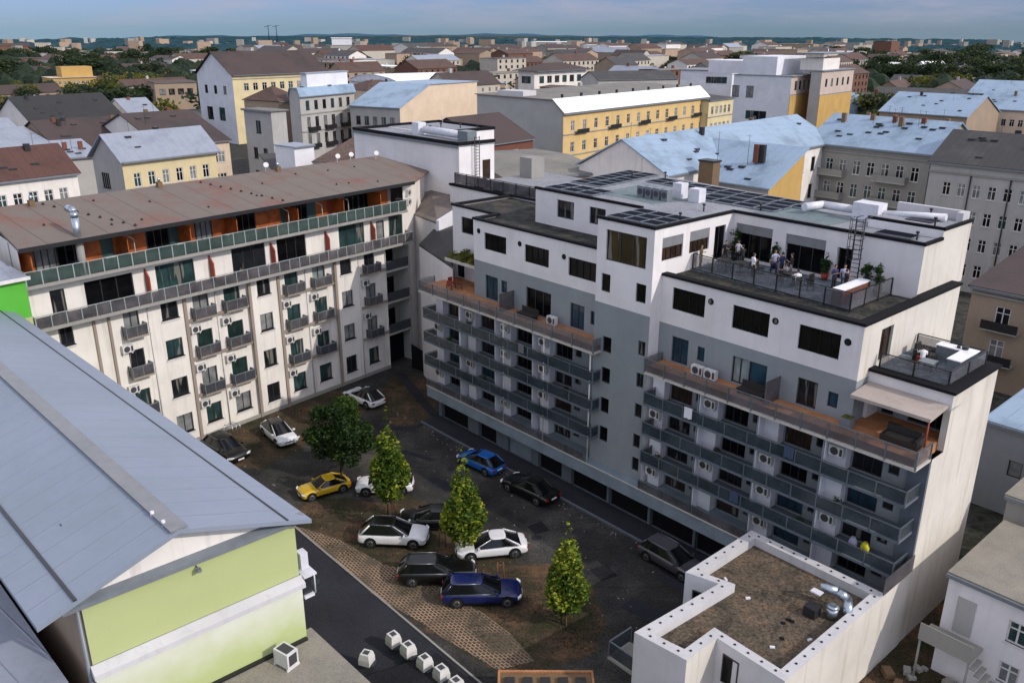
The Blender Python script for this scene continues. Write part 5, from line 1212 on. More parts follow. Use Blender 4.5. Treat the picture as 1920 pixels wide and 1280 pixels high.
for k in range(22):
    m = MB(); x = rnd.uniform(31.2, 37); y = rnd.uniform(-6, .3); s = rnd.uniform(.12, .4); K = Fac(*RB.w(x, y)[:2], rnd.random()*3); m.box(K, -s, s, -s*.7, s*.7, 0.02, s*1.1); m.build('crate', rnd.choice(['stone_dark', 'brown_box', 'brown_box', 'stone_dark', 'cloth_grey']), t)

# ---- far city: houses on a loose street grid
rnd = random.Random(21)
WALLS = [('worn_cream', 'cream'), ('worn_peach', 'peach'), ('worn_cream', 'cream'), ('stone_dark', 'grey'), ('tan_wall', 'tan'), ('tan_wall', 'tan'), ('cream_render', 'bright cream'), ('worn_brick', 'brick')]
ROOFS = [('umber_roof', 'umber'), ('brown_roof', 'dark brown'), ('umber_roof', 'umber'), ('brown_roof', 'dark brown'), ('dark_tile', 'dark grey'), ('dark_tile', 'dark grey'), ('umber_roof', 'umber'), ('red_roof', 'rust red'), ('slate_roof', 'slate'), ('grey_roofing', 'grey flat'), ('grey_roofing', 'grey flat'), ('white_roof', 'white')]
n_h = 0
cand = []
for gy in range(0, 42):
    Y = 300*(1.036**gy)
    step = 19+Y*.020
    x = -Y*.66
    while x < Y*.66:
        cand.append((x+rnd.uniform(-3, 3), Y+rnd.uniform(-5, 5), step)); x += step*rnd.uniform(.95, 1.35)
rnd.shuffle(cand); cand.sort(key=lambda c: c[1])
for (X, Y, step) in cand:
    if n_h >= 285: break
    az = X/Y
    if az < -.30 and rnd.random() < .80: continue
    if az > .38 and rnd.random() < .6: continue
    if Y > 420 and rnd.random() < .12: continue
    if any(hypot(X-a, Y-b) < r+step*.55 for a, b, r in FOOT): continue
    W = step*rnd.uniform(.8, 1.35); D = step*rnd.uniform(.42, .6); hgt = rnd.uniform(10, 15.5) if -.30 < az < .42 else rnd.uniform(5, 9)
    if Y > 520: hgt = rnd.uniform(11, 18) if -.3 < az < .42 else rnd.uniform(5, 10)
    if Y > 900 and rnd.random() < .15: hgt += 7
    wm, wn = rnd.choice(WALLS); rm, rn = rnd.choice(ROOFS); ang = rnd.choice([50, 50, 50, -42])+rnd.uniform(-5, 5)
    F = Fac(X, Y, radians(ang)); t = thing('city_house', 'distant %s house with %s roof among the far rooftops' % (wn, rn), 'house', F.w(W/2, D/2), 0, 'houses of the distant town'); n_h += 1
    FOOT.append((*F.w(W/2, D/2)[:2], hypot(W, D)/2))
    flat = rm in ('grey_roofing', 'white_roof') or rnd.random() < .22; hr = .25 if flat else rnd.uniform(2.5, 4.5)
    m = MB(); hs = []
    if Y < 370:
        n = int(W/3.4); 
        for zz in (hgt-2.6, hgt-5.8):
            for i in range(n): hs.append((W*(i+.5)/n-.55, W*(i+.5)/n+.55, zz, zz+1.6))
    wallpanel(m, F, 0, W, 0, hgt, hs, .12)
    m.quad([F.w(W, 0, 0), F.w(W, D, 0), F.w(W, D, hgt), F.w(W, D/2, hgt+hr), F.w(W, 0, hgt)]); m.quad([F.w(0, D, 0), F.w(0, 0, 0), F.w(0, 0, hgt), F.w(0, D/2, hgt+hr), F.w(0, D, hgt)])
    m.quad([F.w(W, D, 0), F.w(0, D, 0), F.w(0, D, hgt), F.w(W, D, hgt)]); m.build('wall', wm, t)
    for h in hs: window(t, F, *h, 'far', 'pane_dark', .12)
    if not hs:
        for row in range(3):
            zz = hgt-2.6-row*3.2; n = max(2, int(W/4.2))
            if zz > 1 and Y < 640:
                for i in range(n):
                    q = MB(); x = W*(i+.5)/n; q.box(F, x-.75, x+.75, -.05, .02, zz, zz+1.8); q.build('window', 'pane_dark', t)
    m = MB(); e = .5
    m.quad([F.w(-e, -e, hgt-.1), F.w(W+e, -e, hgt-.1), F.w(W+e, D/2, hgt+hr+.1), F.w(-e, D/2, hgt+hr+.1)]); m.quad([F.w(-e, D/2, hgt+hr+.1), F.w(W+e, D/2, hgt+hr+.1), F.w(W+e, D+e, hgt-.1), F.w(-e, D+e, hgt-.1)])
    m.build('roof', rm, t)
    if rnd.random() < .6:
        m = MB(); x = rnd.uniform(.2, .8)*W; m.box(F, x-.6, x+.6, D/2-.5, D/2+.5, hgt+hr-.6, hgt+hr+1.3); m.build('chimney', rnd.choice(['brick_red', 'stone_grey', 'cream_render']), t)
# very far quarters that read as one mass
m = MB()
SKY = [(-900, 90), (-300, 88), (0, 83.5), (120, 79), (250, 75), (420, 71), (600, 68.5), (900, 67), (1250, 68.5), (1500, 72), (1700, 76), (1920, 80.5), (2300, 84), (3200, 90)]
def beyond(X, Y, f=.97):
    "true when a ground point lies past the edge of the plain"
    fz = Y*cos(PITCH)+CAMZ*sin(PITCH); px = 960+FPX*X/fz; py = 640+FPX*(-Y*sin(PITCH)+CAMZ*cos(PITCH))/fz
    for a, b in zip(SKY, SKY[1:]):
        if a[0] <= px <= b[0]: e = a[1]+(b[1]-a[1])*(px-a[0])/(b[0]-a[0]); return (py-62.3) < (e-62.3)/f
    return True
for k in range(2600):
    Y = rnd.uniform(1000, 2300) if rnd.random() < .85 else rnd.uniform(900, 1200); X = rnd.uniform(-.62, .62)*Y
    if beyond(X, Y): continue
    s = rnd.uniform(7, 22); F = Fac(X, Y, rnd.uniform(0, 3)); h = rnd.uniform(5, 11)+(rnd.random() < .05)*12
    if any(hypot(X-a, Y-b) < r+s*.5 for a, b, r in FOOT[-160:]): continue
    mi = rnd.choice([0, 2, 2, 3, 3, 3, 4, 5]); n0 = len(m.f); m.box(F, 0, s, 0, s*.6, 0, h, mi)
    m.m[n0+1] = rnd.choice([6, 7, 7, 8])
    for q in (n0+1,): pass
o = m.build('distant_suburb', ['worn_cream', 'white_panel', 'worn_peach', 'stone_dark', 'tan_wall', 'stone_grey', 'red_roof', 'umber_roof', 'slate_roof']); o['kind'] = 'stuff'; tag(o, 'hazy mass of tiny suburb houses near the horizon', 'suburb')
# special far landmarks
for (px, py, z, w, d, h, wm, rm, lab) in ((638, 76, 30, 30, 12, 30, 'white_panel', 'white_roof', 'white high rise slab on the skyline'), (1042, 82, 22, 70, 30, 22, 'stone_dark', 'white_roof', 'wide dark green mall with white roof near the horizon'),
        (690, 90, 18, 44, 30, 19, 'brick_red', 'brown_roof', 'dark red brick block with flat roof in the far town'), (1545, 92, 20, 60, 30, 20, 'cream_render', 'white_roof', 'pale flat hall with white roof below the horizon'), (1192, 88, 26, 14, 14, 26, 'white_panel', 'slate_roof', 'white tower house in the far centre')):
    d_ = ray(px, py); Yd = 1400.0; p = (d_[0]/d_[1]*Yd, Yd, 0); h = max(6, CAMZ+d_[2]/d_[1]*Yd)+2; F = Fac(p[0]-w/2, p[1], radians(8)); t = thing('landmark_block', lab, 'building', (p[0], p[1], 0))
    m = MB(); m.prism([(0, 0), (w, 0), (w, d), (0, d)], 0, h, 0, F); m.build('wall', wm, t); m = MB(); m.prism([(-1, -1), (w+1, -1), (w+1, d+1), (-1, d+1)], h+.02, h+1.2, 0, F); m.build('roof', rm, t)
for px in (503, 518):
    d_ = ray(px, 80); p = (d_[0]/d_[1]*2600, 2600.0, 0); t = thing('gantry_crane', 'thin blue crane on the left skyline', 'crane', (p[0], p[1], 0), 0, 'two cranes on the skyline'); m = MB(); hh = 60; m.tube((p[0], p[1], 0), (p[0], p[1], 52), 1.6, 1.2, 4); m.build('mast', 'pane_blue', t)
    m = MB(); zt = 48; m.tube((p[0]-p[1]*.004, p[1], zt), (p[0]+p[1]*.004, p[1], zt+4), .9, .5, 4); m.build('jib', 'pane_blue', t)
# ================================================================== ground, courtyard, woods
edge = [(-3000, 74), (-300, 88), (0, 83.5), (120, 79), (250, 75), (420, 71), (600, 68.5), (900, 67), (1250, 68.5), (1500, 72), (1700, 76), (1920, 80.5), (2300, 84)]
def far_pt(px, py):
    d = ray(px, py); t = -CAMZ/d[2]; return (d[0]*t, d[1]*t)
pts = [far_pt(px, py) for px, py in edge[1:]]
pts = [(p[0], p[1]) for p in pts]
poly = [(-600, -400), (600, -400)]+[(pts[-1][0]+800, pts[-1][1]*.6)]+pts[::-1]+[(pts[0][0]-800, pts[0][1]*.6)]
m = MB(); m.quad([(x, y, 0) for x, y in poly]); structure('ground', m, 'far_ground')
m = MB(); m.quad([(-150, -60, .012), (150, -60, .012), (480, 700, .012), (-330, 700, .012)]); structure('town_ground', m, 'city_ground')
def sheet(name, pts, z, mat, jag=0.0, seed=1, step=1.2, pix=True):
    r = random.Random(seed); P = [at(*p, z)[:2] for p in pts] if pix else pts; out = []
    for a, b in zip(P, P[1:]+P[:1]):
        n = max(1, int(hypot(b[0]-a[0], b[1]-a[1])/step)) if jag else 1
        for i in range(n):
            t = i/n; out.append((a[0]+(b[0]-a[0])*t+r.uniform(-jag, jag), a[1]+(b[1]-a[1])*t+r.uniform(-jag, jag), z))
    m = MB(); m.quad(out); return structure(name, m, mat)
R_ = lambda l: [RB.w(*p)[:2] for p in l]
PA = [at(*q)[:2] for q in [(545, 962), (600, 930), (660, 940), (730, 950), (760, 930), (800, 945), (840, 1000), (900, 1000), (960, 1060), (1040, 1060), (1110, 1100), (1130, 1170), (1100, 1230), (1000, 1250), (930, 1256), (700, 1105)]]
PB = [at(*q)[:2] for q in [(395, 820), (470, 790), (560, 750), (640, 735), (700, 770), (600, 800), (560, 850), (480, 880), (420, 870)]]
PD = [at(*q)[:2] for q in [(700, 760), (745, 700), (800, 715), (815, 760), (800, 790), (750, 800)]]
def edge_dist(x, y, P):
    d = 1e9
    for i in range(len(P)):
        (x1, y1), (x2, y2) = P[i-1], P[i]; l2 = (x2-x1)**2+(y2-y1)**2; t = max(0, min(1, ((x-x1)*(x2-x1)+(y-y1)*(y2-y1))/l2)); d = min(d, hypot(x-x1-t*(x2-x1), y-y1-t*(y2-y1)))
    return d
def inpoly(x, y, P):
    c = False
    for i in range(len(P)):
        x1, y1 = P[i]; x2, y2 = P[i-1]
        if (y1 > y) != (y2 > y) and x < (x2-x1)*(y-y1)/(y2-y1+1e-9)+x1: c = not c
    return c
m = MB(); vals = []; NU, NV = 112, 52
for j in range(NV+1):
    for i in range(NU+1):
        u = -36+i*.68; v = -26+j*.68; q = RB.w(u, v); m.v.append((q[0], q[1], .02)); best = 0
        for P in (PA, PB, PD):
            d = edge_dist(q[0], q[1], P); s_ = d if inpoly(q[0], q[1], P) else -d; best = max(best, min(1, max(0, .5+s_/2.6)))
        vals.append(best)
for j in range(NV):
    for i in range(NU):
        u = -36+i*.68; v = -26+j*.68
        if u > -10.8 and v > -.3: continue
        n = j*(NU+1)+i; m.f.append((n, n+1, n+NU+2, n+NU+1)); m.m.append(0); m.sm.append(False)
o = structure('courtyard', m, 'courtyard_mix'); a_ = o.data.attributes.new('soil', 'FLOAT', 'POINT'); a_.data.foreach_set('value', vals)
sheet('yard', R_([(30.6, -14), (45, -14), (45, 16), (30.6, 16)]), .025, 'soil', pix=False)
sheet('driveway', R_([(-12, -18.35), (30, -18.35), (30, -32), (-12, -32)]), .028, 'drive_asphalt', pix=False)
sheet('grid_paving', [(548, 985), (640, 1012), (720, 1058), (790, 1075), (860, 1120), (910, 1150), (960, 1185), (1005, 1240), (935, 1257), (700, 1112)], .038, 'grid_pavers', .10, 9, 2)
m = MB(); m.box(RB, -10.4, 30.6, -1.9, -.02, .03, .14); structure('pavement', m, 'drive_asphalt')
m = MB(); m.box(RB, -10.4, 30.6, -2.05, -1.91, .03, .17); structure('kerb', m, 'wall_grey_dark')
m = MB(); m.box(RB, -11, 18, -18.45, -18.33, .03, .09); structure('kerb_edging', m, 'concrete')
for k, (pl, s) in enumerate((([(740, 700), (815, 790), (830, 785), (760, 700)], 1), ([(700, 798), (770, 810), (810, 790), (770, 800)], 2))):
    sheet('kerb_line', pl, .042, 'drive_asphalt')
# timber screen at the bottom edge
a, b = at(938, 1258, 1.2), at(1112, 1258, 1.2); K = Fac(a[0], a[1], atan2(b[1]-a[1], b[0]-a[0])); ln = hypot(b[0]-a[0], b[1]-a[1])
t = thing('timber_shed', 'low brown timber enclosure at the bottom edge beside the paving', 'shed', a[:2]+(0,))
m = MB(); m.box(K, 0, ln, -1.6, 0, 0, 1.15); m.build('box', 'brown_box', t)
m = MB(); m.box(K, -.05, ln+.05, -.06, .06, 1.151, 1.25); m.box(K, -.06, .06, -1.7, -.06, 1.151, 1.25); m.box(K, ln-.06, ln+.06, -1.7, -.06, 1.151, 1.25); m.build('top_rail', 'wood_deck', t)
for i in range(5):
    m = MB(); m.box(K, .3+i*.9, .8+i*.9, -1.2, -.5, 1.151, 1.3); m.build('plank', 'furniture_dark', t)

# weeds on the soil: real tufts, too many to count
r = random.Random(2); m = MB()
def inpoly(x, y, P):
    c = False
    for i in range(len(P)):
        x1, y1 = P[i]; x2, y2 = P[i-1]
        if (y1 > y) != (y2 > y) and x < (x2-x1)*(y-y1)/(y2-y1+1e-9)+x1: c = not c
    return c
PS = [at(*p)[:2] for p in [(545, 975), (640, 945), (800, 950), (900, 1010), (1040, 1060), (1110, 1110), (1150, 1200), (1080, 1245), (960, 1235), (700, 1095)]]
PV = [at(*p)[:2] for p in [(400, 830), (470, 790), (560, 752), (640, 740), (700, 770), (600, 800), (560, 850)]]
PC = [RB.w(*q)[:2] for q in [(-20, 2), (-10.5, -.2), (-10.5, -1.5), (-20, -3)]]
centers = []
for P, n in ((PS, 60), (PV, 26), (PC, 14)):
    xs = [p[0] for p in P]; ys = [p[1] for p in P]; k = 0
    while k < n:
        x, y = r.uniform(min(xs), max(xs)), r.uniform(min(ys), max(ys))
        if inpoly(x, y, P): centers.append((x, y, r.uniform(.3, 1.1))); k += 1
shade = []
for (cx, cy, rad) in centers:
    for i in range(int(90*rad)):
        x, y = r.gauss(cx, rad*.6), r.gauss(cy, rad*.6); h = r.uniform(.03, .12); a = r.random()*6.28; w = .03
        m.quad([(x-w*cos(a), y-w*sin(a), .03), (x+w*cos(a), y+w*sin(a), .03), (x+r.uniform(-.05, .05), y+r.uniform(-.05, .05), .03+h)]); shade.append(r.random()*.6)
o = m.build('weeds', 'leaf_dark'); o['kind'] = 'stuff'; tag(o, 'sparse green weeds over the bare soil of the courtyard', 'weeds')
def set_shade(o, vals):
    at_ = o.data.attributes.new('shade', 'FLOAT', 'FACE'); at_.data.foreach_set('value', vals)
set_shade(o, shade)

# ------------------------------------------------------------------ trees
def crown_mesh(name, r, blobs, n, size, mat, lit=.5):
    "leaf faces spread through a set of ellipsoidal clumps"
    m = MB(); sh = []
    tot = sum(b[3]*b[3]*b[4] for b in blobs)
    for (cx, cy, cz, rx, rz) in blobs:
        k = int(n*rx*rx*rz/tot)
        tone = r.uniform(-.24, .2)
        for i in range(k):
            while True:
                x, y, z = r.uniform(-1, 1), r.uniform(-1, 1), r.uniform(-1, 1); d = x*x+y*y+z*z
                if d < 1 and (d > .25 or r.random() < .3): break
            px, py, pz = cx+x*rx, cy+y*rx, cz+z*rz
            s = size*r.uniform(.55, 1.35); a = r.random()*6.28; b = r.uniform(-.9, .9)
            ux, uy, uz = cos(a), sin(a), r.uniform(-.4, .4); vx, vy, vz = -sin(a)*sin(b), cos(a)*sin(b), cos(b)
            m.quad([(px-ux*s, py-uy*s, pz-uz*s), (px+vx*s*.6, py+vy*s*.6, pz+vz*s*.6), (px+ux*s, py+uy*s, pz+uz*s), (px-vx*s*.6, py-vy*s*.6, pz-vz*s*.6)])
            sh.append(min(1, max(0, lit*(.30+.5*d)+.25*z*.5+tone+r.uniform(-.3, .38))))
    return m, sh
def tree(name, label, x, y, H, blobs, n, size, mat, trunk_r=.10, fork=.35, seed=1, lit=.6, group=None, stakes=0):
    r = random.Random(seed)
    t = thing(name, label, 'tree', (x, y, 0), 0, group); p0 = (x, y, 0)
    m = MB(); top = H*.86; segs = 6; P = [(x+r.uniform(-.05, .05)*i, y+r.uniform(-.05, .05)*i, top*i/segs) for i in range(segs+1)]
    for i in range(segs): m.tube(P[i], P[i+1], trunk_r*(1-.8*i/segs), trunk_r*(1-.8*(i+1)/segs), 8, 0, False)
    for i in range(14):
        z = H*r.uniform(fork, .8); a = r.random()*6.28; f = z/top*segs; q = P[min(segs-1, int(f))]; ln = blobs[0][3]*r.uniform(.5, .95)*(1.15-z/H)
        q = (q[0], q[1], z); m.tube(q, (q[0]+cos(a)*ln, q[1]+sin(a)*ln, z+ln*.7), trunk_r*.35, trunk_r*.08, 5, 0, False)
    m.build('trunk', 'bark', t)
    mm, sh = crown_mesh('crown', r, [(x+b[0], y+b[1], b[2], b[3], b[4]) for b in blobs], n, size, mat, lit)
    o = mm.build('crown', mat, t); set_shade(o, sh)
    for k in range(stakes):
        q = MB(); a = k*2.1+.4; q.tube((x+.35*cos(a), y+.35*sin(a), 0), (x+.3*cos(a), y+.3*sin(a), 1.3), .04, .04, 6); q.build('stake', 'wood_post', t)
    return t
def conic(H, z0, R, seed, k=26):
    r = random.Random(seed); bl = []
    for i in range(k):
        f = i/(k-1); z = z0+(H-z0-.3)*f
        prof = (min(1, .55+f*2.2) if f < .25 else 1.0-.93*((f-.25)/.75)**.85)
        rr = R*prof; a = i*2.4+r.random(); off = rr*.52
        bl.append((off*cos(a), off*sin(a), z, max(.10, rr*.50*r.uniform(.6, 1.3)), max(.22, rr*.42)))
        if f < .75: bl.append((-off*cos(a+.8), -off*sin(a+.8), z+.2, max(.10, rr*.45), max(.25, rr*.45)))
    return bl
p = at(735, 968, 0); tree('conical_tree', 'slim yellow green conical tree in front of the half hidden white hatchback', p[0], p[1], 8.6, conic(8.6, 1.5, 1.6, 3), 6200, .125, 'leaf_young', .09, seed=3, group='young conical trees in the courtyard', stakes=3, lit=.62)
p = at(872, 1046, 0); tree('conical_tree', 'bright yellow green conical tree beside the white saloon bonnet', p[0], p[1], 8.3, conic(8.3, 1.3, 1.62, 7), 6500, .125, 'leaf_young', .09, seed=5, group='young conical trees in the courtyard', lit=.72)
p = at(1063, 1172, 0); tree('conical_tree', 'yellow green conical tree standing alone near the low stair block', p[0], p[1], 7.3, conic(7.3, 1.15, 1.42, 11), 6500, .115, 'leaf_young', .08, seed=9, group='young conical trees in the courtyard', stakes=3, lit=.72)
r = random.Random(17); bl = []
for i in range(34):
    a = r.random()*6.28; z = r.uniform(1.6, 6.2); R = 2.15*(1-((z-3.2)/4.2)**2)*r.uniform(.2, .9); bl.append((R*cos(a), R*sin(a), z, r.uniform(.55, 1.0), r.uniform(.5, .85)))
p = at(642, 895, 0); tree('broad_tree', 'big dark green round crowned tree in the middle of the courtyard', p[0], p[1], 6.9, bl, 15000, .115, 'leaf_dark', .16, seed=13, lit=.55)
for (px, py, lab) in ((831, 1025, 'pair of bare wooden tree stakes between white car and conical tree'), (940, 1088, 'pair of bare wooden tree stakes beside the navy estate car')):
    p = at(px, py, 0); t = thing('tree_stakes', lab, 'stakes', p)
    for dx in (-.22, .22):
        m = MB(); m.tube((p[0]+dx, p[1], 0), (p[0]+dx*.8, p[1], 1.35), .045, .04, 6); m.build('stake', 'wood_post', t)
    m = MB(); m.box(WORLD.sub(p[0], p[1]), -.25, .25, -.02, .02, 1.1, 1.16); m.build('crossbar', 'wood_post', t)

# shared far tree meshes
FT = {}
def far_tree(x, y, H, R, seed, mat='leaf_far', label='', group='trees among the distant houses'):
    key = (seed % 6, mat)
    if key not in FT:
        r = random.Random(seed); bl = [(r.gauss(0, .35), r.gauss(0, .35), r.uniform(.35, .85), r.uniform(.25, .42), r.uniform(.12, .2)) for _ in range(12)]
        mm, sh = crown_mesh('crown', r, bl, 950, .055, mat, .6); me = mm.mesh('crown', mat)
        a_ = me.attributes.new('shade', 'FLOAT', 'FACE'); a_.data.foreach_set('value', sh)
        tm = MB(); tm.tube((0, 0, 0), (0, 0, .6), .03, .015, 5); FT[key] = (me, tm.mesh('trunk', 'bark'))
    me, tm = FT[key]
    t = thing('tree', label, 'tree', (x, y, 0), random.random()*6, group)
    for n_, mesh in (('crown', me), ('trunk', tm)):
        o = bpy.data.objects.new(n_, mesh); COL.objects.link(o); o.parent = t; o.scale = (R, R, H)
    return t
r = random.Random(31); nt_ = 0
spots = [(at(px, py, 4)[:2], R, mat) for px, py, R, mat in ((30, 190, 9, 'leaf_far_yellow'), (70, 185, 8, 'leaf_far'), (200, 180, 8, 'leaf_far_yellow'), (235, 178, 8, 'leaf_far_yellow'), (262, 172, 9, 'leaf_far_yellow'), (180, 195, 6, 'leaf_far_yellow'), (10, 215, 7, 'leaf_far_yellow'),
     (970, 168, 6, 'leaf_far'), (1690, 150, 12, 'leaf_far'), (1640, 152, 13, 'leaf_far'), (1765, 165, 9, 'leaf_far_yellow'), (1800, 150, 12, 'leaf_far'), (1560, 205, 6, 'leaf_far_yellow'), (1620, 205, 6, 'leaf_far'), (1500, 205, 5, 'leaf_far_yellow'), (1255, 138, 10, 'leaf_far'))]
for (xy, R, mat) in spots:
    for k in range(5):
        x, y = xy[0]+r.uniform(-1.6, 1.6)*R, xy[1]+r.uniform(-1, 3)*R
        far_tree(x, y, R*r.uniform(1.0, 1.5), R*r.uniform(.7, 1.1), nt_, mat, 'leafy %s tree among the roofs of the town' % ('yellow green' if 'yellow' in mat else 'dark green')); nt_ += 1
k = 0
while k < 210:
    Y = r.uniform(230, 1100); X = r.uniform(-.64, .64)*Y; az = X/Y
    if -.30 < az < .34 and r.random() < .82: continue
    if any(hypot(X-a, Y-b) < q*.8 for a, b, q in FOOT): continue
    s = r.uniform(6, 12)*(1+Y/1500); mat = 'leaf_far_yellow' if r.random() < .2 and Y < 500 else 'leaf_far'
    far_tree(X, Y, s*r.uniform(.9, 1.2), s*r.uniform(.8, 1.3), k, mat, 'leafy %s tree among the roofs of the town' % ('yellow green' if 'yellow' in mat else 'dark green')); k += 1
# woods that read as one mass: low uneven canopy over the plain, up to the skyline
def wood(name, label, Y0, Y1, n, smin, smax, hmin, hmax, mat, keep=1.0, az=.66):
    m = MB(); sh = []
    for i in range(n):
        Y = Y0*(Y1/Y0)**r.random(); X = r.uniform(-az, az)*Y
        if beyond(X, Y, .93): continue
        if keep < 1 and sin(X*.004+1.7)*sin(Y*.0035+X*.001) < keep*2-1: continue
        if any(hypot(X-a, Y-b) < q for a, b, q in FOOT): continue
        s = r.uniform(smin, smax)*(Y/1500)**.6; h = r.uniform(hmin, hmax); a0 = r.random()*6
        rg = []
        for (f, hh) in ((1.0, 0), (1.05, .45), (.75, .8), (.3, 1.0)):
            rg.append([(X+s*f*cos(a0+j*pi/3)*r.uniform(.8, 1.2), Y+s*f*.8*sin(a0+j*pi/3), h*hh*r.uniform(.85, 1.1)) for j in range(6)])
        n0 = len(m.f); m.rings(rg, 0, True, True, False); sh += [min(1, max(0, r.uniform(.0, .6)))]*(len(m.f)-n0)
    o = m.build(name, mat); o['kind'] = 'stuff'; tag(o, label, 'wood')
    set_shade(o, sh)
wood('tree_belt', 'broken dark belts of trees between the distant houses', 420, 2400, 2600, 7, 16, 6, 12, 'leaf_far', .42)
wood('far_forest', 'dark blue green forest filling the plain towards the horizon', 1300, 5200, 5200, 16, 34, 8, 14, 'forest', .30)
# wooded hills on the skyline
m = MB(); hp = []
for k in range(0, 161):
    px = -350+k*17.0*1.0
    # interpolate skyline
    for (a, b) in zip(edge[1:], edge[2:]):
        if a[0] <= px <= b[0]: py = a[1]+(b[1]-a[1])*(px-a[0])/(b[0]-a[0]); break
    else: py = 86
    q = far_pt(px, py); hp.append((q[0], q[1]))
rings = []
for (f, h) in ((.90, 0), (.935, .35), (.965, .7), (1.0, 1.0)):
    rings.append([(x*f, y*f, h*(6+5*sin(i*.35)+3*sin(i*1.3)+2*r.random())*(y/6000)+(.5 if h == 0 else 0)) for i, (x, y) in enumerate(hp)])
for a, b in zip(rings, rings[1:]):
    for i in range(len(a)-1): m.quad([a[i], a[i+1], b[i+1], b[i]])
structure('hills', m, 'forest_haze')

# worn patches, covers and litter on the asphalt
r = random.Random(77)
for k in range(9):
    u, v = r.uniform(-8, 20), r.uniform(-8.5, -3.2); w_, d_ = r.uniform(.8, 3.2), r.uniform(.5, 1.4); a = r.uniform(-.3, .3); K = RB.sub(u, v, a)
    m = MB(); m.quad([K.w(0, 0, .024+k*.0004), K.w(w_, r.uniform(-.1, .1), .024+k*.0004), K.w(w_, d_, .024+k*.0004), K.w(r.uniform(-.2, .2), d_, .024+k*.0004)]); structure('asphalt_patch', m, r.choice(['drive_asphalt', 'drive_asphalt', 'dark_roofing']))
for (u, v) in ((-2, -5.2), (9.5, -6.8), (15, -4.5), (4, -20.5), (-14, -6)):
    q = RB.w(u, v); m = MB(); m.tube((q[0], q[1], .02), (q[0], q[1], .04), .33, .33, 18); o = m.build('manhole_cover', 'frame_dark'); tag(o, 'round dark manhole cover in the worn courtyard asphalt', 'manhole cover', 'manhole covers in the courtyard')
lit = MB()
for k in range(190):
    u, v = r.uniform(-14, 22), r.uniform(-17.5, -2.3)
    if r.random() < .5: v = -2.2-abs(r.gauss(0, .5))
    K = Fac(*RB.w(u, v)[:2], r.random()*3); s_ = r.uniform(.02, .055); lit.box(K, -s_, s_, -s_*.7, s_*.7, .03, .045+s_*.3)
o = lit.build('litter', 'concrete'); o['kind'] = 'stuff'; tag(o, 'scattered leaves, pebbles and litter on the courtyard ground', 'litter')
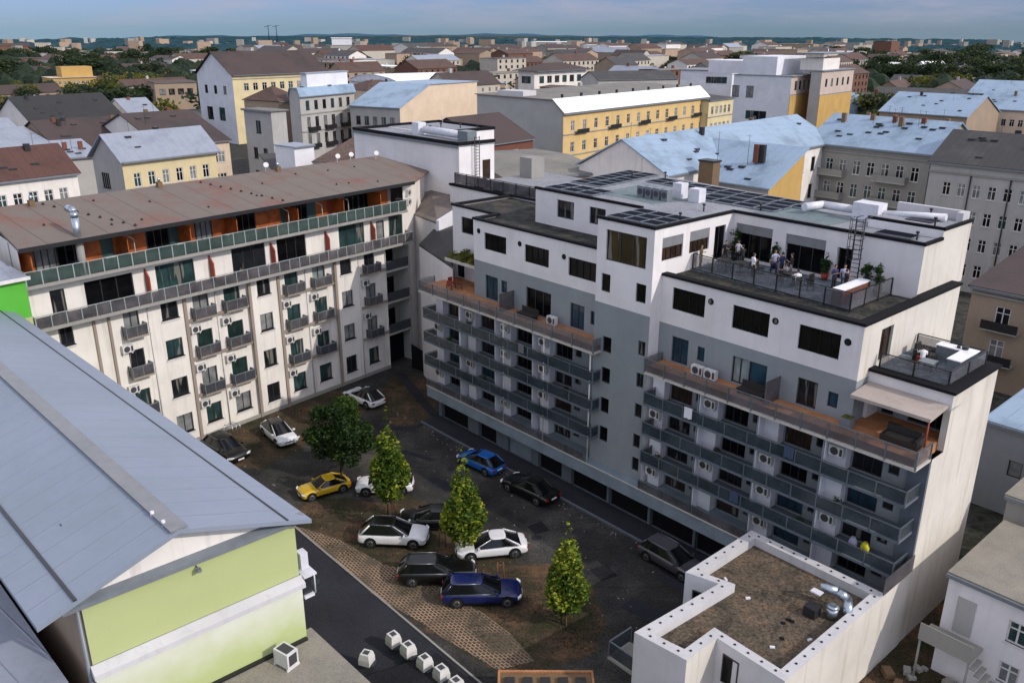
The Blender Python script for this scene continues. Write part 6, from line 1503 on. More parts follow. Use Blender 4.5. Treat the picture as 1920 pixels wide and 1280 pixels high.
# ================================================================== cars
def lerp(a, b, t): return a+(b-a)*t
def car(name, label, near, heading, kind, paint, roofmat=None, group='cars parked in the courtyard', side=1, ctr=None, scale=1.0, trim=None):
    """near: world xy midway between the two visible wheel contacts; side=+1 when the car's body lies to the left of heading from them"""
    h = radians(heading)
    P = {'suv': (4.6, 1.88, 1.53, .93), 'hatch': (4.25, 1.80, 1.45, .88), 'sedan': (4.65, 1.84, 1.38, .86), 'estate': (4.8, 1.86, 1.43, .88), 'coupe': (4.25, 1.80, 1.34, .86), 'sport': (4.45, 1.86, 1.32, .86)}[kind]
    Ln, Wd, H, B = P; hw = Wd/2
    if ctr is None: cx, cy = near[0]-sin(h)*side*(hw-.1), near[1]+cos(h)*side*(hw-.1)
    else: cx, cy = ctr
    t = thing(name, label, 'car', (cx, cy, .035), h, group); t.scale = (scale,)*3
    def put(n, m, mats, par=None):
        o = bpy.data.objects.new(n, m.mesh(n, mats)); COL.objects.link(o); o.parent = par or t; return o
    def sub(o): k = o.modifiers.new('round', 'SUBSURF'); k.levels = k.render_levels = 1; return o
    rear = {'suv': .93, 'hatch': .90, 'sedan': .93, 'estate': .95, 'coupe': .90, 'sport': .9}[kind]*B
    # body loft: rings across, from tail to nose
    st = [(-.500, .42, .62*B+.12, .70), (-.492, .30, rear*.92, .90), (-.470, .24, rear*1.0, .97), (-.40, .21, B*1.0, 1.0), (-.25, .20, B*1.02, 1.0), (0, .20, B*1.0, 1.0), (.20, .20, B*.99, 1.0), (.30, .20, B*.97, 1.0), (.39, .21, B*.93, .98), (.445, .22, B*.87, .95), (.48, .25, B*.77, .88), (.500, .34, B*.60, .74)]
    rg = []
    for (fx, zl, zb, ww) in st:
        x = fx*Ln; w = hw*ww; q = []
        prof = [(0, zl), (.80, zl), (.94, zl+.05), (.985, zl+.16), (1.0, lerp(zl, zb, .5)), (.985, lerp(zl, zb, .78)), (.93, zb-.05), (.86, zb-.01), (.6, zb+.02), (0, zb+.035)]
        for (a, z) in prof: q.append((x, -w*a, z))
        for (a, z) in reversed(prof[1:-1]): q.append((x, w*a, z))
        rg.append(q)
    m = MB(); m.rings(rg, 0, True, True, True); sub(put('body', m, paint))
    for s_ in (-1, 1):
        m = MB(); m.rings([[(x, s_*(hw*w_), z) for z, w_ in ((.18, .90), (.18, .96), (.30, .998), (.30, .95))] for x in (-Ln*.215, Ln*.225)], 0, True, True, False); put('sill', m, 'black_void')
    # greenhouse
    G_ = {'suv': (-.47, .245, -.33, .02, .70, .99), 'hatch': (-.475, .27, -.29, -.01, .69, .98), 'sedan': (-.40, .25, -.19, .02, .69, .98), 'estate': (-.48, .24, -.38, .01, .70, .98), 'coupe': (-.42, .20, -.20, .00, .72, .97), 'sport': (-.44, .18, -.18, -.02, .72, .97)}[kind]
    xb0, xb1, xt0, xt1, wt, _ = G_
    zb = B-.01; zt = H
    def ring(f):    # f 0..1 from belt to roof
        x0 = lerp(xb0, xt0, f**.9)*Ln; x1 = lerp(xb1, xt1, f**.95)*Ln; w = hw*lerp(.90, wt, f); z = lerp(zb, zt-.05, f)
        pts = []
        n = 6
        for i in range(n+1):
            u = i/n; x = lerp(x0, x1, u); bow = .06*(1-(2*u-1)**4); pts.append((x, -(w-.10+bow+.02), z))
        pts.append((x1+.05, -w*.45, z)); pts.append((x1+.07, 0, z)); pts.append((x1+.05, w*.45, z))
        for i in range(n+1):
            u = 1-i/n; x = lerp(x0, x1, u); bow = .06*(1-(2*u-1)**4); pts.append((x, w-.10+bow+.02, z))
        pts.append((x0-.04, w*.45, z)); pts.append((x0-.06, 0, z)); pts.append((x0-.04, -w*.45, z))
        return pts
    m = MB(); R4 = [ring(f) for f in (0, .35, .7, 1.0)]; m.rings(R4, 0, True, False, True); put('windows', m, 'car_glass')
    # roof skin and pillars
    m = MB(); top = ring(1.0); cxm = sum(p[0] for p in top)/len(top)
    def scaled(s, dz): return [(cxm+(p[0]-cxm)*s, p[1]*s, zt-.05+dz) for p in top]
    m.rings([scaled(1.015, -.03), scaled(1.01, .012), scaled(.93, .04), scaled(.55, .055)], 0, True, True, True)
    sub(put('roof', m, roofmat or paint))
    m = MB(); rm = MB()
    for s in (-1, 1):
        for u in ((0, .0, .07), (1.0, .965, 1.0)):
            a, b = [], []
            for f in (0, 1.0):
                x0 = lerp(xb0, xt0, f)*Ln; x1 = lerp(xb1, xt1, f)*Ln; w = hw*lerp(.90, wt, f)-.065+(.05 if u[0] == .5 else 0); z = lerp(zb, zt-.04, f)
                a.append((lerp(x0, x1, u[1])-(0 if u[0] != 0 else .02), s*(w+.0), z)); b.append((lerp(x0, x1, u[2])+(.02 if u[0] == 1 else 0), s*(w+.0), z))
            pm = MB(); pm.tube(lerp3(a[0], b[0], .5), lerp3(a[1], b[1], .5), .034 if u[0] != 0 else .07, .03 if u[0] != 0 else .05, 6); put('pillar', pm, paint)
        # bright trim line around the side glass
        x0, x1 = xb0*Ln+.18, xb1*Ln-.15; w = hw*.915
        rm.tube((x0, s*w, zb+.01), (x1, s*w, zb+.01), .018, .018, 5)
        if kind in ('estate', 'suv'): rm.tube((xt0*Ln+.15, s*hw*(wt-.04), zt+.02), (xt1*Ln-.1, s*hw*(wt-.04), zt+.02), .022, .022, 5)
    put('chrome_trim', rm, trim or 'rim_metal')
    # wheels
    for fx in (-.305, .315):
        for s in (-1, 1):
            x = fx*Ln; m = MB(); m.tube((x, s*(hw*.985), .36), (x, s*(hw+.006), .36), .41, .41, 20); put('wheel_arch', m, 'black_void')
            m = MB(); m.tube((x, s*(hw-.21), .325), (x, s*(hw+.02), .325), .325, .325, 20); o = put('wheel', m, 'rubber')
            m = MB(); m.tube((x, s*(hw+.015), .325), (x, s*(hw+.032), .325), .215, .19, 14)
            put('rim', m, 'rim_metal', o)
            m = MB()
            for k in range(5):
                a = k*2*pi/5; m.tube((x, s*(hw+.036), .325), (x+.19*cos(a), s*(hw+.034), .325+.19*sin(a)), .03, .03, 4)
            put('hub_spokes', m, 'rubber', o)
    for s in (-1, 1):
        m = MB(); m.rings([[(Ln*.478+dx, s*hw*(.80-dx*1.2)+dy, B*.72+dz) for dy, dz in ((-.13, -.05), (.13, -.04), (.13, .05), (-.13, .06))] for dx in (-.16, .06)], 0, True, True, False); put('headlight', m, 'lamp_clear')
        m = MB(); m.box(WORLD, -Ln*.499, -Ln*.46, s*hw*.74-.14, s*hw*.74+.14, rear*.80-.05, rear*.80+.08); put('taillight', m, 'lamp_red')
        m = MB(); m.rings([[(xb1*Ln-.30+dx, s*(hw*.93)+dy*s, zb+.07+dz) for dy, dz in ((0, -.05), (.20, -.05), (.20, .07), (0, .07))] for dx in (0, .13)], 0, True, True, False); put('mirror', m, paint)
    m = MB(); m.box(WORLD, Ln*.500, Ln*.508, -.26, .26, .36, .47); put('number_plate', m, 'number_plate')
    m = MB(); m.box(WORLD, -Ln*.508, -Ln*.500, -.26, .26, .55, .66); put('number_plate', m, 'number_plate')
    m = MB(); m.box(WORLD, Ln*.488, Ln*.503, -hw*.5, hw*.5, .26, .35); m.box(WORLD, Ln*.487, Ln*.501, -hw*.42, hw*.42, .50, .58); put('grille', m, 'black_void')
    return t
def lerp3(a, b, t): return tuple(x+(y-x)*t for x, y in zip(a, b))
def mid(a, b):
    p, q = at(*a), at(*b); return ((p[0]+q[0])/2, (p[1]+q[1])/2)
car('parked_car', 'white crossover with black glass roof parked beside the grid paving', mid((697, 1027), (775, 1030)), -4, 'suv', 'paint_white', 'paint_black')
car('parked_car', 'white saloon with white roof, bonnet behind the bright conical tree', mid((891, 1053), (961, 1046)), 190, 'sedan', 'paint_white', side=-1)
car('parked_car', 'dark navy blue estate car overlapping the black estate', mid((865, 1140), (945, 1137)), 2, 'estate', 'paint_navy')
car('parked_car', 'black estate car with chrome roof rails behind the navy one', mid((779, 1101), (860, 1098)), 1, 'estate', 'paint_black')
car('parked_car', 'yellow coupe parked left of the half hidden white hatchback', mid((595, 940), (638, 926)), 212, 'coupe', 'paint_yellow', 'paint_yellow', side=-1, scale=.9)
car('parked_car', 'white hatchback half hidden behind the slim conical tree', mid((692, 930), (752, 930)), 184, 'hatch', 'paint_white', side=-1)
car('parked_car', 'white car with black glass roof beside the cream wall', None, -52, 'hatch', 'paint_white', 'paint_black', ctr=at(524, 816, .4)[:2])
car('parked_car', 'black car partly hidden by the hall roof corner', None, -42, 'suv', 'paint_black', ctr=at(424, 846, .4)[:2])
car('parked_car', 'white car with dark roof, tail towards viewer, behind the big round tree', None, 138, 'hatch', 'paint_white', 'paint_black', ctr=at(684, 748, .4)[:2])
car('parked_car', 'bright blue car parked by the kerb of the grey block', None, 137, 'hatch', 'paint_blue', ctr=at(903, 868, .4)[:2], scale=.95)
car('parked_car', 'black car in deep shade by the kerb next to the blue car', None, 136, 'sedan', 'paint_black', ctr=at(995, 918, .4)[:2])
car('parked_car', 'dark grey estate car with chrome trim next to the low block', None, -50, 'estate', 'paint_grey', ctr=at(1262, 1050, .4)[:2], scale=.97)
car('parked_car', 'black hatchback in shade directly behind the white crossover', None, 180, 'sedan', 'paint_black', ctr=at(812, 975, .4)[:2])

# ================================================================== people on the roof terraces
def limb(m, pts, rad, seg=7, mi=0):
    rings = []
    from mathutils import Vector
    V_ = [Vector(p) for p in pts]
    for i, p in enumerate(V_):
        d = (V_[min(i+1, len(V_)-1)]-V_[max(i-1, 0)]).normalized(); u = d.cross(Vector((0, 1, .01))).normalized() if abs(d.y) < .95 else d.cross(Vector((1, 0, 0))).normalized(); w = d.cross(u)
        rings.append([tuple(p+(u*cos(2*pi*k/seg)+w*sin(2*pi*k/seg))*rad[i]) for k in range(seg)])
    m.rings(rings, mi, True, True, True)
def ell_ring(cx, cy, z, rx, ry, n=12): return [(cx+rx*cos(2*pi*k/n), cy+ry*sin(2*pi*k/n), z) for k in range(n)]
def person(label, x, y, z, facing, pose, shirt, trousers, S=.88, hair='hair', sleeve='short', group='people on the roof terraces'):
    "x forward in local space; 1.75 m tall at S=1"
    t = thing('person', label, 'person', (x, y, z), facing, group); t.scale = (S,)*3
    sit = pose == 'sit'; dz = -.40 if sit else 0
    hip = .93+dz
    if sit: legs = [[(0, s*.09, hip), (.22, s*.11, hip-.0), (.43, s*.11, hip-.03), (.45, s*.11, .28), (.44, s*.11, .07), (.52, s*.11, .04), (.60, s*.12, .03)] for s in (-1, 1)]
    elif pose == 'walk': legs = [[(0, s*.09, hip), (s*.11, s*.09, .70), (s*.17, s*.09, .50), (s*.20-.05, s*.09, .28), (s*.26-.06, s*.09, .08), (s*.26+.02, s*.09, .04), (s*.26+.10, s*.10, .03)] for s in (-1, 1)]
    else: legs = [[(0, s*.09, hip), (.01, s*.10, .70), (.02, s*.10, .50), (.0, s*.11, .28), (-.01, s*.11, .08), (.06, s*.12, .04), (.15, s*.13, .03)] for s in (-1, 1)]
    sh = 1.44+dz
    def arm(s, kind):
        if kind == 'down': return [(0, s*.19, sh-.03), (-.01, s*.235, sh-.17), (0, s*.25, sh-.31), (.04, s*.255, sh-.45), (.07, s*.25, sh-.57)]
        if kind == 'bent': return [(0, s*.19, sh-.03), (0, s*.235, sh-.17), (.02, s*.25, sh-.30), (.15, s*.20, sh-.27), (.26, s*.13, sh-.22)]
        if kind == 'hip': return [(0, s*.19, sh-.03), (-.04, s*.28, sh-.16), (-.05, s*.36, sh-.28), (.02, s*.28, sh-.38), (.05, s*.19, sh-.45)]
        return [(0, s*.19, sh-.03), (.10, s*.22, sh-.12), (.2, s*.22, sh-.2), (.31, s*.20, sh-.2), (.42, s*.18, sh-.18)]
    kinds = {'stand': ('down', 'bent'), 'hips': ('hip', 'hip'), 'walk': ('down', 'reach'), 'sit': ('bent', 'reach'), 'talk': ('bent', 'bent')}[pose]
    arms = [arm(-1, kinds[0]), arm(1, kinds[1])]
    def torso(m, g, z0=None):
        z0 = hip-.06 if z0 is None else z0
        m.rings([ell_ring(0, 0, z0, .105+g, .155+g), ell_ring(0, 0, hip+.08, .10+g, .145+g), ell_ring(.0, 0, hip+.2, .098+g, .14+g), ell_ring(.01, 0, hip+.36, .115+g, .175+g), ell_ring(0, 0, sh-.06, .105+g, .19+g), ell_ring(0, 0, sh, .08+g, .15+g), ell_ring(0, 0, sh+.05, .055+g*.6, .065+g*.6)], 0, True, True, True)
    m = MB(); torso(m, 0)
    limb(m, [(0, 0, sh), (.01, 0, sh+.06), (.02, 0, sh+.13)], [.062, .052, .055])
    hz = sh+.225
    m.rings([ell_ring(.02, 0, hz-.12, .035, .03), ell_ring(.025, 0, hz-.09, .075, .058), ell_ring(.02, 0, hz-.03, .092, .072), ell_ring(.01, 0, hz+.03, .098, .077), ell_ring(.0, 0, hz+.08, .08, .065), ell_ring(0, 0, hz+.112, .035, .03)], 0, True, True, True)
    m.rings([[(.105, -.012, hz), (.105, .012, hz), (.112, .014, hz-.035), (.112, -.014, hz-.035)], [(.11, -.004, hz), (.11, .004, hz), (.138, .008, hz-.032), (.138, -.008, hz-.032)]], 0, True, True, True)
    for s in (-1, 1): m.rings([ell_ring(.005, s*.078, hz-.03, .02, .008, 6), ell_ring(0, s*.088, hz+.0, .022, .008, 6), ell_ring(.0, s*.082, hz+.03, .012, .006, 6)], 0, True, True, True)
    for L_ in legs: limb(m, L_, [.085, .075, .055, .052, .036, .034, .03])
    for s, A_ in zip((-1, 1), arms):
        limb(m, A_, [.046, .042, .035, .031, .023])
        from mathutils import Vector
        e = Vector(A_[-1]); d = (e-Vector(A_[-2])).normalized(); sd = Vector((0, 0, 1)) if abs(d.z) < .7 else Vector((1, 0, 0)); sd = (sd-d*sd.dot(d)).normalized(); nn = d.cross(sd)
        pal = e+d*.085
        m.rings([[tuple(e+sd*a*.026+nn*b*.014) for a, b in ((-1, -1), (1, -1), (1, 1), (-1, 1))], [tuple(pal+sd*a*.04+nn*b*.014) for a, b in ((-1, -1), (1, -1), (1, 1), (-1, 1))]], 0, True, True, True)
        for k, ln in enumerate((.062, .075, .070, .055)):
            b0 = pal+sd*(-.03+.02*k); b1 = b0+d*ln*.55+nn*s*.006; b2 = b1+d*ln*.4+nn*s*.018
            m.tube(tuple(b0), tuple(b1), .0095, .0085, 5); m.tube(tuple(b1), tuple(b2), .0085, .006, 5)
        b0 = e+d*.03-sd*.028; b1 = b0+d*.03-sd*.026; m.tube(tuple(b0), tuple(b1), .011, .009, 5); m.tube(tuple(b1), tuple(b1+d*.025), .009, .006, 5)
    def put(n, mm, mat):
        o = bpy.data.objects.new(n, mm.mesh(n, mat)); COL.objects.link(o); o.parent = t
    put('body', m, 'skin')
    m = MB()
    for s in (-1, 1): m.tube((.104, s*.03, hz+.005), (.112, s*.03, hz+.005), .011, .009, 6)
    put('eyes', m, 'hair'); m = MB(); m.box(WORLD, .100, .108, -.022, .022, hz-.068, hz-.060); put('mouth', m, 'terracotta')
    m = MB(); m.rings([ell_ring(-.035, 0, hz-.06, .07, .078), ell_ring(-.02, 0, hz+.0, .093, .088), ell_ring(-.005, 0, hz+.055, .105, .086), ell_ring(0, 0, hz+.105, .075, .065), ell_ring(0, 0, hz+.13, .02, .02)], 0, True, True, True); put('hair', m, hair)
    m = MB(); torso(m, .016, hip-.10)
    for A_ in arms: limb(m, A_[:3] if sleeve == 'short' else A_[:5], ([.066, .058, .052] if sleeve == 'short' else [.066, .056, .05, .044, .036]))
    put('shirt', m, shirt)
    m = MB(); m.rings([ell_ring(0, 0, hip-.10, .10, .15), ell_ring(0, 0, hip, .118, .168), ell_ring(0, 0, hip+.07, .112, .160)], 0, True, True, True)
    for L_ in legs: limb(m, L_[:5], [.10, .092, .072, .066, .055])
    put('trousers', m, trousers)
    m = MB()
    for L_ in legs: limb(m, [L_[4], L_[5], L_[6]], [.046, .046, .038])
    put('shoes', m, 'furniture_dark')
    return t
FZ = 17.475
ppl = [((12.95, 4.45), 20, 'stand', 'cloth_olive', 'cloth_black', 'person in dark brown top leaning at the left end of the railing'),
       ((13.3, 6.7), -60, 'stand', 'cloth_black', 'cloth_black', 'person dressed in black beside the leftmost potted plant'),
       ((13.75, 7.5), -100, 'hips', 'cloth_white', 'cloth_black', 'person in white shirt with hands on hips near the first window'),
       ((14.75, 6.5), 160, 'talk', 'cloth_black', 'cloth_black', 'person in black standing right of the one with hands on hips'),
       ((16.5, 5.1), 60, 'stand', 'cloth_white', 'cloth_black', 'person in white top and black trousers with back to the railing'),
       ((16.9, 6.9), -30, 'walk', 'cloth_lilac', 'cloth_navy', 'person in pale lilac shirt walking below the second potted plant'),
       ((17.55, 6.7), 170, 'talk', 'cloth_navy', 'cloth_black', 'person in navy top facing the lilac shirted one'),
       ((18.1, 6.9), 200, 'stand', 'cloth_black', 'cloth_grey', 'person in black top between navy figure and round table'),
       ((18.5, 5.7), 190, 'sit', 'cloth_grey', 'cloth_black', 'seated person in grey top beside the round table'),
       ((19.75, 4.9), 150, 'sit', 'cloth_white', 'cloth_black', 'seated person in white shirt at the right of the round table'),
       ((21.35, 6.3), -20, 'talk', 'cloth_navy', 'cloth_black', 'person in navy jacket left of the one with pale sleeves'),
       ((21.7, 6.8), -60, 'stand', 'cloth_lilac', 'cloth_jeans', 'person in pale lilac top in front of the dark terrace door'),
       ((22.3, 5.9), 60, 'walk', 'cloth_black', 'cloth_black', 'person in black suit reaching towards the white counter')]
for (uv, f, pose, s, tr, lab) in ppl:
    q = RB.w(*uv); z = FZ+(.0)
    person(lab, q[0], q[1], z, A+radians(f), pose, s, tr)
    if pose == 'sit':
        c = thing('chair', 'dark terrace chair under the seated person in %s' % ('white shirt' if s == 'cloth_white' else 'grey top'), 'chair', (q[0], q[1], z), A+radians(f))
        m = MB(); m.box(WORLD, -.2, .24, -.2, .2, .34, .38)
        o = bpy.data.objects.new('seat', m.mesh('seat', 'furniture_dark')); COL.objects.link(o); o.parent = c
        m = MB(); m.box(WORLD, -.24, -.2, -.2, .2, .38, .8); o = bpy.data.objects.new('backrest', m.mesh('backrest', 'furniture_dark')); COL.objects.link(o); o.parent = c
        for a in (-.18, .2):
            for b in (-.17, .17): m = MB(); m.tube((a, b, 0), (a, b, .34), .018, .018, 5); o = bpy.data.objects.new('leg', m.mesh('leg', 'furniture_dark')); COL.objects.link(o); o.parent = c
q = RB.w(27.7, 5.0); person('person in pink and white sitting on the small corner terrace', q[0], q[1], 14.76, A+2.4, 'sit', 'cloth_white', 'terracotta')
# furniture
def table(label, u, v, z, r=.5, top='furniture_dark', square=False, w=.8, d=.8, h=.72, cat='table'):
    q = RB.w(u, v); t = thing('table', label, cat, (q[0], q[1], z), A)
    def put(n, m, mat): o = bpy.data.objects.new(n, m.mesh(n, mat)); COL.objects.link(o); o.parent = t
    m = MB()
    if square: m.box(WORLD, -w/2, w/2, -d/2, d/2, h-.05, h)
    else: m.tube((0, 0, h-.04), (0, 0, h), r, r, 20)
    put('tabletop', m, top)
    if square:
        for a in (-1, 1):
            for b in (-1, 1): m = MB(); m.tube((a*(w/2-.06), b*(d/2-.06), 0), (a*(w/2-.06), b*(d/2-.06), h-.05), .025, .025, 6); put('leg', m, 'dark_metal')
    else:
        m = MB(); m.tube((0, 0, 0), (0, 0, h-.04), .04, .04, 8); put('pedestal', m, 'dark_metal'); m = MB(); m.tube((0, 0, 0), (0, 0, .03), .25, .25, 14); put('foot', m, 'dark_metal')
    return t
table('round dark terrace table between the two seated people', 19.1, 5.5, FZ, .5)
table('dark round table left of the person in white top', 15.4, 5.4, FZ, .45)
table('small square dark table near the black clad pair', 14.3, 5.2, FZ, square=True, w=.7, d=.7)
q = RB.w(23.0, 5.6); t = thing('bar_counter', 'long bar counter with white top and dark red front at the terrace corner', 'bar counter', (q[0], q[1], FZ), A)
def addp(t, n, m, mat): o = bpy.data.objects.new(n, m.mesh(n, mat)); COL.objects.link(o); o.parent = t; return o
m = MB(); m.box(WORLD, -.3, .35, -2.0, 1.2, .02, .86); addp(t, 'cabinet', m, 'brick_red')
m = MB(); m.box(WORLD, -.34, .36, -2.05, 1.25, .861, .92); addp(t, 'counter_top', m, 'table_white')
# L-shaped white counters and grill on the annex terrace
q = RB.w(29.0, 6.1); t = thing('outdoor_kitchen', 'white L shaped outdoor counter with grey cabinet on the corner terrace', 'counter', (q[0], q[1], 14.76), A)
m = MB(); m.box(WORLD, -1.3, .7, .6, 1.25, 0, .82); m.box(WORLD, .05, .7, -1.2, .598, 0, .82); addp(t, 'cabinet', m, 'frame_grey')
m = MB(); m.box(WORLD, -1.35, .75, .55, 1.3, .821, .87); m.box(WORLD, .0, .75, -1.25, .548, .821, .87); addp(t, 'counter_top', m, 'table_white')
m = MB(); m.tube((.1, .9, .87), (.1, .9, 1.05), .16, .2, 12); m.tube((-.25, .9, .87), (-.25, .9, .98), .1, .1, 10); addp(t, 'cookware', m, 'furniture_dark')
table('grey square box table in front of the white L shaped counter', 28.2, 4.6, 14.76, square=True, w=.8, d=.8, top='frame_grey', h=.55)
for i, (u, v) in enumerate(((27.0, 6.6), (27.6, 6.2), (27.2, 5.6))):
    q = RB.w(u, v); t = thing('lounge_chair', 'dark lounge chair on the corner terrace, %s' % ('nearest the wall', 'in the middle of three', 'nearest the seated person')[i], 'chair', (q[0], q[1], 14.76), A+i)
    m = MB(); m.box(WORLD, -.3, .3, -.28, .28, .12, .38); addp(t, 'seat', m, 'furniture_dark'); m = MB(); m.box(WORLD, -.34, -.22, -.28, .28, .38, .75); addp(t, 'backrest', m, 'furniture_dark')
# lounge set on the wooden deck, right end; plants; small items on decks
q = RB.w(29.0, .6); t = thing('sofa', 'dark rattan sofa on the wooden deck under the canopy', 'sofa', (q[0], q[1], ZD+.46), A)
m = MB(); m.box(WORLD, -.9, .9, -.4, .4, .05, .40); addp(t, 'seat', m, 'furniture_dark'); m = MB(); m.box(WORLD, -.9, .9, .401, .55, .05, .78); m.box(WORLD, .901, 1.05, -.4, .55, .05, .6); addp(t, 'backrest', m, 'furniture_dark')
q = RB.w(26.2, .35); t = thing('planter_box', 'square grey planter on the deck below the canopy', 'planter', (q[0], q[1], ZD+.46), A); m = MB(); m.box(WORLD, -.3, .3, -.3, .3, 0, .6); addp(t, 'box', m, 'frame_grey'); m = MB(); m.box(WORLD, -.26, .26, -.26, .26, .601, .63); addp(t, 'soil', m, 'planter_soil')
for (u, v, lab) in ((20.4, .1, 'dark lounge bench on the long wooden deck beside the glass screen'), (.9, .1, 'dark lounge bench on the left wooden deck')):
    q = RB.w(u, v); t = thing('bench', lab, 'bench', (q[0], q[1], ZD+.46), A); m = MB(); m.box(WORLD, -.9, .9, -.3, .3, .28, .36); addp(t, 'seat', m, 'furniture_dark'); m = MB(); m.box(WORLD, -.9, .9, .301, .36, .3, .75); addp(t, 'backrest', m, 'furniture_dark')
    for a in (-.8, .8): m = MB(); m.box(WORLD, a-.03, a+.03, -.28, .28, 0, .279); addp(t, 'leg', m, 'furniture_dark')
for i, (u, v) in enumerate(((-9.3, .9), (-8.6, 1.1), (-8.9, .3))):
    q = RB.w(u, v); t = thing('deck_chair', 'dark red chair on the leftmost wooden deck, %s' % ('outer left', 'inner right', 'closest to the railing')[i], 'chair', (q[0], q[1], ZD+.46), A+i*1.3)
    m = MB(); m.box(WORLD, -.22, .22, -.22, .22, .38, .43); addp(t, 'seat', m, 'brick_red'); m = MB(); m.box(WORLD, -.25, -.2, -.22, .22, .43, .85); addp(t, 'backrest', m, 'red_fin')
    for a in (-.2, .2):
        for b in (-.2, .2): m = MB(); m.tube((a, b, 0), (a, b, .38), .02, .02, 5); addp(t, 'leg', m, 'furniture_dark')
def potted(label, u, v, z, H, seed, pot='terracotta'):
    q = RB.w(u, v); t = thing('potted_plant', label, 'plant', (q[0], q[1], z), 0, 'potted shrubs along the terrace wall')
    m = MB(); m.tube((0, 0, 0), (0, 0, .42), .17, .24, 14); m.tube((0, 0, .42), (0, 0, .45), .26, .26, 14); addp(t, 'pot', m, pot)
    r = random.Random(seed); bl = [(r.gauss(0, .09), r.gauss(0, .09), r.uniform(.6, H-.15), r.uniform(.18, .32)*(1.15-.35*k/9), r.uniform(.18, .3)) for k in range(10)]+[(0, 0, H-.1, .14, .24)]
    mm, sh = crown_mesh('foliage', r, bl, 900, .06, 'leaf_dark', .5); o = addp(t, 'foliage', mm, 'leaf_dark'); set_shade(o, sh)
    m = MB(); m.tube((0, 0, .4), (0, 0, H*.7), .02, .012, 5); addp(t, 'stem', m, 'bark')
pl = [((13.2, 7.9), 2.2, 'black'), ((16.2, 8.0), 1.7, 'steel'), ((19.85, 7.95), 1.7, 'red'), ((22.6, 7.8), 1.6, 'red'), ((23.75, 6.9), 1.9, 'black')]
for k, ((u, v), H, c) in enumerate(pl):
    potted(['tall dark green shrub at the left inner corner of the terrace', 'shrub in dark pot between the two big windows', 'shrub in red pot right of the second big window', 'shrub in red pot right of the roof ladder', 'tall shrub at the right end of the terrace railing'][k], u, v, FZ, H, 40+k, 'terracotta' if c == 'red' else 'dark_metal')
q = RB.w(25.1, -.3); 
for i, u in enumerate((27.6, 28.3)):
    q = RB.w(u, .2); t = thing('laundry_bag', ('yellow bag on the third balcony row from below' if i else 'pale bag beside the yellow one on the balcony'), 'bag', (q[0], q[1], FL[1]), A)
    m = MB(); m.rings([ell_ring(0, 0, 0, .22, .18), ell_ring(0, 0, .4, .26, .2), ell_ring(0, 0, .7, .12, .1)]); addp(t, 'bag', m, 'yellow_bag' if i else 'cloth_lilac')

# greenery on the small canopy by the left deck
r = random.Random(5); bl = []
for k in range(16):
    q = RB.w(r.uniform(-10.3, -6.7), r.uniform(1.35, 3.1)); bl.append((q[0], q[1], r.uniform(14.45, 14.7), r.uniform(.25, .5), r.uniform(.12, .3)))
mm, sh = crown_mesh('planting', r, bl, 1500, .08, 'leaf_far_yellow', .5); o = mm.build('planting', 'leaf_far_yellow', rb); set_shade(o, sh)
# more loose chairs on the big terrace
for i, (u, v, a) in enumerate(((14.9, 4.9, .5), (15.9, 5.8, 2.4), (13.9, 5.9, 1.2), (18.6, 4.9, .3), (19.9, 6.0, 2.8), (20.6, 5.0, 1.9), (16.4, 6.1, .2))):
    q = RB.w(u, v); c = thing('chair', 'empty dark terrace chair, %s' % ('in front of the left round table', 'behind the left round table', 'beside the small square table', 'railing side of the two seated people', 'wall side of the two seated people', 'alone between seated people and bar counter', 'alone behind the white topped standing person')[i], 'chair', (q[0], q[1], FZ), A+a)
    m = MB(); m.box(WORLD, -.2, .2, -.2, .2, .36, .40); addp(c, 'seat', m, 'furniture_dark'); m = MB(); m.box(WORLD, -.23, -.19, -.2, .2, .40, .82); addp(c, 'backrest', m, 'furniture_dark')
    for x in (-.17, .17):
        for y in (-.17, .17): m = MB(); m.tube((x, y, 0), (x, y, .36), .018, .018, 5); addp(c, 'leg', m, 'furniture_dark')

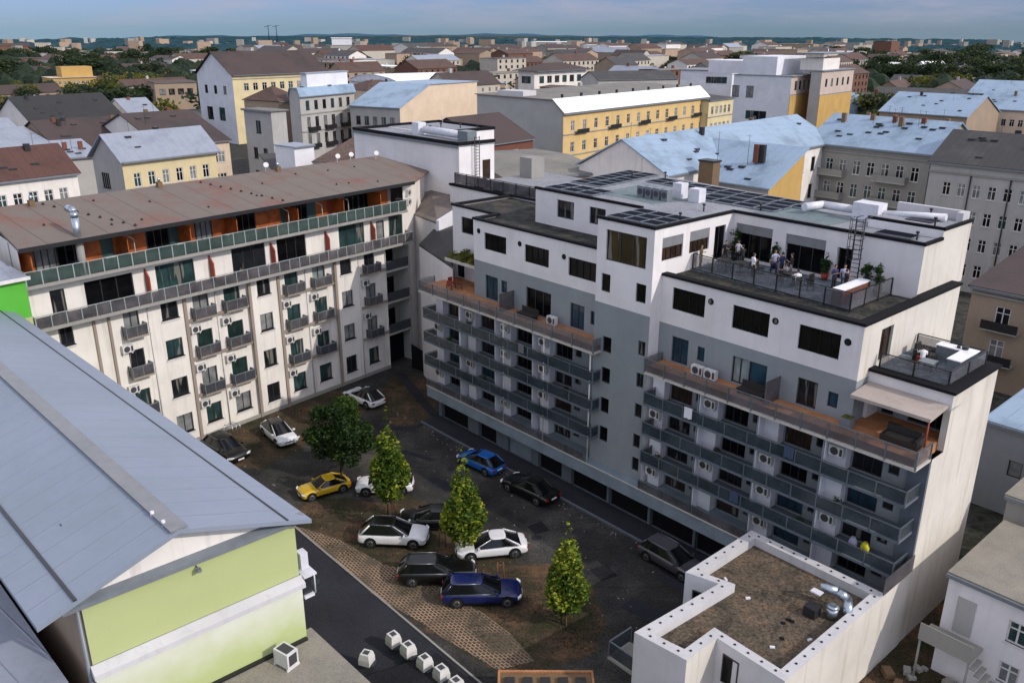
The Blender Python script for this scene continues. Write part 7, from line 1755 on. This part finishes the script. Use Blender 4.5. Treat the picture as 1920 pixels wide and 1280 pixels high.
# everyday things standing on the balconies
its = [(14.2, 1, 'plant'), (18.6, 2, 'plant'), (23.4, 3, 'towel'), (26.6, 2, 'plant'), (16.4, 3, 'towel'), (-8.2, 2, 'plant'), (-3.6, 1, 'plant'), (1.0, 3, 'towel'), (5.6, 2, 'plant'), (24.6, 1, 'plant'), (20.2, 1, 'towel'), (-5.4, 3, 'plant')]
rw = {1: 'lowest', 2: 'middle', 3: 'upper'}
for i, (u, k, t_) in enumerate(its):
    q = RB.w(u, -.35); z = FL[k]; wing = 'right' if u > 10 else 'left'
    if t_ == 'plant':
        t = thing('balcony_plant', 'potted plant on the %s glass balcony row, %s wing, item %d counted from the far end' % (rw[k], wing, i+1) if False else 'potted plant on the %s balcony row of the %s wing, %s' % (rw[k], wing, 'near its far end' if u in (14.2, -8.2, -5.4, -3.6) else 'near its middle' if u < 25 else 'near its near end'), 'plant', (q[0], q[1], z))
        m = MB(); m.tube((0, 0, 0), (0, 0, .3), .12, .17, 10); addp(t, 'pot', m, 'terracotta'); r = random.Random(i); mm, sh = crown_mesh('foliage', r, [(r.gauss(0, .08), r.gauss(0, .08), r.uniform(.4, .85), .2, .2) for _ in range(5)], 200, .05, 'leaf_dark', .6); o = addp(t, 'foliage', mm, 'leaf_dark'); set_shade(o, sh)
    else:
        t = thing('laundry', 'cloth hung over the rail of the %s balcony row, %s wing, %s' % (rw[k], wing, {23.4: 'right of its middle', 16.4: 'left of its middle', 1.0: 'near its middle', 20.2: 'above the low block'}[u]), 'laundry', RB.w(u, -.8, z+.6), A)
        m = MB(); n = 6
        for j in range(n): m.box(WORLD, j*.1, (j+1)*.1, -.06-.015*(j % 2), -.04-.015*(j % 2), -.45+.03*(j % 3), .24); 
        m.box(WORLD, 0, .6, -.07, .05, .24, .26); addp(t, 'cloth', m, ['cloth_white', 'cloth_lilac', 'cloth_jeans', 'cloth_grey'][i % 4])
# ================================================================== world, sun, camera
SUN_EL, SUN_AZ = radians(33), radians(-30)     # azimuth measured from +X towards +Y
w = bpy.data.worlds.new('World'); scene.world = w; w.use_nodes = True
nt = w.node_tree; bg = nt.nodes['Background']
sky = N(nt, 'ShaderNodeTexSky'); sky.sky_type = 'NISHITA'; sky.sun_disc = False
sky.sun_elevation = SUN_EL; sky.sun_rotation = pi/2-SUN_AZ; sky.altitude = 100; sky.air_density = 1.0; sky.dust_density = .3; sky.ozone_density = 3.0
tc = N(nt, 'ShaderNodeTexCoord'); mp = N(nt, 'ShaderNodeMapping'); mp.inputs['Scale'].default_value = (1, 1, 7); L(nt, tc.outputs['Generated'], mp.inputs['Vector'])
sx = N(nt, 'ShaderNodeSeparateXYZ'); L(nt, tc.outputs['Generated'], sx.inputs[0])
mxz = N(nt, 'ShaderNodeMath', operation='MAXIMUM'); L(nt, sx.outputs[2], mxz.inputs[0]); mxz.inputs[1].default_value = .004
cmb = N(nt, 'ShaderNodeCombineXYZ'); L(nt, sx.outputs[0], cmb.inputs[0]); L(nt, sx.outputs[1], cmb.inputs[1]); L(nt, mxz.outputs[0], cmb.inputs[2]); L(nt, cmb.outputs[0], sky.inputs['Vector'])
tint = ramp(nt, sx.outputs[2], [(0.0, (.30, .47, .82)), (.05, (.45, .51, .95)), (.17, (2.2, 1.75, 1.7)), (.6, (3.0, 2.4, 1.95))])  # upper sky out of view brightened to fill the shade, horizon kept dim
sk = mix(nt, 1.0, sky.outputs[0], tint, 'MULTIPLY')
# thin broken cloud; bright bank overhead is added, unseen, to lift the fill light
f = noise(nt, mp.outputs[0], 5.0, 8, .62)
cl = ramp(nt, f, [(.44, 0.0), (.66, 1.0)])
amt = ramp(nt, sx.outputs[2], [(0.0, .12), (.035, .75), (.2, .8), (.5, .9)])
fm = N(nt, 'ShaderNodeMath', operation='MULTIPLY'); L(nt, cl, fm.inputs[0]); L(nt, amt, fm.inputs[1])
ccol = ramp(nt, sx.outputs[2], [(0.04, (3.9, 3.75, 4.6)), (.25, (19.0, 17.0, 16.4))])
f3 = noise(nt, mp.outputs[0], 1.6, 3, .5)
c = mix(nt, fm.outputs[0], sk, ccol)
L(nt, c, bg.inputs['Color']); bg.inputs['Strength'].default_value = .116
sd = bpy.data.lights.new('sun', 'SUN'); sd.energy = 2.65; sd.angle = radians(.53); sd.color = (1.0, .93, .84)
so = bpy.data.objects.new('sun', sd); COL.objects.link(so)
from mathutils import Vector
d = Vector((cos(SUN_EL)*cos(SUN_AZ), cos(SUN_EL)*sin(SUN_AZ), sin(SUN_EL)))
so.rotation_euler = d.to_track_quat('Z', 'Y').to_euler(); so.location = (60, -40, 80)
cd = bpy.data.cameras.new('camera'); cd.sensor_width = 36; cd.lens = 36*FPX/1920; cd.clip_start = .5; cd.clip_end = 30000
co = bpy.data.objects.new('camera', cd); COL.objects.link(co); co.location = (0, 0, CAMZ)
co.rotation_euler = (pi/2-PITCH, 0, 0)
from mathutils import Euler, Matrix
co.rotation_euler = (Euler((pi/2-PITCH, 0, 0)).to_matrix() @ Matrix.Rotation(ROLL, 3, 'Z')).to_euler()
scene.camera = co
scene.view_settings.view_transform = 'Standard'; scene.view_settings.look = 'None'; scene.view_settings.exposure = 0
scene.cycles.max_bounces = 6; scene.cycles.transparent_max_bounces = 12
